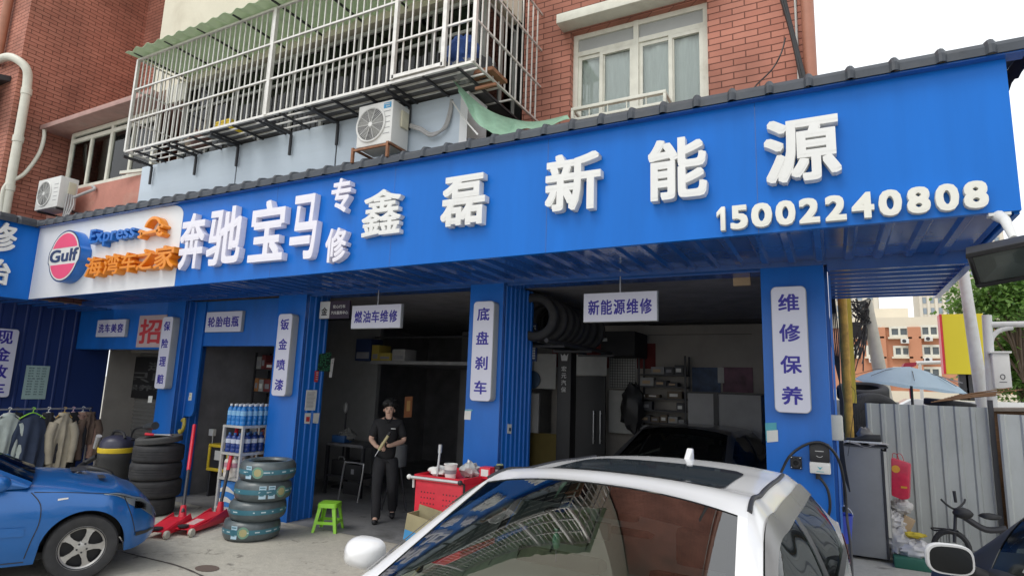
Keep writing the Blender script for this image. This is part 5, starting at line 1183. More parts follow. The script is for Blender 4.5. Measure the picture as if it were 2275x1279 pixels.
sp = [(rx0 + .1 + .135 * i, ry + .08 + .14 * j, shz[1] + .035) for j in range(3) for i in range(int((rx1 - rx0 - .1) / .135))]
place_all(proto, sp, 'cream bottle with printed label on the lower shelf of the rack')
t = thing('cleaner_carton', 'blue and white carton on the lowest rack shelf', 'carton', (rx0 + .3, ry + .1, .15))
g = MB(); g.box((rx0 + .05, ry + .03, .155), (rx0 + .40, ry + .4, .5)); g.build('carton_body', mat('carton_blue', (.03, .20, .58), .5, var=.1), t, bevel=.005)
for z in (.2, .34): g = MB(); g.grid(lambda u, v: (rx0 + .05 + .35 * u, ry + .027, z + (.05 + .02 * math.sin(u * 5)) * v + .02 * math.sin(u * 4)), 12, 1); g.build('white_band', M_PAPER, t)
t = thing('yellow_cap_box', 'small yellow box beside the top bottles of the rack', 'box', (rx1 - .1, ry + .55, rzt)); g = MB(); g.box((rx1 - .12, ry + .6, rzt + .003), (rx1 - .02, ry + .64, rzt + .31)); g.build('box_body', M_BLACK, t); g = MB(); g.box((rx1 - .13, ry + .59, rzt + .315), (rx1 - .01, ry + .645, rzt + .37)); g.build('box_lid', M_YELLOW, t, bevel=.008)
t = thing('parts_tray', 'low white box of small parts on the middle rack shelf', 'box', (rx1 - .1, ry + .5, shz[2])); g = MB(); g.box((rx1 - .10, ry + .56, shz[2] + .034), (rx1 - .01, ry + .62, shz[2] + .10)); g.build('tray', M_PAPER, t)
# yellow machine box and dark bits beside the rack
ym = PY(478, 1062, 6.8); t = thing('yellow_charger_box', 'yellow framed black machine on the floor of the narrow bay', 'machine', (ym.x, 6.8, 0))
for a, b in (((-.26, 0, .42), (.26, .3, .47)), ((-.26, 0, .80), (.26, .3, .85)), ((-.26, 0, .47), (-.21, .3, .80)), ((.21, 0, .47), (.26, .3, .80))):
    g = MB(); g.box((ym.x + a[0], 6.8 + a[1], a[2]), (ym.x + b[0], 6.8 + b[1], b[2])); g.build('frame_bar', M_YELLOW, t, bevel=.01)
g = MB(); g.box((ym.x - .21, 6.82, .47), (ym.x + .21, 7.08, .80)); g.build('case', M_BLACK, t); g = MB(); g.box((ym.x - .1, 6.815, .6), (ym.x + .05, 6.82, .75)); g.build('label', M_PAPER, t)
for x_ in (-.24, .20): g = MB(); g.box((ym.x + x_, 6.85, .0), (ym.x + x_ + .04, 7.05, .42)); g.build('leg', M_DKSTEEL, t)
# shelves of clutter in the narrow bay
def clutter_shelf(name, label, x0, x1, y0, y1, zs, seed, mats, zmax, dens=.85, post=M_DKSTEEL):
    t = thing(name, label, 'shelf', ((x0 + x1) / 2, (y0 + y1) / 2, 0)); random.seed(seed)
    for x in (x0, x1 - .03):
        for y in (y0, y1 - .03): g = MB(); g.box((x, y, 0), (x + .03, y + .03, zmax)); g.build('upright', post, t)
    for z in zs: g = MB(); g.box((x0 + .001, y0 - .002, z), (x1 - .001, y1 + .002, z + .02)); g.build('shelf_board', post, t)
    k = 0
    for i, z in enumerate(zs):
        x = x0 + .04; top_ = (zs[i + 1] if i + 1 < len(zs) else zmax) - z - .05
        while x < x1 - .12 and k < 60:
            w_ = random.uniform(.09, .26); h_ = random.uniform(.35, .95) * top_; d_ = random.uniform(.12, min(.3, y1 - y0 - .04)); w_ = min(w_, x1 - .035 - x)
            if random.random() < dens:
                m_, cn = random.choice(mats); b = thing('parts_box', '%s box among the clutter of the %s' % (cn, label), 'box', (x, y0, z + .02), 'boxes on the ' + label)
                g = MB(); g.box((x, y0 + .01, z + .022), (x + w_ - .01, y0 + .01 + d_, z + .022 + h_)); g.build('box_body', m_, b, bevel=.004)
                g = MB(); g.box((x + w_ * .15, y0 + .0075, z + .03 + h_ * .2), (x + w_ * .7, y0 + .0095, z + .03 + h_ * .6)); g.build('box_label', random.choice([M_PAPER, M_GREYPRINT, M_CARD]), b); k += 1
            x += w_ + .005
    return t
BX = lambda n, c: (mat(n, c, .7, var=.15), n.replace('_', ' '))
MX = [BX('dark_red', (.16, .03, .03)), BX('orange_brown', (.35, .15, .05)), BX('charcoal_grey', (.06, .06, .065)), BX('dull_white', (.3, .3, .29)), BX('dull_yellow', (.4, .33, .08)), BX('slate_blue', (.05, .08, .16))]
clutter_shelf('parts_shelf', 'crowded shelf in the narrow bay', -9.35, -8.0, 7.6, 7.95, [.3, .8, 1.25, 1.7, 2.1], 4, MX, 2.42, .9)
# yellow scrap hook on the pillar
t = PY(408, 948, 6.38); g = MB(); g.tube(smooth_path([t + Vector((-.05, 0, .1)), t + Vector((.04, -.03, .12)), t + Vector((.06, -.04, 0)), t + Vector((-.02, -.03, -.09)), t + Vector((-.09, 0, -.06))], 6), .028, 8); tag(g.build('yellow_clamp', mat('clamp_yellow', (.45, .36, .05), .5, var=.3), smooth=True), 'dull yellow clamp hanging by the narrow bay', 'clamp')
g = MB(); a = PY(470, 958, 6.9); g.box((a.x - .07, 6.9, a.z - .07), (a.x + .05, 6.95, a.z + .04)); g.tube(smooth_path([(a.x, 6.93, a.z - .05), (a.x + .02, 6.93, a.z - .3), (a.x + .06, 6.95, a.z - .55)], 5), .008, 5); tag(g.build('plug_adapter', M_ACWHITE), 'white adapter hanging by its cable in the narrow bay', 'adapter')

# green stool
sc_ = PZ(728, 1182); sd_ = Vector((sc_.x, sc_.y, 0)).normalized(); sc_ = sc_ + sd_ * .12
t = thing('plastic_stool', 'bright lime green plastic stool on the yard edge', 'stool', sc_); SH = .36
rot = Matrix.Translation(sc_) @ Matrix.Rotation(rad(25), 4, 'Z')
def rsq(h, r, z, n=5): return [rot @ Vector((x, y, z)) for x, y in [(cx * (h - r) + r * math.cos(a), cy * (h - r) + r * math.sin(a)) for cx, cy, a0 in ((1, 1, 0), (-1, 1, 90), (-1, -1, 180), (1, -1, 270)) for a in [rad(a0 + 90 * i / n) for i in range(n + 1)]]]
g = MB(); g.prism(rsq(.125, .04, SH - .012), (0, 0, .012)); r0 = rsq(.132, .045, SH - .055); r1 = rsq(.127, .042, SH - .004); n = len(r0); g.add(r0 + r1, [(i, (i + 1) % n, (i + 1) % n + n, i + n) for i in range(n)]); g.build('seat', M_LIME, t, smooth=True, bevel=.003)
for sx_ in (-1, 1):
    for sy_ in (-1, 1):
        g = MB(); a = Vector((sx_ * .112, sy_ * .112, SH - .03)); b = Vector((sx_ * .165, sy_ * .165, 0)); pr = []
        for p_, w_ in ((a, .05), (b, .036)): pr.append([rot @ (p_ + Vector(o)) for o in ((0, 0, 0), (-sx_ * w_, 0, 0), (-sx_ * w_, -sy_ * .008, 0), (-sx_ * .008, -sy_ * .008, 0), (-sx_ * .008, -sy_ * w_, 0), (0, -sy_ * w_, 0))])
        g.add(pr[0] + pr[1], [(i, (i + 1) % 6, (i + 1) % 6 + 6, i + 6) for i in range(6)] + [tuple(range(6)), tuple(range(6, 12))]); g.build('leg', M_LIME, t)
for q in range(4):
    Rq = rot @ Matrix.Rotation(rad(90 * q), 4, 'Z'); g = MB(); g.obox(Rq, (-.145, .135, .10), (.145, .143, .135)); g.build('stretcher', M_LIME, t)

# ================================================================== clothes rack
rxx = -11.15; ra, rb = PX(-70, 912, rxx), PX(203, 905, rxx); rz_ = (ra.z + rb.z) / 2
t = thing('clothes_rack', 'thin steel clothes rail along the dark wing wall', 'clothes rack', (rxx, (ra.y + rb.y) / 2, 0))
g = MB(); g.tube([(rxx, ra.y, rz_), (rxx, rb.y, rz_)], .014, 10); g.build('rail', M_SILVER, t)
for y in (ra.y, rb.y):
    g = MB(); g.tube([(rxx, y, .04), (rxx, y, rz_ - .05), (rxx, y + (.03 if y < 5 else -.03), rz_)], .014, 10); g.build('upright', M_SILVER, t, smooth=True)
    g = MB(); g.tube([(rxx - .25, y, .05), (rxx + .25, y, .05)], .014, 10); g.build('foot', M_SILVER, t)
def garment(y, w_, L, m_, label, cat, hanger, dx=0., sleeves=True, neck=.3, trousers=False, drop=.08):
    zc = rz_ - drop; t = thing(cat.replace(' ', '_'), label, cat, (rxx + dx, y, zc), 'clothes on the rack')
    def shape(u, v, s_):   # u across, v down
        a = 2 * u - 1; sh = .10 * abs(a) ** 1.3 * (1 - v); wid = w_ / 2 * (.82 + .18 * min(1, v * 4)) * (1 + .06 * math.sin(v * 5 + y))
        fold = .030 * math.sin(a * 9 + v * 2 + y * 7) * min(1, v * 1.5) + .02 * noise.noise((a * 2, v * 4, y))
        gap = .05 * abs(a) * v if trousers else 0
        return Vector((rxx + dx + s_ * (.045 * (1 - a * a) + .012) + fold, y + a * wid, zc - sh - L * v + .02 * noise.noise((a * 3, 2, y)) * v))
    g = MB()
    for s_ in (1, -1): g.grid(lambda u, v: shape(u, v, s_), 26, 22)
    for e in (0, 1): g.grid(lambda u, v: shape(e, v, 1).lerp(shape(e, v, -1), u), 2, 22)
    g.grid(lambda u, v: shape(u, 1, 1).lerp(shape(u, 1, -1), v), 26, 2)
    g.build('cloth', m_, t, smooth=True)
    if sleeves:
        for sg in (-1, 1):
            g = MB(); a = shape(.5 + sg * .47, .06, 0); g.tube(smooth_path([a, a + Vector((.03, sg * .05, -.18)), a + Vector((.05, sg * .04, -.42)), a + Vector((.06, sg * .02, -.62))], 5), [.07] * 6 + [.06] * 5 + [.05] * 5, 10); g.build('sleeve', m_, t, smooth=True)
        g = MB(); c = shape(.5, 0, 0); g.lathe([(.075, -.03), (.085, 0), (.075, .025), (.062, .01)], 16, Matrix.Translation(c) @ Matrix.Diagonal((.7, 1, 1, 1))); g.build('collar', m_, t, smooth=True)
    hg = MB(); c = Vector((rxx + dx, y, zc)); hg.tube(smooth_path([c + Vector((0, -w_ * .38, -.06)), c + Vector((0, 0, .03)), c + Vector((0, w_ * .38, -.06))], 6), .009, 7); hg.tube(smooth_path([c + Vector((0, 0, .03)), c + Vector((0, 0, drop - .01)), c + Vector((0, .025, drop + .015)), c + Vector((0, 0, drop + .03)), c + Vector((0, -.02, drop + .02))], 5), .006, 6)
    hg.build('hanger', hanger, t, smooth=True); return t
yy = lambda px_: PX(px_, 930, rxx).y
CL = lambda n, c: mat(n, c, .9, var=.15, scale=8, bump=.15, bscale=50)
garment(yy(14), .42, .75, CL('cloth_sage', (.42, .47, .44)), 'pale sage shirt at the cut end of the clothes rail', 'shirt', M_PAPER, .06)
garment(yy(38), .40, .92, CL('cloth_black', (.025, .025, .03)), 'black jacket behind the lime green hanger', 'jacket', M_BLACK, -.05)
garment(yy(64), .46, .85, CL('cloth_navy', (.035, .05, .09)), 'dark navy trousers hung on a lime green hanger', 'trousers', M_LIME, .10, False, trousers=True)
garment(yy(104), .30, .95, CL('cloth_charcoal', (.03, .03, .035)), 'charcoal coat between navy trousers and beige jumper', 'coat', M_PAPER, .02)
garment(yy(134), .32, .92, CL('cloth_beige', (.42, .37, .28)), 'long beige knitted jumper on a wooden hanger', 'jumper', mat('hanger_wood', (.55, .36, .12), .5), .10)
garment(yy(158), .30, .95, CL('cloth_ink', (.02, .02, .025)), 'black coat with pale cuff beside the beige jumper', 'coat', mat('hanger_pink', (.6, .4, .45), .5), .03)
garment(yy(182), .34, .48, CL('cloth_rose', (.36, .22, .17)), 'short dusty rose jacket at the inner end of the rail', 'jacket', M_PAPER, .0)
garment(yy(196), .26, .5, CL('cloth_brown', (.12, .08, .06)), 'short brown garment wrapped at the rail end', 'jacket', M_BLACK, .04)

# ================================================================== red tool cart
ca = PZ(932, 1040, 1.05); A0 = Vector((ca.x, 5.45, 0)); W_, Dp, Zt = .60, .72, 1.0
t = thing('tool_cart', 'red perforated tool cart full of bits before the middle pillar', 'tool cart', A0)
g = MB(); g.box((A0.x, A0.y, .14), (A0.x + W_, A0.y + Dp, Zt - .06)); g.build('cabinet', M_RED, t, bevel=.01)
g = MB(); g.box((A0.x - .012, A0.y - .012, Zt - .058), (A0.x + W_ + .012, A0.y + Dp + .012, Zt - .03))
for a, b in (((-.012, -.012), (W_ + .012, .0)), ((-.012, Dp), (W_ + .012, Dp + .012)), ((-.012, 0), (0, Dp)), ((W_, 0), (W_ + .012, Dp))): g.box((A0.x + a[0], A0.y + a[1], Zt - .03), (A0.x + b[0], A0.y + b[1], Zt))
g.build('tray_top', M_RED, t)
g = MB()
for i in range(12):
    for j in range(3): x = A0.x + .08 + i * .04; z = Zt - .18 - j * .055; g.box((x, A0.y - .0025, z), (x + .011, A0.y - .001, z + .014)) if i not in (5, 6) else None
g.build('perforation', M_BLACK, t)
g = MB()
for k in range(5):
    z = Zt - .16 - k * .14; g.box((A0.x + W_ + .001, A0.y + .04, z - .005), (A0.x + W_ + .004, A0.y + Dp - .04, z + .005))
g.build('drawer_gap', mat('red_dark', (.20, .01, .015), .5), t)
g = MB(); g.tube([(A0.x - .03, A0.y - .09, Zt - .02), (A0.x + W_ + .03, A0.y - .09, Zt - .02)], .016, 10); g.build('push_bar', M_SILVER, t)
for x in (A0.x - .02, A0.x + W_ + .02): g = MB(); g.ball((x, A0.y - .09, Zt - .02), .027, 12, 8); g.tube([(x, A0.y - .09, Zt - .02), (x, A0.y - .01, Zt - .05), (x, A0.y - .005, Zt - .14)], .012, 8); g.build('bar_bracket', M_ACWHITE if x < A0.x else M_BLACK, t, smooth=True)
for x in (A0.x + .06, A0.x + W_ - .06):
    for y in (A0.y + .07, A0.y + Dp - .07): g = MB(); g.lathe([(0, -.02), (.055, -.02), (.06, 0), (.055, .02), (0, .02)], 16, Matrix.Translation((x, y, .06)) @ Matrix.Rotation(math.pi / 2, 4, 'Y')); g.box((x - .03, y - .03, .1), (x + .03, y + .03, .14)); g.build('caster', M_BLACK, t, smooth=True)
def item(name, label, cat, mb, m_, **k): return tag(mb.build(name, m_, **k), label, cat, 'things on the red tool cart')
g = MB(); x = PY(975, 1030, 5.6).x; g.tube([(x, 5.58, Zt - .02), (x + .004, 5.6, Zt + .25)], .013, 10); g.tube([(x + .004, 5.6, Zt + .22), (x + .0045, 5.602, Zt + .31)], .022, 10); item('socket_bar', 'upright steel socket bar standing in the cart', 'tool', g, M_SILVER, smooth=True)
bx_ = PY(1008, 1020, 5.65).x; t2 = thing('paper_cup', 'white paper tub with dark print on the cart edge', 'tub', (bx_, 5.65, Zt), 'things on the red tool cart'); g = MB(); g.lathe([(0, 0), (.055, 0), (.07, .14), (.074, .14), (.074, .15), (.064, .15), (.06, .1)], 22, Matrix.Translation((bx_, 5.6, Zt - .028))); g.build('tub_wall', M_PAPER, t2, smooth=True); g = MB(); g.lathe([(.0625, .05), (.0675, .09)], 22, Matrix.Translation((bx_, 5.6, Zt - .028))); g.build('tub_print', M_GREYPRINT, t2)
g = MB(); g.ball((bx_ - .2, 5.68, Zt + .02), .10, 16, 10, (1.3, 1, .5), .5); item('glove_heap', 'heap of white work gloves on the cart', 'gloves', g, M_PAPER, smooth=True)
g = MB(); g.ball((bx_ + .12, 5.8, Zt + .05), .10, 16, 10, (1, 1, .8), .6); item('plastic_wrap', 'crumpled clear grey plastic behind the tub', 'plastic', g, mat('plastic_grey', (.45, .46, .46), .3, var=.3), smooth=True)
for lb, dx_, dy_, sz, m_ in (('small red and white carton on the cart', .24, .2, (.13, .12, .12), M_RED), ('small black carton behind the red carton', .36, .3, (.07, .1, .13), M_BLACK)):
    t2 = thing('small_carton', lb, 'carton', (bx_ + dx_, 5.6 + dy_, Zt), 'things on the red tool cart'); g = MB(); g.box((bx_ + dx_, 5.6 + dy_, Zt - .028), (bx_ + dx_ + sz[0], 5.6 + dy_ + sz[1], Zt - .028 + sz[2])); g.build('carton_body', m_, t2, bevel=.004)
    g = MB(); g.box((bx_ + dx_ + .02, 5.597 + dy_, Zt), (bx_ + dx_ + sz[0] - .02, 5.5995 + dy_, Zt + .07)); g.build('carton_label', M_PAPER if 'white' in lb else M_GREYPRINT, t2)
g = MB(); g.lathe([(0, 0), (.04, 0), (.04, .13), (.036, .135), (0, .135)], 18, Matrix.Translation((bx_ + .35, 6.05, Zt - .028))); item('olive_tin', 'olive and white tin at the back of the cart', 'tin', g, mat('tin_olive', (.35, .38, .18), .4), smooth=True)
hx = PZ(1000, 1105, .8); t2 = thing('hung_carton', 'open cardboard box hung on the cart front', 'box', (A0.x + .2, A0.y - .1, .55), 'things on the red tool cart')
M4 = Matrix.Translation((A0.x + .25, A0.y - .12, .56)) @ Matrix.Rotation(rad(8), 4, 'Y'); g = MB()
for a, b in (((-.18, -.1, -.2), (.18, -.092, .06)), ((-.18, .092, -.2), (.18, .1, .12)), ((-.18, -.092, -.2), (-.172, .092, .06)), ((.172, -.092, -.2), (.18, .092, .06)), ((-.172, -.092, -.2), (.172, .092, -.192))): g.obox(M4, a, b)
g.build('carton_wall', mat('card_olive', (.30, .26, .15), .8, var=.2), t2); g = MB(); g.obox(M4, (-.175, -.104, -.2), (.1, -.1015, -.10)); g.build('carton_print', mat('print_sky', (.05, .25, .5), .6), t2)
# ================================================================== outdoor air conditioner units
def ac_unit(label, x0, x1, y0, dep, z0, z1, fan, sticker):
    t = thing('air_conditioner', label, 'air conditioner', ((x0 + x1) / 2, y0 + dep / 2, z0)); W, H = x1 - x0, z1 - z0
    g = MB(); g.box((x0, y0, z0), (x1, y0 + dep, z1)); g.build('casing', M_ACWHITE, t, bevel=.012)
    cx, cz, R = x0 + W * fan[0], z0 + H * fan[1], H * .40; Mf = Matrix.Translation((cx, y0 - .001, cz)) @ Matrix.Rotation(math.pi / 2, 4, 'X')
    g = MB(); g.lathe([(0, .001), (R * .97, .001)], 32, Mf); fo = g.build('fan_opening', M_DKSTEEL, t)
    g = MB()
    for k in range(5):
        a = k * 1.257; g.add([Mf @ Vector((r_ * math.cos(a + q), r_ * math.sin(a + q), .003 + .002 * q)) for r_, q in ((R * .15, 0), (R * .85, .1), (R * .9, .6), (R * .2, .8))], [(0, 1, 2, 3)])
    g.build('fan_blades', mat('fan_grey', (.12, .12, .11), .5) if not bpy.data.materials.get('fan_grey') else bpy.data.materials['fan_grey'], fo)
    g = MB()
    for k in range(1, 13): g.tube([Mf @ Vector((R * k / 13 * math.cos(q * .3142), R * k / 13 * math.sin(q * .3142), .012)) for q in range(20)], .0022, 4, closed=True)
    for k in range(10): a = k * .628; g.tube([Mf @ Vector((R * .12 * math.cos(a), R * .12 * math.sin(a), .012)), Mf @ Vector((R * math.cos(a), R * math.sin(a), .012))], .0025, 4)
    g.build('fan_guard', M_ACWHITE, t)
    g = MB(); g.lathe([(0, .018), (R * .13, .018), (R * .15, .006)], 20, Mf); g.tube([Mf @ Vector((R * math.cos(q * .157), R * math.sin(q * .157), .006)) for q in range(40)], .012, 8, closed=True); g.build('fan_ring', M_ACWHITE, t, smooth=True)
    g = MB()
    for k in range(5): z = z0 + H * (.22 + .13 * k); g.box((x1 - W * .24, y0 - .003, z), (x1 - W * .06, y0 - .0005, z + .006))
    g.build('casing_groove', M_GREYPRINT, t)
    if sticker:
        g = MB(); g.box((x1 - W * .26, y0 - .003, z1 - H * .18), (x1 - W * .05, y0 - .0005, z1 - H * .05)); s_ = g.build('sticker', mat('sticker_cyan', (.05, .30, .55), .4), t)
        g = MB(); text(g, 'Midea', (x1 - W * .24, y0 - .004, z1 - H * .10), XA, ZA, W * .16, H * .035, .0008, .01); text(g, '变频', (x1 - W * .19, y0 - .004, z1 - H * .16), XA, ZA, W * .1, H * .035, .0008, .01); g.build('sticker_print', M_PAPER, s_)
    g = MB(); g.box((x1 + .001, y0 + dep * .45, z0 + H * .45), (x1 + .03, y0 + dep * .85, z0 + H * .85)); g.build('valve_cover', mat('cover_cream', (.58, .55, .42), .5) if not bpy.data.materials.get('cover_cream') else bpy.data.materials['cover_cream'], t, bevel=.008)
    return t
a0 = ac_unit('large air conditioner unit on a rusty frame above the blue fascia', -4.67, -4.17, 4.86, .30, 4.56, 5.06, (.40, .5), True)
g = MB()
for x in (-4.70, -4.20): g.box((x, 4.82, 4.535), (x + .03, 5.18, 4.555)); g.box((x, 4.82, 4.38), (x + .03, 4.85, 4.535))
g.box((-4.70, 4.822, 4.51), (-4.17, 4.848, 4.534)); tag(g.build('rusty_stand', M_RUST), 'rusty steel stand carrying the large air conditioner', 'stand')
g = MB()
for o_ in (0, .025): g.tube(smooth_path([PX(912, 282, -4.13) + Vector((0, 0, o_)), PY(935, 290, 5.1) + Vector((0, 0, o_)), PY(958, 302, 5.12) + Vector((0, 0, o_)), PY(985, 285, 5.15) + Vector((o_, 0, 0)), PY(998, 250, 5.18) + Vector((o_, 0, 0)), PY(1003, 222, 5.19)], 7), .017, 8)
tag(g.build('refrigerant_hose', mat('hose_grey', (.38, .38, .38), .7, var=.2), smooth=True), 'pair of lagged grey hoses looping from the large air conditioner', 'hose')
g = MB(); g.tube(smooth_path([PY(1005, 225, 5.15), PY(1030, 262, 5.1), PY(1062, 300, 5.0)], 6), .01, 6); tag(g.build('drain_hose', M_ACWHITE, smooth=True), 'thin white drain hose running down beside the green tarpaulin', 'hose')
ay = 5.02; ax0, ax1 = PY(82, 430, ay).x, PY(131, 425, ay).x
az0, az1 = PY(106, 462, ay).z, PY(106, 397, ay).z
a1 = ac_unit('small air conditioner unit on the brick corner under the pink bay', ax0, ax1, ay, .28, az0, az1, (.36, .5), False)
g = MB()
for x in (ax0 + .05, ax1 - .08): g.box((x, ay + .02, az0 - .03), (x + .03, ay + .42, az0 - .002)); g.box((x, ay + .40, az0 - .25), (x + .03, ay + .43, az0 - .03))
tag(g.build('wall_bracket', M_DKSTEEL), 'dark steel bracket carrying the small air conditioner', 'bracket')
g = MB()
for k in range(4): g.tube(smooth_path([(ax1 + .03, ay + .12 + .03 * k, az0 + .25), (ax1 + .06 + .02 * k, ay + .1 + .03 * k, az0 + .05), (ax1 + .03 + .05 * k, ay + .1, az0 - .2), (ax1 - .02 + .09 * k, ay + .05, az0 - .5)], 6), .014, 6)
g.tube(smooth_path([(ax1 + .04, ay + .2, az0 + .2), (ax1 + .2, ay + .3, az0 + .3), (ax1 + .32, ay + .38, az0 + .38), (ax1 + .2, ay + .40, az0 + .45)], 6), .025, 8)
tag(g.build('refrigerant_hose', bpy.data.materials['hose_grey'], smooth=True), 'bunch of pale hoses hanging from the small air conditioner', 'hose')

# ================================================================== floodlight at the canopy end
FY = 4.62
fc = PY(2232, 582, FY); t = thing('floodlight', 'square black floodlight with white arm at the canopy end', 'floodlight', fc)
MFl = Matrix.Translation(fc) @ Matrix.Scale(1.12, 4) @ Matrix.Rotation(rad(-18), 4, 'Y') @ Matrix.Rotation(rad(30), 4, 'X') @ Matrix.Rotation(rad(-20), 4, 'Z')
g = MB()
for a, b in (((-.15, -.04, -.11), (.15, .06, -.085)), ((-.15, -.04, .085), (.15, .06, .11)), ((-.15, -.04, -.085), (-.125, .06, .085)), ((.125, -.04, -.085), (.15, .06, .085)), ((-.125, .04, -.085), (.125, .06, .085))): g.obox(MFl, a, b)
g.build('housing', M_BLACK, t, bevel=.006)
g = MB(); g.add([MFl @ Vector(q) for q in ((-.125, -.03, -.085), (.125, -.03, -.085), (.125, -.03, .085), (-.125, -.03, .085), (-.04, .035, -.03), (.04, .035, -.03), (.04, .035, .03), (-.04, .035, .03))], [(0, 1, 5, 4), (1, 2, 6, 5), (2, 3, 7, 6), (3, 0, 4, 7), (4, 5, 6, 7)]); g.build('reflector', M_LAMPIN, t)
g = MB(); g.obox(MFl, (-.125, -.036, -.085), (.125, -.033, .085)); g.build('glass', M_LAMPCL, t)
a_, b_ = PY(2225, 548, FY + .02), PY(2300, 538, FY + .1); g = MB(); g.tube([a_, b_], .032, 16); g.build('arm', M_ACWHITE, t, smooth=True)
g = MB(); q0 = PY(2252, 530, FY + .02); g.tube([q0, Vector((q0.x, q0.y + .15, 3.12)), Vector((q0.x, q0.y + .32, 3.2))], [.022, .03, .04], 12); g.box((q0.x - .06, YF - .02, 3.185), (q0.x + .06, YF + .04, 3.205)); g.build('bracket', M_ACWHITE, t, smooth=True)

# ================================================================== person
def skin_mb(verts, edges, root=0, sub=2):
    me = bpy.data.meshes.new('skin'); me.from_pydata([v[:3] for v in verts], edges, []); o = bpy.data.objects.new('skin', me); COL.objects.link(o)
    o.modifiers.new('Skin', 'SKIN').use_smooth_shade = True
    d = me.skin_vertices[0].data
    for i, v in enumerate(verts): r_ = v[3]; d[i].radius = r_ if isinstance(r_, tuple) else (r_, r_); d[i].use_root = (i == root)
    sm = o.modifiers.new('Sub', 'SUBSURF'); sm.levels = sub; sm.render_levels = sub
    dg = bpy.context.evaluated_depsgraph_get(); ev = bpy.data.meshes.new_from_object(o.evaluated_get(dg)); g = MB(); g.add([v.co.copy() for v in ev.vertices], [tuple(p.vertices) for p in ev.polygons])
    bpy.data.objects.remove(o); bpy.data.meshes.remove(me); bpy.data.meshes.remove(ev); return g
M_SKIN = mat('skin', (.66, .42, .31), .55, var=.06, scale=20); M_HAIR = mat('hair_black', (.012, .011, .011), .6, var=.3, bump=.4, bscale=80); M_POLO = mat('polo_black', (.016, .016, .018), .85, var=.25, bump=.2, bscale=20); M_TROU = mat('trousers_black', (.022, .022, .025), .85, var=.25, bump=.25, bscale=16)
per = thing('person', 'person in black polo and trousers walking out holding a pale tool', 'person', (0, 0, 0))
bv = [(0, .01, .92, .05), (0, .0, 1.08, .06), (0, .0, 1.27, (.13, .10)), (0, .015, 1.40, .07), (0, .0, 1.46, .047), (0, -.018, 1.515, .056), (0, -.02, 1.57, .074), (0, -.01, 1.63, .068),
      (-.165, .01, 1.375, .058), (-.235, -.02, 1.14, .043), (-.13, -.20, 1.06, .030), (-.085, -.235, 1.055, .027),
      (.165, .01, 1.375, .058), (.245, -.01, 1.13, .043), (.06, -.205, 1.075, .030), (.015, -.24, 1.085, .027),
      (-.09, 0, .84, .055), (-.10, -.09, .48, .050), (-.085, -.11, .10, .040), (-.09, -.20, .04, .036),
      (.09, 0, .84, .055), (.105, -.02, .47, .050), (.115, .25, .15, .040), (.12, .17, .05, .036)]
be = [(0, 1), (1, 2), (2, 3), (3, 4), (4, 5), (5, 6), (6, 7), (3, 8), (8, 9), (9, 10), (10, 11), (3, 12), (12, 13), (13, 14), (14, 15), (0, 16), (16, 17), (17, 18), (18, 19), (0, 20), (20, 21), (21, 22), (22, 23)]
g = skin_mb(bv, be)
g.ball((0, -.095, 1.548), .014, 8, 6, (.8, 1.1, 1.5))
for sx_ in (-1, 1): g.ball((sx_ * .076, -.005, 1.555), .02, 8, 6, (.45, .8, 1.3))
def fingers(palm, dirv, up, thumb):
    palm, dirv, up = Vector(palm), Vector(dirv).normalized(), Vector(up).normalized(); s_ = dirv.cross(up).normalized()
    for k, ln in enumerate((.072, .082, .078, .062)):
        b = palm + s_ * (-.027 + .018 * k); c1_ = b + dirv * ln * .5 + up * .004; c2 = c1_ + dirv * ln * .28 - up * ln * .32; c3 = c2 - dirv * ln * .12 - up * ln * .30
        g.merge(skin_mb([(*b, .0095), (*c1_, .0092), (*c2, .0085), (*c3, .007)], [(0, 1), (1, 2), (2, 3)], 0, 1))
    b = palm - dirv * .03 + s_ * .025 * thumb; g.merge(skin_mb([(*b, .011), (*(b + s_ * thumb * .022 + dirv * .022 - up * .01), .0105), (*(b + s_ * thumb * .022 + dirv * .05 - up * .022), .0085)], [(0, 1), (1, 2)], 0, 1))
fingers((-.065, -.25, 1.05), (.75, -.35, -.1), (0, -.4, 1), -1); fingers((-.01, -.255, 1.09), (-.8, -.25, .1), (0, -1, .2), 1)
g.build('body', M_SKIN, per, smooth=True)
g = MB()
for sx_ in (-1, 1): g.ball((sx_ * .030, -.088, 1.572), .0085, 8, 6, (1.5, .5, .6)); g.tube([(sx_ * .016, -.092, 1.59), (sx_ * .046, -.084, 1.592)], .004, 5)
g.build('eyes', M_HAIR, per); g = MB(); g.tube([(-.020, -.087, 1.522), (0, -.091, 1.519), (.020, -.087, 1.522)], .0045, 6); g.build('mouth', mat('lips', (.34, .13, .11), .5), per)
g = MB(); random.seed(9)
g.ball((0, .030, 1.634), .084, 22, 14, (1.05, 1.02, .95), .9)
for k in range(70):
    a = random.uniform(0, 6.28); e = random.uniform(.15, 1.25); d_ = Vector((math.cos(a) * math.cos(e), math.sin(a) * math.cos(e), math.sin(e))); p = Vector((0, .022, 1.632)) + Vector((d_.x * .084, d_.y * .084, d_.z * .072)); g.ball(p, random.uniform(.018, .034), 7, 5, (1, 1, 1), .6)
g.build('hair', M_HAIR, per, smooth=True)
sv = [(0, .01, .80, (.14, .12)), (0, .0, 1.03, (.14, .12)), (0, .0, 1.26, (.165, .12)), (0, .012, 1.385, (.10, .085)), (-.165, .01, 1.375, .074), (-.205, -.005, 1.24, .072), (-.228, -.015, 1.165, .066), (.165, .01, 1.375, .074), (.21, 0, 1.24, .072), (.236, -.008, 1.16, .066), (0, .008, 1.435, .06)]
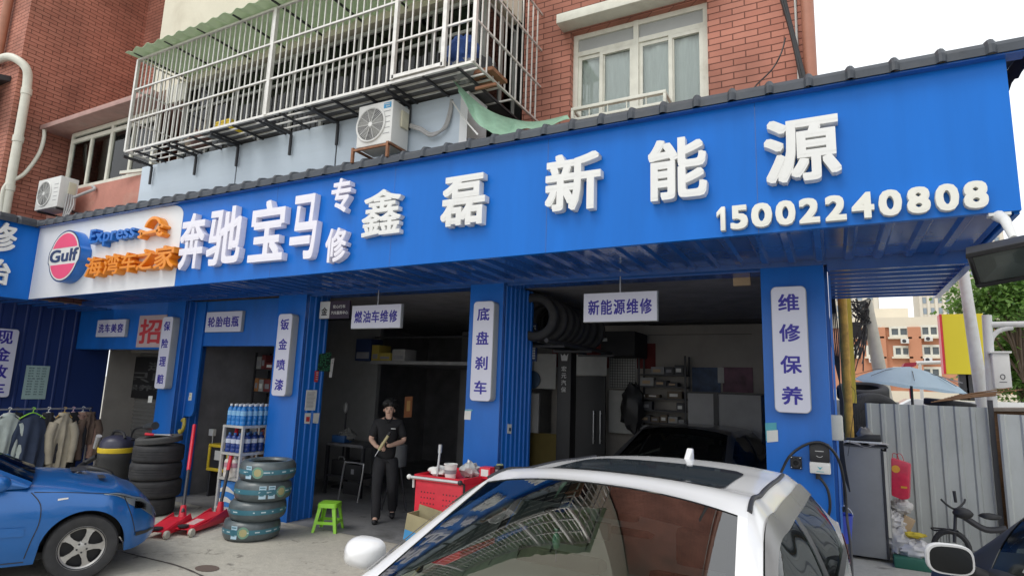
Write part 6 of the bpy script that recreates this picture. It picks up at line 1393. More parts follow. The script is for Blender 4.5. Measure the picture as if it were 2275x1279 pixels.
g = skin_mb(sv, [(0, 1), (1, 2), (2, 3), (3, 4), (4, 5), (5, 6), (3, 7), (7, 8), (8, 9), (3, 10)]); sh_ = g.build('polo_shirt', M_POLO, per, smooth=True)
g = MB(); g.tube(smooth_path([(-.055, -.05, 1.455), (-.03, -.085, 1.42), (0, -.10, 1.385)], 4), .012, 6); g.tube(smooth_path([(.055, -.05, 1.455), (.03, -.085, 1.42), (0, -.10, 1.385)], 4), .012, 6); g.build('collar', M_POLO, sh_, smooth=True)
g = MB(); g.box((.05, -.132, 1.30), (.115, -.127, 1.312)); g.build('chest_mark', M_PAPER, sh_)
tv = [(0, .01, .98, (.125, .11)), (-.085, 0, .82, .112), (-.10, -.05, .64, .09), (-.10, -.085, .46, .075), (-.088, -.10, .25, .07), (-.085, -.112, .03, .072), (.085, 0, .82, .112), (.10, -.015, .64, .09), (.105, -.01, .46, .075), (.11, .12, .30, .07), (.117, .26, .09, .072)]
skin_mb(tv, [(0, 1), (1, 2), (2, 3), (3, 4), (4, 5), (0, 6), (6, 7), (7, 8), (8, 9), (9, 10)]).build('trousers', M_TROU, per, smooth=True)
for nm, a, b, c in (('shoe', (-.085, -.08, .055), (-.09, -.17, .04), (-.092, -.235, .034)), ('shoe', (.117, .24, .10), (.12, .18, .055), (.122, .115, .038))): skin_mb([(*a, .05), (*b, .045), (*c, .036)], [(0, 1), (1, 2)], 0, 2).build(nm, M_BLACK, per, smooth=True)
PL = PZ(829, 1161); per.location = (PL.x + .06, PL.y + .12, 0); PR = rad(34); per.rotation_euler = (0, 0, PR)
MP = Matrix.Translation(per.location) @ Matrix.Rotation(PR, 4, 'Z')
t = thing('glue_gun', 'pale cylindrical tool with dark cap held by the person', 'tool', MP @ Vector((-.03, -.28, 1.1)))
g = MB(); a, b = MP @ Vector((-.085, -.285, 1.02)), MP @ Vector((.03, -.275, 1.22)); g.tube([a, b], .021, 14); g.build('tube', mat('tool_cream', (.55, .48, .25), .45), t, smooth=True)
g = MB(); g.tube([b, b + (b - a).normalized() * .05], [.026, .022], 14); g.build('cap', M_BLACK, t, smooth=True); g = MB(); g.tube([a, a - (b - a).normalized() * .10], [.008, .006], 8); g.build('nozzle', M_SILVER, t)

# ================================================================== inside the fuel car bay
t = thing('mezzanine', 'steel storage deck hanging under the ceiling of the fuel car bay', 'storage deck', (-6, 9.2, 2.2))
dz = PY(820, 808, 9.0).z
g = MB(); g.box((-7.75, 8.9, dz), (-5.3, 11.4, dz + .06)); g.build('deck', mat('deck_grey', (.22, .22, .22), .5, .2, var=.2), t)
g = MB(); g.tube([(-7.7, 8.93, dz + .5), (-5.3, 8.93, dz + .5)], .015, 8); g.build('deck_rail', M_DKSTEEL, t)
g = MB(); g.box((-5.38, 8.85, 0), (-5.24, 8.99, 3.2)); g.build('deck_post', M_DKSTEEL, t)
M_YBOX = mat('carton_yellow', (.42, .33, .06), .7, var=.1)
for lb, a, b, h0, m_ in (('tall yellow carton on the storage deck', 826, 842, .30, M_YBOX), ('low yellow carton on the storage deck', 843, 868, .15, M_YBOX), ('navy cabinet on the storage deck', 790, 823, .42, M_NAVYIN), ('grey wire crate on the storage deck beside yellow cartons', 872, 900, .22, M_GREYIN)):
    x0, x1 = PY(a, 780, 9.0).x, PY(b, 780, 9.0).x; o = thing('stored_carton', lb, 'carton', (x0, 9, dz), 'goods on the storage deck'); g = MB(); g.box((x0, 9.0, dz + .062), (x1, 9.35, dz + .062 + h0)); g.build('carton_body', m_, o, bevel=.005); g = MB(); g.box((x0 + .03, 8.997, dz + .1), (x1 - .03, 8.9995, dz + .1 + h0 * .3)); g.build('carton_label', M_GREYPRINT, o)
g = MB(); g.box((-7.7, 12.0, 0), (-5.3, 12.08, 3.2)); g.box((-5.3, 12.02, 0), (-3.9, 12.08, 3.2)); tag(g.build('inner_partition', M_GREYIN), 'grey partition at the depth of the fuel car bay', 'partition')
g = MB(); xd0, xd1 = PY(822, 900, 11.95).x, PY(862, 900, 11.95).x; g.box((xd0, 11.93, 0), (xd1, 11.99, 2.3)); tag(g.build('grey_door_leaf', mat('door_grey', (.17, .17, .165), .6)), 'plain grey door behind the person', 'door')
# scroll on the post
notice('scroll_sign', 'narrow orange framed scroll on the dark deck post', 'plaque', [(900, 881), (917, 880), (914, 926), (897, 927)], ('y', 8.845), mat('scroll_brown', (.30, .10, .03), .6), lines(1, mat('scroll_gold', (.5, .28, .08), .5), .3, .75, .1, .6, 1))
# workbench with bits
wx0, wx1 = PY(722, 1000, 8.2).x, PY(806, 1000, 8.2).x; wz = PY(765, 985, 8.2).z
t = thing('workbench', 'dark workbench with vice and tools left of the person', 'workbench', (wx0, 8.4, 0))
g = MB(); g.box((wx0, 8.2, wz - .05), (wx1, 8.8, wz)); g.build('bench_top', mat('bench_steel', (.14, .14, .15), .45, .4, var=.2), t)
for x in (wx0, wx1 - .05): g = MB(); g.box((x, 8.22, 0), (x + .05, 8.27, wz - .05)); g.build('leg', M_DKSTEEL, t); g = MB(); g.box((x, 8.73, 0), (x + .05, 8.78, wz - .05)); g.build('leg', M_DKSTEEL, t)
g = MB(); g.box((wx0 + .05, 8.23, .3), (wx1 - .05, 8.77, .33)); g.build('lower_shelf', M_DKSTEEL, t)
for i, (lb, xx, sz, m_) in enumerate((('small blue tool box on the workbench', .06, (.3, .2, .12), mat('toolbox_blue', (.02, .08, .22), .4)), ('black tool case under the workbench', .1, (.4, .3, .25), M_BLACK))):
    z0 = wz + .002 if i == 0 else .332; o = thing('tool_box', lb, 'tool box', (wx0 + xx, 8.3, z0)); g = MB(); g.box((wx0 + xx, 8.28, z0), (wx0 + xx + sz[0], 8.28 + sz[1], z0 + sz[2])); g.build('box_body', m_, o, bevel=.01); g = MB(); g.tube([(wx0 + xx + .08, 8.36, z0 + sz[2]), (wx0 + xx + .1, 8.36, z0 + sz[2] + .05), (wx0 + xx + .2, 8.36, z0 + sz[2] + .05), (wx0 + xx + .22, 8.36, z0 + sz[2])], .01, 6); g.build('handle', M_SILVER, o)
g = MB(); c = PY(770, 948, 8.4); g.ball((c.x, 8.45, wz + .12), .12, 12, 8, (1.4, 1, .9), .6); tag(g.build('rag_heap', mat('rag_grey', (.16, .16, .15), .9)), 'grey heap of rags on the workbench', 'rags')
t = thing('inspection_lamp', 'slim stand with pale lamp head behind the workbench', 'lamp', (PY(768, 930, 8.9).x, 8.9, 0)); lx = PY(768, 930, 8.9).x
g = MB(); g.tube([(lx, 8.9, .02), (lx, 8.9, 1.5)], .015, 8); g.lathe([(0, 0), (.18, 0), (.17, .02), (0, .025)], 18, Matrix.Translation((lx, 8.9, 0))); g.build('stand', M_DKSTEEL, t); g = MB(); lz = PY(768, 905, 8.9).z; g.ball((lx, 8.88, lz), .07, 12, 8, (.7, .5, 1.5)); g.build('lamp_head', mat('lamp_pale', (.35, .35, .34), .4), t, smooth=True)
# folding chair
fx0, fx1 = PY(757, 1060, 7.9).x, PY(803, 1060, 7.9).x; fz0, fz1 = 0.02, PY(780, 1028, 7.9).z
t = thing('folding_chair', 'folded black chair with silver tube frame leaning by the workbench', 'chair', (fx0, 7.95, 0))
g = MB(); g.tube(smooth_path([(fx0, 7.88, fz0), (fx0 + .03, 7.93, fz1 - .05), (fx0 + .08, 7.94, fz1), (fx1 - .06, 7.94, fz1), (fx1, 7.93, fz1 - .06), (fx1 - .03, 7.88, fz0)], 6), .014, 8); g.build('frame', M_SILVER, t, smooth=True)
g = MB(); g.box((fx0 + .05, 7.935, fz0 + .32), (fx1 - .04, 7.965, fz1 - .03)); g.build('backrest', M_BLACK, t, bevel=.01); g = MB(); g.box((fx0 + .06, 7.90, fz0 + .1), (fx1 - .05, 7.925, fz0 + .30)); g.build('seat', M_BLACK, t, bevel=.01)
g = MB(); mx_ = (fx0 + fx1) / 2; g.box((mx_ - .04, 7.932, fz1 - .18), (mx_ + .02, 7.9345, fz1 - .10)); g.build('tag', M_GREYPRINT, t)
# oil drainer behind the person
ox = PY(884, 1010, 7.9).x; t = thing('oil_drainer', 'grey drum on a stand behind the person', 'drum', (ox, 7.9, 0)); oz0, oz1 = PY(884, 1035, 7.9).z, PY(884, 985, 7.9).z
g = MB(); g.lathe([(0, oz0), (.13, oz0), (.14, oz0 + .03), (.14, oz1 - .02), (.1, oz1), (0, oz1)], 20, Matrix.Translation((ox, 7.9, 0))); g.build('drum', mat('drum_pale', (.26, .27, .27), .45), t, smooth=True)
for a in (0, 2.1, 4.2): g = MB(); g.tube([(ox + .06 * math.cos(a), 7.9 + .06 * math.sin(a), oz0 + .02), (ox + .22 * math.cos(a), 7.9 + .22 * math.sin(a), .0)], .015, 6); g.build('leg', M_DKSTEEL, t)
tag(MB().merge(corrugated(MB(), (-6.4, 10.4, 0), (1.3, 0, 0), (0, 0, 2.6), (0, -1, 0), .16, .02)).build('roll_curtain', M_NAVYIN), 'dark navy ribbed screen behind the tool cart', 'screen')

# ================================================================== inside the open bay with hung tyres
MT_ = Matrix.Rotation(math.pi / 2, 4, 'X'); tv_ = MB().lathe(tyre_prof(.31, .20), 40, MT_, close=True)
tx = PY(1232, 690, 7.3).x
for k in range(8):
    o = tv_.build('spare_tyre', M_RUBBER, smooth=True) if k == 0 else h0.copy()
    if k == 0: h0 = o
    else: COL.objects.link(o)
    o.location = (tx - .16 + .03 * math.sin(k), 7.05 + k * .25, 2.86); o.rotation_euler = (0, 0, rad(12 + 4 * math.sin(k * 2)))
    tag(o, 'black tyre in the row hung high along the open bay', 'tyre', 'row of tyres hung along the open bay')
t = thing('tyre_rack', 'dark steel rails carrying the hung tyre row', 'rack', (tx, 8, 2.4))
for dx_ in (-.22, .22): g = MB(); g.tube([(tx - .1 + dx_, 6.8, 2.54), (tx - .1 + dx_, 9.3, 2.54)], .03, 8); g.build('rail', M_DKSTEEL, t)
for y in (7.2, 8.2, 9.2):
    g = MB(); g.box((tx - .40, y - .02, 2.48), (tx + .2, y + .02, 2.51)); g.box((tx - .40, y - .02, 2.51), (tx - .37, y + .02, 3.22)); g.build('hanger', M_DKSTEEL, t)
for k, (px_, py_) in enumerate(((1233, 733), (1275, 748), (1310, 757))): g = MB(); c = PY(px_, py_, 7.8 + k); g.tube([c, c + Vector((.28, .1, .03))], .03, 8); tag(g.build('white_tube', M_WHITEIN, smooth=True), ['short pale tube under the nearest hung tyres', 'pale tube under the middle of the hung tyres', 'pale tube under the far end of the hung tyres'][k], 'tube')
def onb(px_, py_, y=BW - .02): return PY(px_, py_, y)
def slab(name, label, cat, c0, c1, y, th, m_, **k):
    a, b = PY(*c0, y), PY(*c1, y); g = MB(); g.box((a.x, y, a.z), (b.x, y + th, b.z)); return tag(g.build(name, m_, **k), label, cat)
slab('wall_board', 'white wall board left of the black lift post', 'board', (1176, 862), (1236, 786), 10.6, .02, M_WHITEIN)
slab('wall_board', 'white wall board above the dark glass door', 'board', (1272, 832), (1348, 788), 10.6, .02, M_WHITEIN)
slab('ochre_panel', 'ochre yellow panel low behind the middle pillar', 'panel', (1172, 1040), (1240, 964), 10.7, .02, mat('ochre_dull', (.16, .12, .03), .8))
slab('grey_cupboard', 'grey cupboard door beside the middle pillar depth', 'cupboard', (1174, 960), (1198, 874), 10.55, .05, M_GREYIN)
g = MB(); g.lathe([(0, 0), (.17, 0), (.17, .02), (0, .02)], 24, Matrix.Translation(PY(1183, 843, 10.58)) @ Matrix.Rotation(math.pi / 2, 4, 'X')); tag(g.build('round_plaque', mat('plaque_blue', (.02, .06, .12), .4)), 'round dark blue plaque on the white board', 'plaque')
t = thing('lift_post', 'black car lift post with white vertical lettering', 'car lift', (PY(1252, 900, 9.4).x, 9.4, 0)); px0, px1 = PY(1238, 850, 9.4).x, PY(1268, 850, 9.4).x
g = MB(); g.box((px0, 9.4, 0), (px1, 9.65, 2.9)); g.build('post', M_BLACK, t, bevel=.01)
g = MB()
for i, ch in enumerate('宏元汽保'):
    z = PY(1248, 818 + i * 15.5, 9.39).z; text(g, ch, ((px0 + px1) / 2 - .05, 9.3975, z - .045), XA, ZA, .09, .085, .001, .01)
M_LETDIM = mat('letter_dim', (.5, .5, .5), .6); g.build('lettering', M_LETDIM, t)
g = MB(); zc = PY(1250, 793, 9.39).z; xm = (px0 + px1) / 2; g.prism([(xm + dx_, 9.3965, zc + dz_) for dx_, dz_ in ((-.07, .06), (-.03, .02), (0, .06), (.03, .02), (.07, .06), (.05, -.06), (-.05, -.06))], (0, .002, 0)); g.build('emblem', M_LETDIM, t)
t = thing('glass_door', 'dark framed inner door with two long steel handles', 'door', onb(1305, 1000, 10.6)); a, b = PY(1274, 1050, 10.55), PY(1345, 836, 10.55)
g = MB(); g.box((a.x, 10.55, 0), (b.x, 10.6, b.z)); g.build('door_leaf', M_BLACK, t)
for q in (1318, 1333): g = MB(); c = PY(q, 950, 10.5); z0, z1 = PY(q, 985, 10.5).z, PY(q, 912, 10.5).z; g.tube([(c.x, 10.5, z0), (c.x, 10.5, z1)], .012, 8); g.tube([(c.x, 10.5, z0 + .05), (c.x, 10.55, z0 + .05)], .008, 6); g.tube([(c.x, 10.5, z1 - .05), (c.x, 10.55, z1 - .05)], .008, 6); g.build('handle', M_SILVER, t)
t = thing('tool_pegboard', 'white pegboard grid on the inner wall of the open bay', 'pegboard', onb(1380, 860)); a, b = onb(1352, 862, BW - .06), onb(1414, 792, BW - .06)
g = MB(); g.box((a.x, BW - .05, a.z), (b.x, BW - .03, b.z)); g.build('board', M_WHITEIN, t); g = MB()
for i in range(11): x = a.x + (b.x - a.x) * (i + .5) / 11; g.box((x - .004, BW - .055, a.z + .02), (x + .004, BW - .051, b.z - .02))
for i in range(12): z = a.z + (b.z - a.z) * (i + .5) / 12; g.box((a.x + .02, BW - .0595, z - .004), (b.x - .02, BW - .0555, z + .004))
g.build('grid_wire', M_DKSTEEL, t)
slab('white_cabinet', 'white steel cabinet under the pegboard', 'cabinet', (1352, 960), (1412, 868), BW - .3, .28, M_WHITEIN, bevel=.01)
g = MB(); c = onb(1405, 905, BW - .5); g.ball(c, .26, 14, 12, (.8, .6, 1.6), .4); tag(g.build('hanging_coat', M_BLACK, smooth=True), 'dark coat hanging against the white cabinet', 'coat')
slab('duct_box', 'dark ceiling duct above the pegboard', 'duct', (1335, 790), (1410, 735), 10.2, .8, mat('duct_black', (.02, .02, .022), .8))
a, b = onb(1418, 960, BW - .4), onb(1524, 790, BW - .4)
clutter_shelf('spares_shelf', 'spare parts shelf in the open bay', a.x, b.x, BW - .42, BW - .06, [b.z - .35 - .21 * k for k in range(7)][::-1], 21, [BX('pale_grey', (.25, .25, .25)), MX[2], MX[3], BX('drab_brown', (.12, .09, .06))], b.z, .8)
slab('blind_box', 'dark roller box across the top of the open bay wall', 'roller box', (1432, 718), (1690, 640), BW - .5, .4, mat('roller_black', (.03, .03, .034), .7))
slab('wall_rail', 'thin dark rail along the beige inner wall', 'rail', (1440, 744), (1670, 741), BW - .03, .02, M_DKSTEEL)
t = slab('wall_poster', 'dim blue poster over the counter', 'poster', (1538, 870), (1600, 816), BW - .02, .01, mat('poster_blue', (.04, .07, .14), .6, var=.8, scale=5)); t = slab('wall_poster', 'dim purple and red poster beside the blue poster', 'poster', (1606, 870), (1672, 816), BW - .02, .01, mat('poster_red', (.12, .05, .08), .6, var=.8, scale=4))
slab('poster_gap', 'pale paper strip between the two posters', 'paper', (1595, 850), (1608, 816), BW - .035, .01, M_WHITEIN)
t = thing('display_counter', 'dark glass display counter along the inner wall', 'counter', onb(1600, 950, BW - .6)); a, b = PY(1530, 1040, BW - .6), PY(1690, 874, BW - .6)
g = MB(); g.box((a.x, BW - .6, 0), (b.x, BW - .12, b.z - .03)); g.build('case', M_GREYIN, t); g = MB(); g.box((a.x - .03, BW - .63, b.z - .03), (b.x + .03, BW - .1, b.z)); g.build('counter_top', M_BLACK, t)
c = PY(1592, 950, BW - .6).x; g = MB(); g.box((c - .04, BW - .62, 0), (c + .04, BW - .603, b.z - .03)); g.box((a.x, BW - .62, .9), (c - .04, BW - .605, .93)); g.build('case_post', M_BLACK, t)
g = MB(); c = PY(1655, 612, D + .3); g.box((c.x - .12, D + .31, c.z - .1), (c.x + .05, D + .36, c.z + .06)); tag(g.build('wood_block', M_CARD), 'bare wooden block at the lintel corner of the open bay', 'block')
t = thing('blue_strip_sign', 'dark blue strip sign with white marks behind the middle pillar', 'sign', PY(1186, 760, 7.6)); a, b = PY(1179, 802, 7.4), PY(1193, 718, 7.4)
g = MB(); g.box((a.x, 7.4, a.z), (b.x, 7.43, b.z)); g.build('board', M_NAVYIN, t); g = MB()
for k in range(14): z = a.z + (b.z - a.z) * (.06 + .065 * k); g.box((a.x + .015, 7.397, z), (b.x - .015, 7.399, z + .022))
g.build('print', M_WHITEIN, t)

# ================================================================== charger and cables on the outer pillar
def onD(px_, py_, y=D): return PY(px_, py_, y)
t = thing('wall_charger', 'black and white wall charger on the outermost blue pillar', 'charger', onD(1822, 1020)); a, b = onD(1800, 1050, D - .09), onD(1842, 986, D - .09); zm = onD(1820, 1026, D - .09).z
g = MB(); g.box((a.x, D - .09, zm), (b.x, D - .004, b.z)); g.build('upper_shell', M_BLACK, t, bevel=.012); g = MB(); g.box((a.x - .003, D - .10, a.z), (b.x + .003, D - .004, zm - .002)); g.build('lower_shell', M_ACWHITE, t, bevel=.012)
g = MB(); xm = (a.x + b.x) / 2; g.box((xm - .035, D - .093, b.z - .07), (xm + .035, D - .0905, b.z - .064)); g.tube(smooth_path([(xm - .025, D - .0915, zm + .055), (xm - .01, D - .0915, zm + .045), (xm + .01, D - .0915, zm + .045), (xm + .025, D - .0915, zm + .055)], 4), .003, 5); g.build('status_mark', M_LETDIM, t)
g = MB(); zc = (a.z + zm) / 2; g.prism([(xm - .022, D - .1025, zc + .014), (xm, D - .1025, zc + .004), (xm + .022, D - .1025, zc + .014), (xm, D - .1025, zc - .014)], (0, .002, 0)); g.box((xm - .03, D - .1025, zc - .032), (xm + .03, D - .1005, zc - .027)); g.build('emblem', M_TEAL, t)
g = MB(); g.tube([(xm - .02, D - .05, a.z - .05), (xm - .02, D - .05, a.z + .01)], .02, 10); g.build('gland', M_BLACK, t)
t = thing('power_socket', 'round black socket on a square steel plate beside the charger', 'socket', onD(1768, 1026)); a, b = onD(1756, 1040, D - .02), onD(1781, 1014, D - .02)
g = MB(); g.box((a.x, D - .02, a.z), (b.x, D - .003, b.z)); g.build('plate', M_DKSTEEL, t, bevel=.004); g = MB(); Ms = Matrix.Translation(((a.x + b.x) / 2, D - .02, (a.z + b.z) / 2)) @ Matrix.Rotation(math.pi / 2, 4, 'X'); g.lathe([(.02, .0), (.022, .035), (.042, .035), (.044, 0)], 20, Ms); g.build('socket_ring', M_BLACK, t, smooth=True)
for x in (a.x + .012, b.x - .012):
    for z in (a.z + .012, b.z - .012): g = MB(); g.ball((x, D - .022, z), .008, 8, 6); g.build('screw', M_CHROME, t, smooth=True)
g = MB(); g.tube(smooth_path([PY(1716, 1100, D - .5), PY(1735, 1050, D - .3), PY(1755, 1012, D - .12), PY(1788, 988, D - .11), PY(1822, 982, D - .12), PY(1848, 998, D - .1), PY(1866, 1030, D - .05), PY(1877, 1085, D + .1), PY(1882, 1150, D + .1), PY(1890, 1215, D - .1), PY(1894, 1300, D - .4)], 8), .012, 8); tag(g.build('charging_cable', M_BLACK, smooth=True), 'long black charging cable arching over the wall charger', 'cable')
g = MB(); g.tube(smooth_path([onD(1816, 1054, D - .05), onD(1838, 1085, D - .06), onD(1844, 1125, D - .06), onD(1836, 1155, D - .06), onD(1822, 1175, D - .07), onD(1812, 1200, D - .08)], 7), .012, 8); tag(g.build('charger_lead', M_BLACK, smooth=True), 'short black lead curling below the wall charger', 'cable')
a, b = PY(1838, 977, 6.42), PY(1872, 922, 6.42); g = MB(); g.box((a.x, 6.42, a.z), (b.x, 6.52, b.z)); tag(g.build('junction_box', mat('box_cream', (.64, .63, .55), .5), bevel=.02), 'cream plastic junction box on the edge of the outer pillar', 'junction box')
g = MB(); x = PY(1860, 1080, 7.4).x; g.box((x - .05, 7.4, PY(1860, 1124, 7.4).z), (x + .05, 7.44, PY(1860, 1030, 7.4).z)); tag(g.build('blue_bracket', M_BLUE_DARK, bevel=.005), 'narrow blue steel bracket behind the outer pillar', 'bracket')
c = PY(1868, 1170, 8.3); t = thing('blue_bucket', 'blue plastic bucket hung beside the grey cabinet', 'bucket', c); g = MB(); g.lathe([(0, -.16), (.10, -.16), (.13, .13), (.138, .15), (.125, .14), (.10, -.12)], 22, Matrix.Translation(c)); g.build('bucket_wall', mat('bucket_blue', (.05, .08, .45), .4), t, smooth=True); g = MB(); g.tube([c + Vector((.13 * math.cos(q * .314), 0, .13 + .12 * math.sin(q * .314))) for q in range(11)], .005, 6); g.build('handle', M_SILVER, t)

# ================================================================== side lane: cabinet, bags, fence
t = thing('steel_cabinet', 'tall grey steel cabinet standing in the side lane', 'cabinet', (.3, 9.1, 0)); kx0, kx1, ky, kz = .075, .56, 9.03, 1.36
g = MB(); g.box((kx0, ky, .04), (kx1 - .07, ky + .4, kz)); g.build('carcass', mat('cabinet_grey', (.24, .24, .235), .55, var=.1, scale=3), t, bevel=.008)
g = MB(); g.box((kx1 - .068, ky - .01, .04), (kx1 - .045, ky + .38, kz - .03)); g.build('door_edge', M_DKSTEEL, t); g = MB(); g.box((kx1 - .043, ky - .012, .3), (kx1 - .012, ky + .38, kz - .04)); g.build('cream_edge', mat('edge_cream', (.58, .55, .46), .5), t); g = MB(); g.box((kx1 - .01, ky, .04), (kx1, ky + .4, kz)); g.build('door', M_GREYIN, t)
g = MB(); g.box((kx0 - .01, ky - .015, kz), (kx1 + .01, ky + .42, kz + .02)); g.build('cabinet_top', M_DKSTEEL, t)
g = MB(); g.grid(lambda u, v: (kx0 - .03 + (kx1 - kx0 + .06) * u, ky - .02 + .4 * v, kz + .03 + .025 * noise.noise((u * 5, v * 3, 2)) + .02 * math.sin(u * 9)), 20, 8); tag(g.build('cloth_sheet', mat('sheet_dirty', (.35, .33, .32), .8, var=.3), smooth=True, solid=.006), 'crumpled grey sheet on top of the steel cabinet', 'sheet')
sh = thing('sneaker', 'black sneaker lying on the steel cabinet', 'shoe', (.28, ky + .05, kz + .05)); sx0 = PY(1880, 965, ky).x; sx1 = PY(1957, 965, ky).x; zs_ = kz + .06
g = MB(); n_ = 14
def shoe(u, v):
    x = sx0 + (sx1 - sx0) * u; a = v * 2 * math.pi; hh = .045 + .055 * (u > .0) * max(0, min(1, (u - .25) / .35)); return Vector((x, ky + .06 + .045 * math.cos(a) * (1 - .35 * abs(2 * u - .9) ** 2), zs_ + .05 * 0 + hh * (.5 + .5 * math.sin(a))))
g.grid(shoe, n_, 14); g.build('upper', M_BLACK, sh, smooth=True); g = MB(); g.prism([(sx0 - .005, ky + .01, zs_ - .012), (sx1, ky + .01, zs_ - .012), (sx1 + .01, ky + .11, zs_ - .012), (sx0, ky + .11, zs_ - .012)], (0, 0, .02)); g.build('sole', M_PAPER, sh, bevel=.004)
g = MB(); c = PY(1920, 948, ky + .15); g.ball((c.x, ky + .2, kz + .13), .09, 12, 9, (1, .8, 1.2), .5); tag(g.build('grey_shoe', mat('shoe_grey', (.22, .21, .2), .8, var=.3), smooth=True), 'pale grey old shoe behind the black sneaker', 'shoe')
def bag(name, label, px_, py_, y, r, sq, m_, jit=.45): g = MB(); c = PY(px_, py_, y); g.ball((c.x, y, c.z), r, 22, 16, sq, jit); return tag(g.build(name, m_, smooth=True), label, 'bag', 'bags heaped by the cabinet')
t = thing('red_gift_bag', 'shiny red shopping bag with gold emblem hung on the cabinet side', 'bag', PY(2000, 1060, 9.15)); ps = [PY(*q, 9.1) for q in ((1979, 1016), (2021, 1030), (2019, 1108), (2003, 1110), (1980, 1100))]
g = MB(); g.prism(ps, (0.03, .12, 0)); g.build('bag_body', mat('bag_red', (.55, .02, .06), .3, var=.25, scale=8, bump=.25, bscale=10), t, bevel=.02); g = MB(); c = PY(1990, 1041, 9.09); g.lathe([(0, 0), (.045, 0), (.045, .003), (0, .003)], 20, Matrix.Translation((c.x, 9.092, c.z)) @ Matrix.Rotation(math.pi / 2, 4, 'X')); c2 = PY(2008, 1082, 9.09); g.box((c2.x - .03, 9.092, c2.z - .012), (c2.x + .035, 9.096, c2.z + .012)); g.build('emblem', mat('emblem_gold', (.65, .30, .03), .4), t)
g = MB()
for o_ in (.0, .05): g.tube(smooth_path([ps[0] + Vector((.02 + o_, .05, -.01)), ps[0] + Vector((.03 + o_, .05, .05)), ps[0] + Vector((.07 + o_, .05, .04)), ps[0] + Vector((.09 + o_, .05, -.03))], 4), .004, 5)
g.build('handle', M_REDPAPER, t)
M_BAGW = mat('bag_white', (.48, .46, .44), .45, var=.25, bump=.3, bscale=9); M_BAGP = mat('bag_pale', (.55, .53, .52), .3, var=.2)
bag('white_bag', 'white printed bag right under the red shopping bag', 2003, 1124, 9.25, .12, (1, .8, .75), M_BAGW, .3); bag('white_bag', 'pale knotted bag at the middle of the heap', 1990, 1158, 9.2, .12, (.9, .8, 1.0), M_BAGP); bag('white_bag', 'large pale sack low in the heap', 1997, 1205, 9.15, .17, (1, .8, 1.1), M_BAGW); bag('white_bag', 'spread white sack at the foot of the heap', 2035, 1222, 9.1, .16, (1.3, .8, .8), M_BAGP)
g = MB(); c = PY(2012, 1168, 9.2); g.obox(Matrix.Translation(c) @ Matrix.Rotation(rad(25), 4, 'Y'), (-.06, -.05, -.12), (.06, .05, .12)); tag(g.build('brown_carton', M_CARD, bevel=.005), 'brown carton tilted among the pale bags', 'carton')
g = MB(); c = PY(2030, 1187, 9.1); g.ball(c, .08, 12, 8, (1.6, 1, .4), .5); tag(g.build('yellow_cloth', mat('cloth_yellow', (.55, .42, .04), .8)), 'yellow cloth draped on the bag heap', 'cloth')
g = MB(); c = PY(2030, 1243, 8.9); g.box((c.x - .2, 8.85, 0.0), (c.x + .2, 9.05, .12)); tag(g.build('green_crate', mat('crate_green', (.02, .12, .08), .6), bevel=.01), 'flat dark green crate below the bag heap', 'crate')
# fence of steel sheets
M_FENCE = mat('fence_grey', (.44, .46, .45), .5, .1, var=.14, scale=2.2, stretch=(1, 1, .5), dirt=.35, dirtcol=(.2, .19, .17))
fx0, fx1 = PY(1922, 900, 9.8).x, PY(2196, 900, 9.8).x
t = thing('sheet_fence', 'ribbed grey steel sheet fence across the side lane', 'fence', ((fx0 + fx1) / 2, 9.8, 0))
g = MB(); corrugated(g, (fx0, 9.8, 0), (fx1 - fx0, 0, 0), (0, 0, 1.905), (0, -1, 0), .166, .022, .42); g.build('sheet', M_FENCE, t, solid=.003)
g = MB(); g.box((fx1 - .02, 9.70, 0), (fx1 + .03, 9.74, 2.0)); g.build('post', M_DKSTEEL, t); g = MB(); g.box((fx0, 9.83, 1.75), (fx1, 9.87, 1.80)); g.build('rail', M_DKSTEEL, t)
t = thing('sheet_fence', 'second lower ribbed fence sheet running to the frame edge', 'fence', (fx1 + .6, 9.6, 0)); g = MB(); corrugated(g, (fx1 + .05, 9.62, 0), (2.6, -.3, 0), (0, 0, 1.83), (0, -1, 0), .21, .022, .35); g.build('sheet', M_FENCE, t, solid=.003); g = MB(); g.box((fx1 + .1, 9.68, 1.6), (fx1 + 2.6, 9.72, 1.65)); g.build('rail', M_DKSTEEL, t)
# e-bike
ebx = PY(2150, 1140, 8.75).x; t = thing('electric_bike', 'black electric bicycle leaning against the steel fence', 'electric bike', (ebx, 8.8, 0))
hz_ = PY(2135, 1118, 8.75).z; bx0 = PY(2130, 1120, 8.75).x
g = MB(); g.tube(smooth_path([(bx0 - .18, 8.7, hz_ + .05), (bx0 - .1, 8.7, hz_ - .02), (bx0 + .0, 8.75, hz_ - .06), (bx0 + .12, 8.9, hz_), (bx0 + .16, 9.0, hz_ + .04)], 5), .014, 8); g.build('handlebar', M_BLACK, t, smooth=True)
g = MB(); g.tube([(bx0 + .01, 8.76, hz_ + .02), (bx0 + .0, 8.76, hz_ + .16)], [.02, .022], 8); g.build('grip', M_BLACK, t); g = MB(); g.tube([(bx0, 8.75, hz_ - .06), (bx0 - .05, 8.72, .35)], .022, 8); g.build('fork', M_DKSTEEL, t)
g = MB(); g.ball((bx0 + .08, 8.72, hz_ - .10), .085, 16, 10, (1.5, .8, .8), .1); g.build('headlight', M_BLACK, t, smooth=True)
g = MB(); g.tube(smooth_path([(bx0 + .1, 8.78, hz_ - .15), (bx0 + .35, 8.82, hz_ - .28), (bx0 + .6, 8.85, hz_ - .25)], 5), .04, 8); g.build('frame', M_DKSTEEL, t, smooth=True)
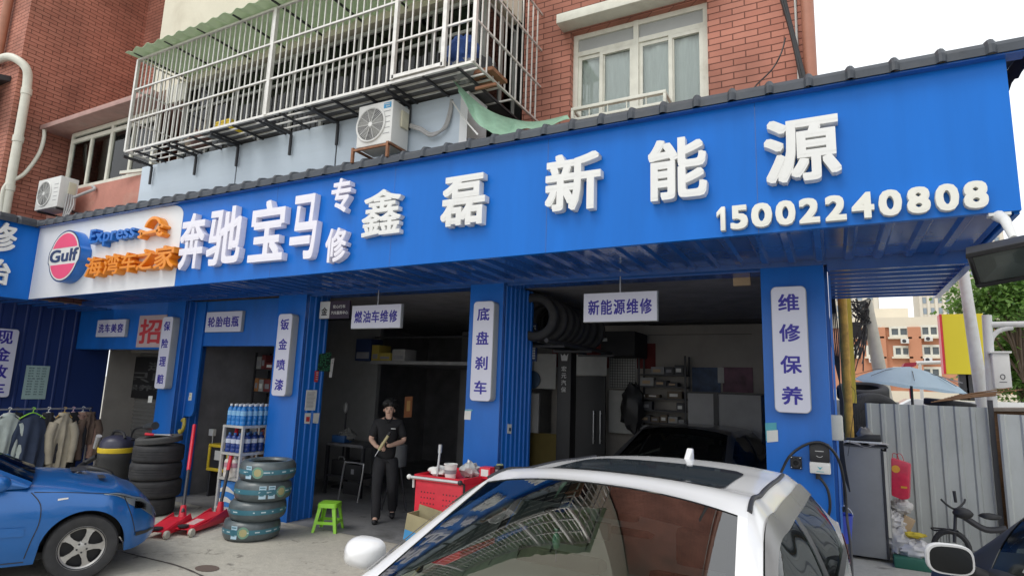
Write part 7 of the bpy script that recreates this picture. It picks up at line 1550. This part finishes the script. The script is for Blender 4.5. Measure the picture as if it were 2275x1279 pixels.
g = MB(); g.ball((bx0 + .42, 8.84, hz_ - .12), .09, 16, 8, (1.5, .8, .45), .2); g.build('saddle', M_BLACK, t, smooth=True)
for x in (bx0 - .08, bx0 + .85):
    Mw = Matrix.Translation((x, 8.8, .25)) @ Matrix.Rotation(math.pi / 2, 4, 'X'); g = MB(); g.tube([Mw @ Vector((.22 * math.cos(q * .2618), .22 * math.sin(q * .2618), 0)) for q in range(24)], .035, 8, closed=True); w_ = g.build('wheel', M_RUBBER, t, smooth=True); g = MB()
    for q in range(10): g.tube([Mw @ Vector((0, 0, 0)), Mw @ Vector((.2 * math.cos(q * .628), .2 * math.sin(q * .628), 0))], .004, 4)
    g.build('spoke', M_SILVER, w_)
g = MB(); bz = PY(2090, 1185, 8.6).z; g.tube(smooth_path([(bx0 - .3, 8.6, bz), (bx0 - .16, 8.55, bz + .02), (bx0 - .02, 8.6, bz), (bx0 - .02, 8.8, bz), (bx0 - .3, 8.8, bz), (bx0 - .3, 8.6, bz)], 4), .012, 6)
for k in range(7): g.tube([(bx0 - .28 + .04 * k, 8.58, bz), (bx0 - .26 + .035 * k, 8.62, bz - .2)], .004, 4)
g.build('basket', M_BLACK, t); t.scale = (.8, .8, .93); t.location.y += .35
# yellow rusty post
yx = PY(1878, 800, 9.5).x; t = thing('yellow_post', 'rusty yellow steel post propping the rear soffit', 'post', (yx, 9.5, 0)); g = MB(); g.tube([(yx, 9.5, 0), (yx, 9.5, 3.5)], .058, 14); g.build('tube', mat('post_yellow', (.45, .27, .05), .7, var=.35, scale=10, dirt=.8, dirtcol=(.14, .07, .03)), t, smooth=True); g = MB(); g.box((yx + .06, 9.53, 1.9), (yx + .11, 9.56, 3.5)); g.build('edge_strip', mat('strip_yellow', (.6, .5, .08), .6), t)
g = MB()
for k in range(5): o_ = .02 * k; g.tube(smooth_path([(yx - .10 - o_ * .5, 8.25, 3.15), (yx - .08 - o_, 8.22, 2.6), (yx - .10 + o_ * .4, 8.22, 1.9), (yx - .09 - o_ * .6, 8.2, 1.3), (yx - .05, 8.2, .9)], 6), .008, 5)
g.tube(smooth_path([(yx + .02, 8.22, 2.1), (yx + .06, 8.2, 2.0), (yx + .0, 8.2, 1.6), (yx - .05, 8.2, 1.3)], 6), .004, 4)
tag(g.build('loose_wires', M_BLACK, smooth=True), 'loose dark wires running down beside the yellow post', 'wires')
t = thing('wire_mesh_panel', 'dark wire mesh frame between yellow post and fence', 'mesh panel', (yx + .18, 9.7, 0)); mx0, mx1 = PY(1893, 900, 9.7).x, PY(1921, 900, 9.7).x; g = MB()
for k in range(6): x = mx0 + (mx1 - mx0) * k / 5; g.tube([(x, 9.7, .3), (x, 9.7, 2.0)], .005, 4)
for k in range(14): z = .4 + .12 * k; g.tube([(mx0, 9.706, z), (mx1, 9.706, z)], .004, 4)
g.build('wire', M_DKSTEEL, t)
# ================================================================== beyond the fence
t = thing('big_tyre', 'large tyre standing behind the yellow post above the fence', 'tyre', PY(1925, 870, 10.6)); c = PY(1912, 890, 10.6); Mt = Matrix.Translation((c.x + .14, 10.6, 1.63)) @ Matrix.Rotation(rad(28), 4, 'Z') @ Matrix.Rotation(math.pi / 2, 4, 'X')
MB().lathe(tyre_prof(.42, .30), 48, Mt, close=True).build('tyre_body', M_RUBBER, t, smooth=True); g = MB(); g.lathe([(.265, -.10), (.25, .06), (.1, .08), (0, .08)], 24, Mt); g.build('rim', M_DKSTEEL, t, smooth=True)
g = MB(); g.box((.2, 10.4, 0), (1.9, 11.1, 1.2)); tag(g.build('stone_block', M_CONC), 'pale block of stored stone hidden behind the steel fence', 'block')
o = MB().lathe(tyre_prof(.38, .22), 44, Matrix.Translation((PY(1915, 845, 11.6).x, 11.65, 2.06)) @ Matrix.Rotation(rad(14), 4, 'X'), close=True).build('tyre', M_RUBBER, smooth=True); tag(o, 'ribbed tyre peeking out above the large standing tyre', 'tyre')
g = MB(); g.box((-.2, 11.3, 0), (.9, 12.0, 1.93)); tag(g.build('brick_pile', M_CONC), 'pile of pale blocks under the peeking tyre', 'pile')
c = PY(2110, 886, 10.3); o = MB().lathe(tyre_prof(.30, .10), 40, Matrix.Translation((c.x, 10.35, 1.93)) @ Matrix.Rotation(rad(6), 4, 'Y'), close=True).build('flat_tyre', M_RUBBER, smooth=True); tag(o, 'flat black tyre lying on top behind the fence', 'tyre')
g = MB(); g.box((c.x - .45, 10.15, 0), (c.x + .9, 10.6, 1.87)); tag(g.build('board_stack', M_WOOD), 'stack of boards carrying the flat tyre behind the fence', 'boards')
g = MB(); random.seed(2)
for k in range(9): a = PY(2068 + 8 * k, 893 - 2 * k, 10.0); g.tube([a + Vector((0, .02 * k, 0)), a + Vector((.5 + random.uniform(-.1, .2), .1, .07 + random.uniform(-.02, .06)))], .008, 5)
tag(g.build('stick_bundle', M_WOOD), 'bundle of thin brown sticks lying along the fence top', 'sticks')
g = MB(); a = PY(2200, 905, 10.2); g.prism([(a.x, 10.0, 1.86), (a.x + 2.4, 10.0, 1.96), (a.x + 2.4, 10.0, 2.0), (a.x, 10.0, 1.90)], (0, .9, 0)); g.box((a.x + .1, 10.1, 0), (a.x + 2.3, 10.8, 1.8)); tag(g.build('shed_roof', mat('shed_brown', (.20, .17, .14), .85, var=.25)), 'low brown shed roof behind the second fence sheet', 'shed')
# umbrella
um = thing('sun_umbrella', 'large pale blue sun umbrella standing beyond the fence', 'umbrella', (PY(2028, 850, 12.5).x, 12.5, 0)); ux = PY(2024, 850, 12.5).x; uz = PY(2024, 814, 12.5).z; uR = (PY(2150, 850, 12.5).x - PY(1896, 850, 12.5).x) / 2 * 1.02
MU = Matrix.Translation((ux, 12.5, uz)) @ Matrix.Rotation(rad(7), 4, 'Y'); g = MB(); n_ = 8; rings = [(0, 0), (.3, -.055), (.6, -.16), (.85, -.30), (1, -.42)]
vs = [MU @ Vector((0, 0, 0))]; fs = []
for r_, z in rings[1:]:
    for k in range(n_ * 4):
        a = 2 * math.pi * k / (n_ * 4); sg = .02 * r_ * (math.cos(a * n_) - 1) - (.03 * (1 - math.cos(a * n_)) if r_ == 1 else 0) * 0; rr = r_ * uR * (1 - .035 * r_ * (1 - math.cos(a * n_)) / 2); vs.append(MU @ Vector((rr * math.cos(a), rr * math.sin(a), z * uR + sg * uR + (.06 * uR * (1 - math.cos(a * n_)) / 2 if r_ == 1 else 0))))
N_ = n_ * 4
for k in range(N_): fs.append((0, 1 + k, 1 + (k + 1) % N_))
for i in range(3):
    for k in range(N_): fs.append((1 + i * N_ + k, 1 + (i + 1) * N_ + k, 1 + (i + 1) * N_ + (k + 1) % N_, 1 + i * N_ + (k + 1) % N_))
g.add(vs, fs); M_UMB = mat('umbrella_blue', (.50, .64, .74), .7, var=.05)
_n = M_UMB.node_tree; _t = _n.nodes.new('ShaderNodeBsdfTranslucent'); _t.inputs[0].default_value = (.6, .8, .95, 1); _m = _n.nodes.new('ShaderNodeMixShader'); _m.inputs[0].default_value = .4
_n.links.new(_n.nodes['Principled BSDF'].outputs[0], _m.inputs[1]); _n.links.new(_t.outputs[0], _m.inputs[2]); _n.links.new(_m.outputs[0], _n.nodes['Material Output'].inputs[0])
g.build('canopy', M_UMB, um, smooth=True)
g = MB(); g.tube([(ux, 12.5, 0), (ux, 12.5, uz - .02)], .022, 10); g.build('pole', M_DKSTEEL, um)
for k in range(8): a = 2 * math.pi * k / 8; g = MB(); g.tube([MU @ Vector((0, 0, -.02)), MU @ Vector((.6 * uR * math.cos(a), .6 * uR * math.sin(a), -.14 * uR)), MU @ Vector((.98 * uR * math.cos(a), .98 * uR * math.sin(a), -.31 * uR))], .006, 4); g.build('rib', M_DKSTEEL, um)
g = MB(); g.tube([MU @ Vector((.45 * uR + .1 * k, -.55 * uR, -.155 * uR - .02 * k)) for k in range(4)], .012, 4); g.build('canopy_print', M_GREYPRINT, um)
# white van beyond the umbrella
vY = 14.4; va, vb = PY(1962, 905, vY).x, PY(2160, 905, vY).x; vz = 2.0
t = thing('white_van', 'white van parked behind the pale blue umbrella', 'van', ((va + vb) / 2, vY, 0)); pr = [(va, .5), (va, 1.25), (va + .35, 1.9), (va + .5, vz), (vb + 1.6, vz), (vb + 1.75, 1.8), (vb + 1.8, .5)]
g = MB(); g.prism([(x, vY, z) for x, z in pr], (0, 1.7, 0)); g.build('body', car_paint('van_white', (.70, .71, .68), .3), t, bevel=.05)
for x0, x1 in ((va + .45, va + 1.1), (va + 1.25, va + 2.1), (va + 2.25, vb + 1.4)): g = MB(); g.box((x0, vY - .012, 1.3), (x1, vY - .004, 1.86)); g.build('side_window', M_CARGLASS, t)
for x in (va + .6, vb + 1.0): g = MB(); g.lathe([(0, -.1), (.25, -.1), (.3, -.05), (.3, .1), (0, .1)], 20, Matrix.Translation((x, vY + .1, .3)) @ Matrix.Rotation(math.pi / 2, 4, 'X')); g.build('wheel', M_RUBBER, t, smooth=True)
g = MB(); a = PY(1975, 812, 15); g.prism([PY(2002, 822, 15), PY(2035, 812, 15), PY(2037, 804, 15), PY(2010, 806, 15)], (0, .5, 0)); g.tube([PY(2020, 815, 15.2), Vector((PY(2020, 815, 15.2).x, 15.2, 0))], .03, 6); tag(g.build('red_awning', mat('awning_red', (.40, .03, .06), .7)), 'small dark red awning peeking over the umbrella', 'awning')
# poles
def pole(name, label, p0, p1, Y, r0, r1, m_, cat='pole'):
    a, b = PY(*p0, Y), PY(*p1, Y); d_ = (a - b); b2 = b - d_ * (b.z / d_.z); g = MB(); g.tube([b2, a], [r1, r0], 16); return tag(g.build(name, m_, smooth=True), label, cat), a, b2
M_POLEC = mat('pole_concrete', (.46, .44, .38), .85, var=.12); M_POLEW = mat('pole_white', (.56, .57, .57), .5, var=.1, dirt=.35, dirtcol=(.3, .16, .08))
pole('concrete_pole', 'leaning concrete utility pole hung with tangled cables', (1924, 668), (1953, 815), 14.5, .11, .15, M_POLEC)
pole('leaning_pole', 'thick pale leaning pole crossing the yellow sign', (2138, 590), (2180, 870), 13.5, .085, .125, M_POLEW)
lampY = 12.8; lp_ = thing('camera_pole', 'slim white pole with side arm and white equipment box', 'pole', (PY(2195, 800, lampY).x, lampY, 0)); a, b = PY(2192, 700, lampY), PY(2197, 900, lampY)
g = MB(); g.tube([(b.x, lampY, 0), (a.x, lampY, a.z)], [.075, .07], 14); g.build('mast', M_POLEW, lp_, smooth=True); g = MB(); q0, q1 = PY(2196, 721, lampY), PY(2330, 719, lampY); g.tube([q0, q1], .05, 12); g.build('arm', M_POLEW, lp_, smooth=True)
g = MB(); g.tube(smooth_path([PY(2200, 768, lampY), PY(2205, 748, lampY), PY(2222, 733, lampY), PY(2250, 727, lampY)], 6), .04, 10); g.build('brace', M_POLEW, lp_, smooth=True)
eb = thing('equipment_box', 'white metal equipment box on the slim white pole', 'box', PY(2228, 820, lampY - .2)); a, b = PY(2211, 862, lampY - .2), PY(2242, 784, lampY - .2)
g = MB(); g.box((a.x, lampY - .2, a.z), (b.x, lampY + .1, b.z)); g.build('case', M_POLEW if False else M_ACWHITE, eb, bevel=.015); g = MB(); g.prism([(a.x - .03, lampY - .23, b.z), (b.x + .03, lampY - .23, b.z), (b.x + .03, lampY + .13, b.z), (a.x - .03, lampY + .13, b.z)], (0, 0, .03)); g.build('lid', M_ACWHITE, eb)
for z in (a.z + .15, b.z - .2): g = MB(); g.box((b.x + .002, lampY - .15, z), (b.x + .02, lampY - .08, z + .06)); g.build('hinge', M_DKSTEEL, eb)
g = MB(); xm = (a.x + b.x) / 2; zm = (a.z + b.z) / 2 - .1; g.tube([(xm + .03 * math.cos(q * .52), lampY - .203, zm + .04 * math.sin(q * .52)) for q in range(12)], .006, 4, closed=True); g.box((xm - .05, lampY - .204, zm - .09), (xm + .05, lampY - .201, zm - .08)); g.build('emblem', M_DKSTEEL, eb)
g = MB(); g.tube([PY(2196, 790, lampY), PY(2212, 790, lampY - .05)], .015, 6); g.tube([PY(2196, 850, lampY), PY(2212, 850, lampY - .05)], .015, 6); tag(g.build('pole_clamp', M_DKSTEEL), 'steel clamps holding the equipment box to its pole', 'clamp')
# tangled cables
g = MB(); random.seed(12); anc = PY(1923, 690, 14.4)
for k in range(26):
    p0 = PY(random.uniform(1888, 1905), random.uniform(655, 700), 14.2); p1 = PY(random.uniform(1912, 1935), random.uniform(665, 715), 14.35); p2 = PY(random.uniform(1893, 1918), random.uniform(720, 830), 14.3)
    g.tube(smooth_path([p0, p0.lerp(p1, .5) + Vector((0, 0, -.12 * random.random())), p1, p1.lerp(p2, .5) + Vector((random.uniform(-.1, .1), 0, 0)), p2], 4), .014, 4)
g.box((anc.x - .28, 14.3, PY(1910, 748, 14.3).z), (anc.x - .10, 14.42, PY(1910, 715, 14.3).z)); tag(g.build('cable_tangle', M_BLACK), 'tangle of dark cables and a splice box on the concrete pole', 'cables')
# yellow sign
sg = thing('yellow_signboard', 'tall plain yellow signboard with red edge on dark posts', 'signboard', (PY(2140, 800, 16).x, 16, 0)); a, b = PY(2103, 830, 16), PY(2183, 696, 16)
g = MB(); g.box((a.x, 16, a.z), (b.x, 16.3, b.z)); g.build('panel', mat('board_yellow', (.68, .58, .02), .5, var=.03, scale=1), sg); g = MB(); g.box((PY(2097, 830, 16).x, 15.99, a.z), (a.x - .005, 16.31, b.z)); g.build('edge', M_RED, sg)
for x in (a.x + .3, b.x - .3): g = MB(); g.box((x - .08, 16.05, 0), (x + .08, 16.2, a.z)); g.build('post', M_DKSTEEL, sg)
g = MB(); a = PY(2035, 806, 24); b = PY(2100, 804, 24); g.tube([a, b], .06, 8); g.tube([(a.x + .1, 24, 0), (a.x + .1, 24, a.z)], .05, 8); tag(g.build('white_barrier', M_POLEW), 'white horizontal pipe beside the yellow signboard', 'pipe')
# orange residential block
OB = 46.0; M_OR = mat('render_orange', (.52, .24, .14), .9, var=.08, scale=.4); M_CRM = mat('render_cream', (.68, .62, .50), .9, var=.06, scale=.4); M_WDK = mat('window_dark', (.10, .12, .13), .25, var=.2)
ob = thing('orange_block', 'distant orange and cream residential block beyond the lane', 'building', (PY(2000, 800, OB).x, OB, 0)); x0, x1 = PY(1840, 760, OB).x, PY(2420, 760, OB).x; zr, zc = PY(2000, 705, OB).z, PY(2000, 727, OB).z
g = MB(); g.box((x0, OB, 0), (x1, OB + 12, zc)); g.build('wall', M_OR, ob); g = MB(); g.box((x0 - .1, OB - .15, zc), (x1 + .1, OB + 12.1, zr)); g.build('parapet', M_CRM, ob)
g = MB(); a, b = PY(1930, 704, OB + 3), PY(2018, 697, OB + 3); g.box((a.x, OB + 3, zr), (b.x, OB + 7, zr + 1.0)); g.build('roof_hut', M_CRM, ob)
for xx in (1955, 2033): g = MB(); a = PY(xx, 780, OB).x; g.box((a - .35, OB - .3, 0), (a + .35, OB - .002, zc - .01)); g.build('pier', M_OR, ob)
for (a, b, yt, yb) in [(1893, 1907, 728, 748), (1926, 1958, 722, 748), (1976, 2019, 725, 749), (2044, 2085, 722, 748), (1891, 1906, 768, 792), (1925, 1963, 767, 792), (1985, 2022, 768, 792), (2048, 2090, 766, 792), (1985, 2022, 815, 838), (2048, 2090, 815, 838), (2220, 2250, 722, 748), (2255, 2290, 722, 748), (2235, 2275, 770, 795)]:
    p, q = PY(a, yb, OB), PY(b, yt, OB); g = MB()
    for bx in (((p.x, p.z), (q.x, p.z + .14)), ((p.x, q.z - .14), (q.x, q.z)), ((p.x, p.z + .14), (p.x + .13, q.z - .14)), ((q.x - .13, p.z + .14), (q.x, q.z - .14)), (((p.x + q.x) / 2 - .06, p.z + .14), ((p.x + q.x) / 2 + .06, q.z - .14))): g.box((bx[0][0], OB - .16, bx[0][1]), (bx[1][0], OB - .004, bx[1][1]))
    wn = g.build('window', M_FRAME, ob); g = MB(); g.box((p.x + .13, OB - .08, p.z + .14), (q.x - .13, OB - .06, q.z - .14)); g.build('pane', M_WDK, wn)
    g = MB(); g.box((p.x - .1, OB - .3, p.z - .12), (q.x + .1, OB - .003, p.z - .005)); g.build('sill', M_CRM, wn)
for (a, yb) in ((2000, 764), (2052, 759), (2051, 805), (1930, 806)):
    p = PY(a, yb, OB); q = PY(a + 17, yb - 10, OB); t = thing('wall_condenser', ['white condenser under a window pair of the orange block', 'white condenser below the top window by the yellow signboard', 'white condenser below the lower window by the yellow signboard', 'white condenser next to the concrete pole on the orange block'][[2000, 2052, 2051, 1930].index(a)], 'air conditioner', p, 'small condensers on the orange block'); g = MB(); g.box((p.x, OB - .62, p.z), (q.x, OB - .32, q.z)); g.build('casing', M_ACWHITE, t, bevel=.02); g = MB(); g.lathe([(0, 0), ((q.z - p.z) * .4, 0)], 16, Matrix.Translation(((p.x * .6 + q.x * .4), OB - .625, (p.z + q.z) / 2)) @ Matrix.Rotation(math.pi / 2, 4, 'X')); g.build('fan', M_DKSTEEL, t)
# towers
M_TOW = mat('tower_cream', (.66, .61, .52), .9, var=.05, scale=.1); M_TOWW = mat('tower_glass', (.26, .31, .36), .3, var=.25, scale=.3)
def tower(label, xa, xb, Y, H, cols):
    t = thing('tower_block', label, 'tower', ((xa + xb) / 2, Y, 0), 'far residential towers'); W = xb - xa; g = MB(); g.box((xa, Y + .5, 0), (xb, Y + 14, H))
    n = cols * 2 + 1
    for i in range(0, n, 2): g.box((xa + W * i / n, Y, 0), (xa + W * (i + .75) / n, Y + .498, H))
    g.build('wall', M_TOW, t)
    for i in range(1, n, 2):
        g = MB(); k = 0; z = 2.
        while z < H - 2: g.box((xa + W * (i - .1) / n, Y + .42, z), (xa + W * (i + .85) / n, Y + .49, z + 1.7)); z += 3.0
        g.build('window_column', M_TOWW, t)
    g = MB(); g.box((xa + W * .3, Y + 4, H), (xb - W * .3, Y + 9, H + 4)); g.build('roof_house', M_TOW, t); return t
TY = 190.
tower('tall cream tower seen left of the narrow sky gap', PY(1850, 700, TY).x, PY(1955, 700, TY).x, TY, 95, 4)
tower('tall cream tower right of the narrow sky gap', PY(2056, 700, TY).x, PY(2140, 700, TY).x, TY + 10, 100, 4)
tower('broad cream tower behind the tree', PY(2145, 700, TY + 15).x, PY(2260, 700, TY + 15).x, TY + 20, 84, 5)
# hoarding between lane and block keeps the ground line closed
g = MB(); g.box((-6, 33, 0), (40, 33.3, 2.4)); tag(g.build('boundary_wall', M_CRM), 'long low pale boundary wall in front of the orange block', 'wall')
# tree
def tree(label, base, H, crown_c, crown_r, seed, n_leaf=9000):
    random.seed(seed); base = Vector(base); crown_c = Vector(crown_c); t = thing('leafy_tree', label, 'tree', base, 'trees beyond the lane')
    g = MB(); g.tube(smooth_path([base, base + Vector((.05, 0, H * .3)), base + Vector((-.05, .05, H * .55)), crown_c + Vector((0, 0, .2))], 6), [.16 - .11 * i / 18 for i in range(19)], 10); g.build('trunk', mat('bark_%d' % seed, (.12, .09, .07), .95, var=.3, bump=.4), t, smooth=True)
    cl = []
    for k in range(42):
        d_ = Vector((random.gauss(0, 1), random.gauss(0, 1), random.gauss(0, .9))).normalized(); r_ = random.uniform(.35, 1.05); cl.append((crown_c + Vector((d_.x * crown_r[0], d_.y * crown_r[1], d_.z * crown_r[2])) * r_, random.uniform(.28, .55)))
    g = MB()
    for c, _ in cl[:24]: st = base + (crown_c - base) * random.uniform(.55, .95); g.tube([st, st.lerp(c, .5) + Vector((0, 0, .12)), c], [.035, .022, .008], 5)
    g.build('limbs', bpy.data.materials['bark_%d' % seed], t)
    mats_ = []
    g = MB()
    for _ in range(n_leaf):
        c, cr = random.choice(cl); p = c + Vector((random.gauss(0, .5), random.gauss(0, .5), random.gauss(0, .42))) * cr; L = random.uniform(.07, .14); w_ = L * .38; d_ = Vector((random.gauss(0, 1), random.gauss(0, 1), random.gauss(-.5, .6))).normalized(); s_ = d_.cross(Vector((random.random() - .5, random.random() - .5, 1))).normalized()
        g.add([p, p + d_ * L * .45 + s_ * w_, p + d_ * L, p + d_ * L * .45 - s_ * w_], [(0, 1, 2, 3)])
    g.build('crown', M_LEAF, t, merge=False); return t
M_LEAF = bpy.data.materials.new('leaf_green'); M_LEAF.use_nodes = True; _n = M_LEAF.node_tree; _b = _n.nodes['Principled BSDF']; _b.inputs['Roughness'].default_value = .55
_gm = _n.nodes.new('ShaderNodeNewGeometry'); _rp = _n.nodes.new('ShaderNodeValToRGB'); _rp.color_ramp.elements[0].color = (.045, .12, .03, 1); _rp.color_ramp.elements[1].color = (.20, .34, .09, 1); _n.links.new(_gm.outputs['Random Per Island'], _rp.inputs[0]); _n.links.new(_rp.outputs[0], _b.inputs['Base Color'])
_t = _n.nodes.new('ShaderNodeBsdfTranslucent'); _t.inputs[0].default_value = (.22, .42, .08, 1); _m = _n.nodes.new('ShaderNodeMixShader'); _m.inputs[0].default_value = .35; _n.links.new(_b.outputs[0], _m.inputs[1]); _n.links.new(_t.outputs[0], _m.inputs[2]); _n.links.new(_m.outputs[0], _n.nodes['Material Output'].inputs[0])
c = PY(2232, 650, 17); tree('green leafy tree filling the gap under the floodlight', (c.x + .4, 17, 0), c.z, c, (.85, 1.0, .85), 5, 6500)
c = PY(2262, 810, 18); tree('lower green tree behind the white equipment box', (c.x + .2, 18, 0), c.z, c, (.8, 1.0, 1.1), 8, 7000)
c = PY(2350, 720, 19); tree('leafy tree at the frame edge beyond the slim pole', (c.x, 19, 0), c.z, c, (1.4, 1.3, 1.9), 9, 8000)
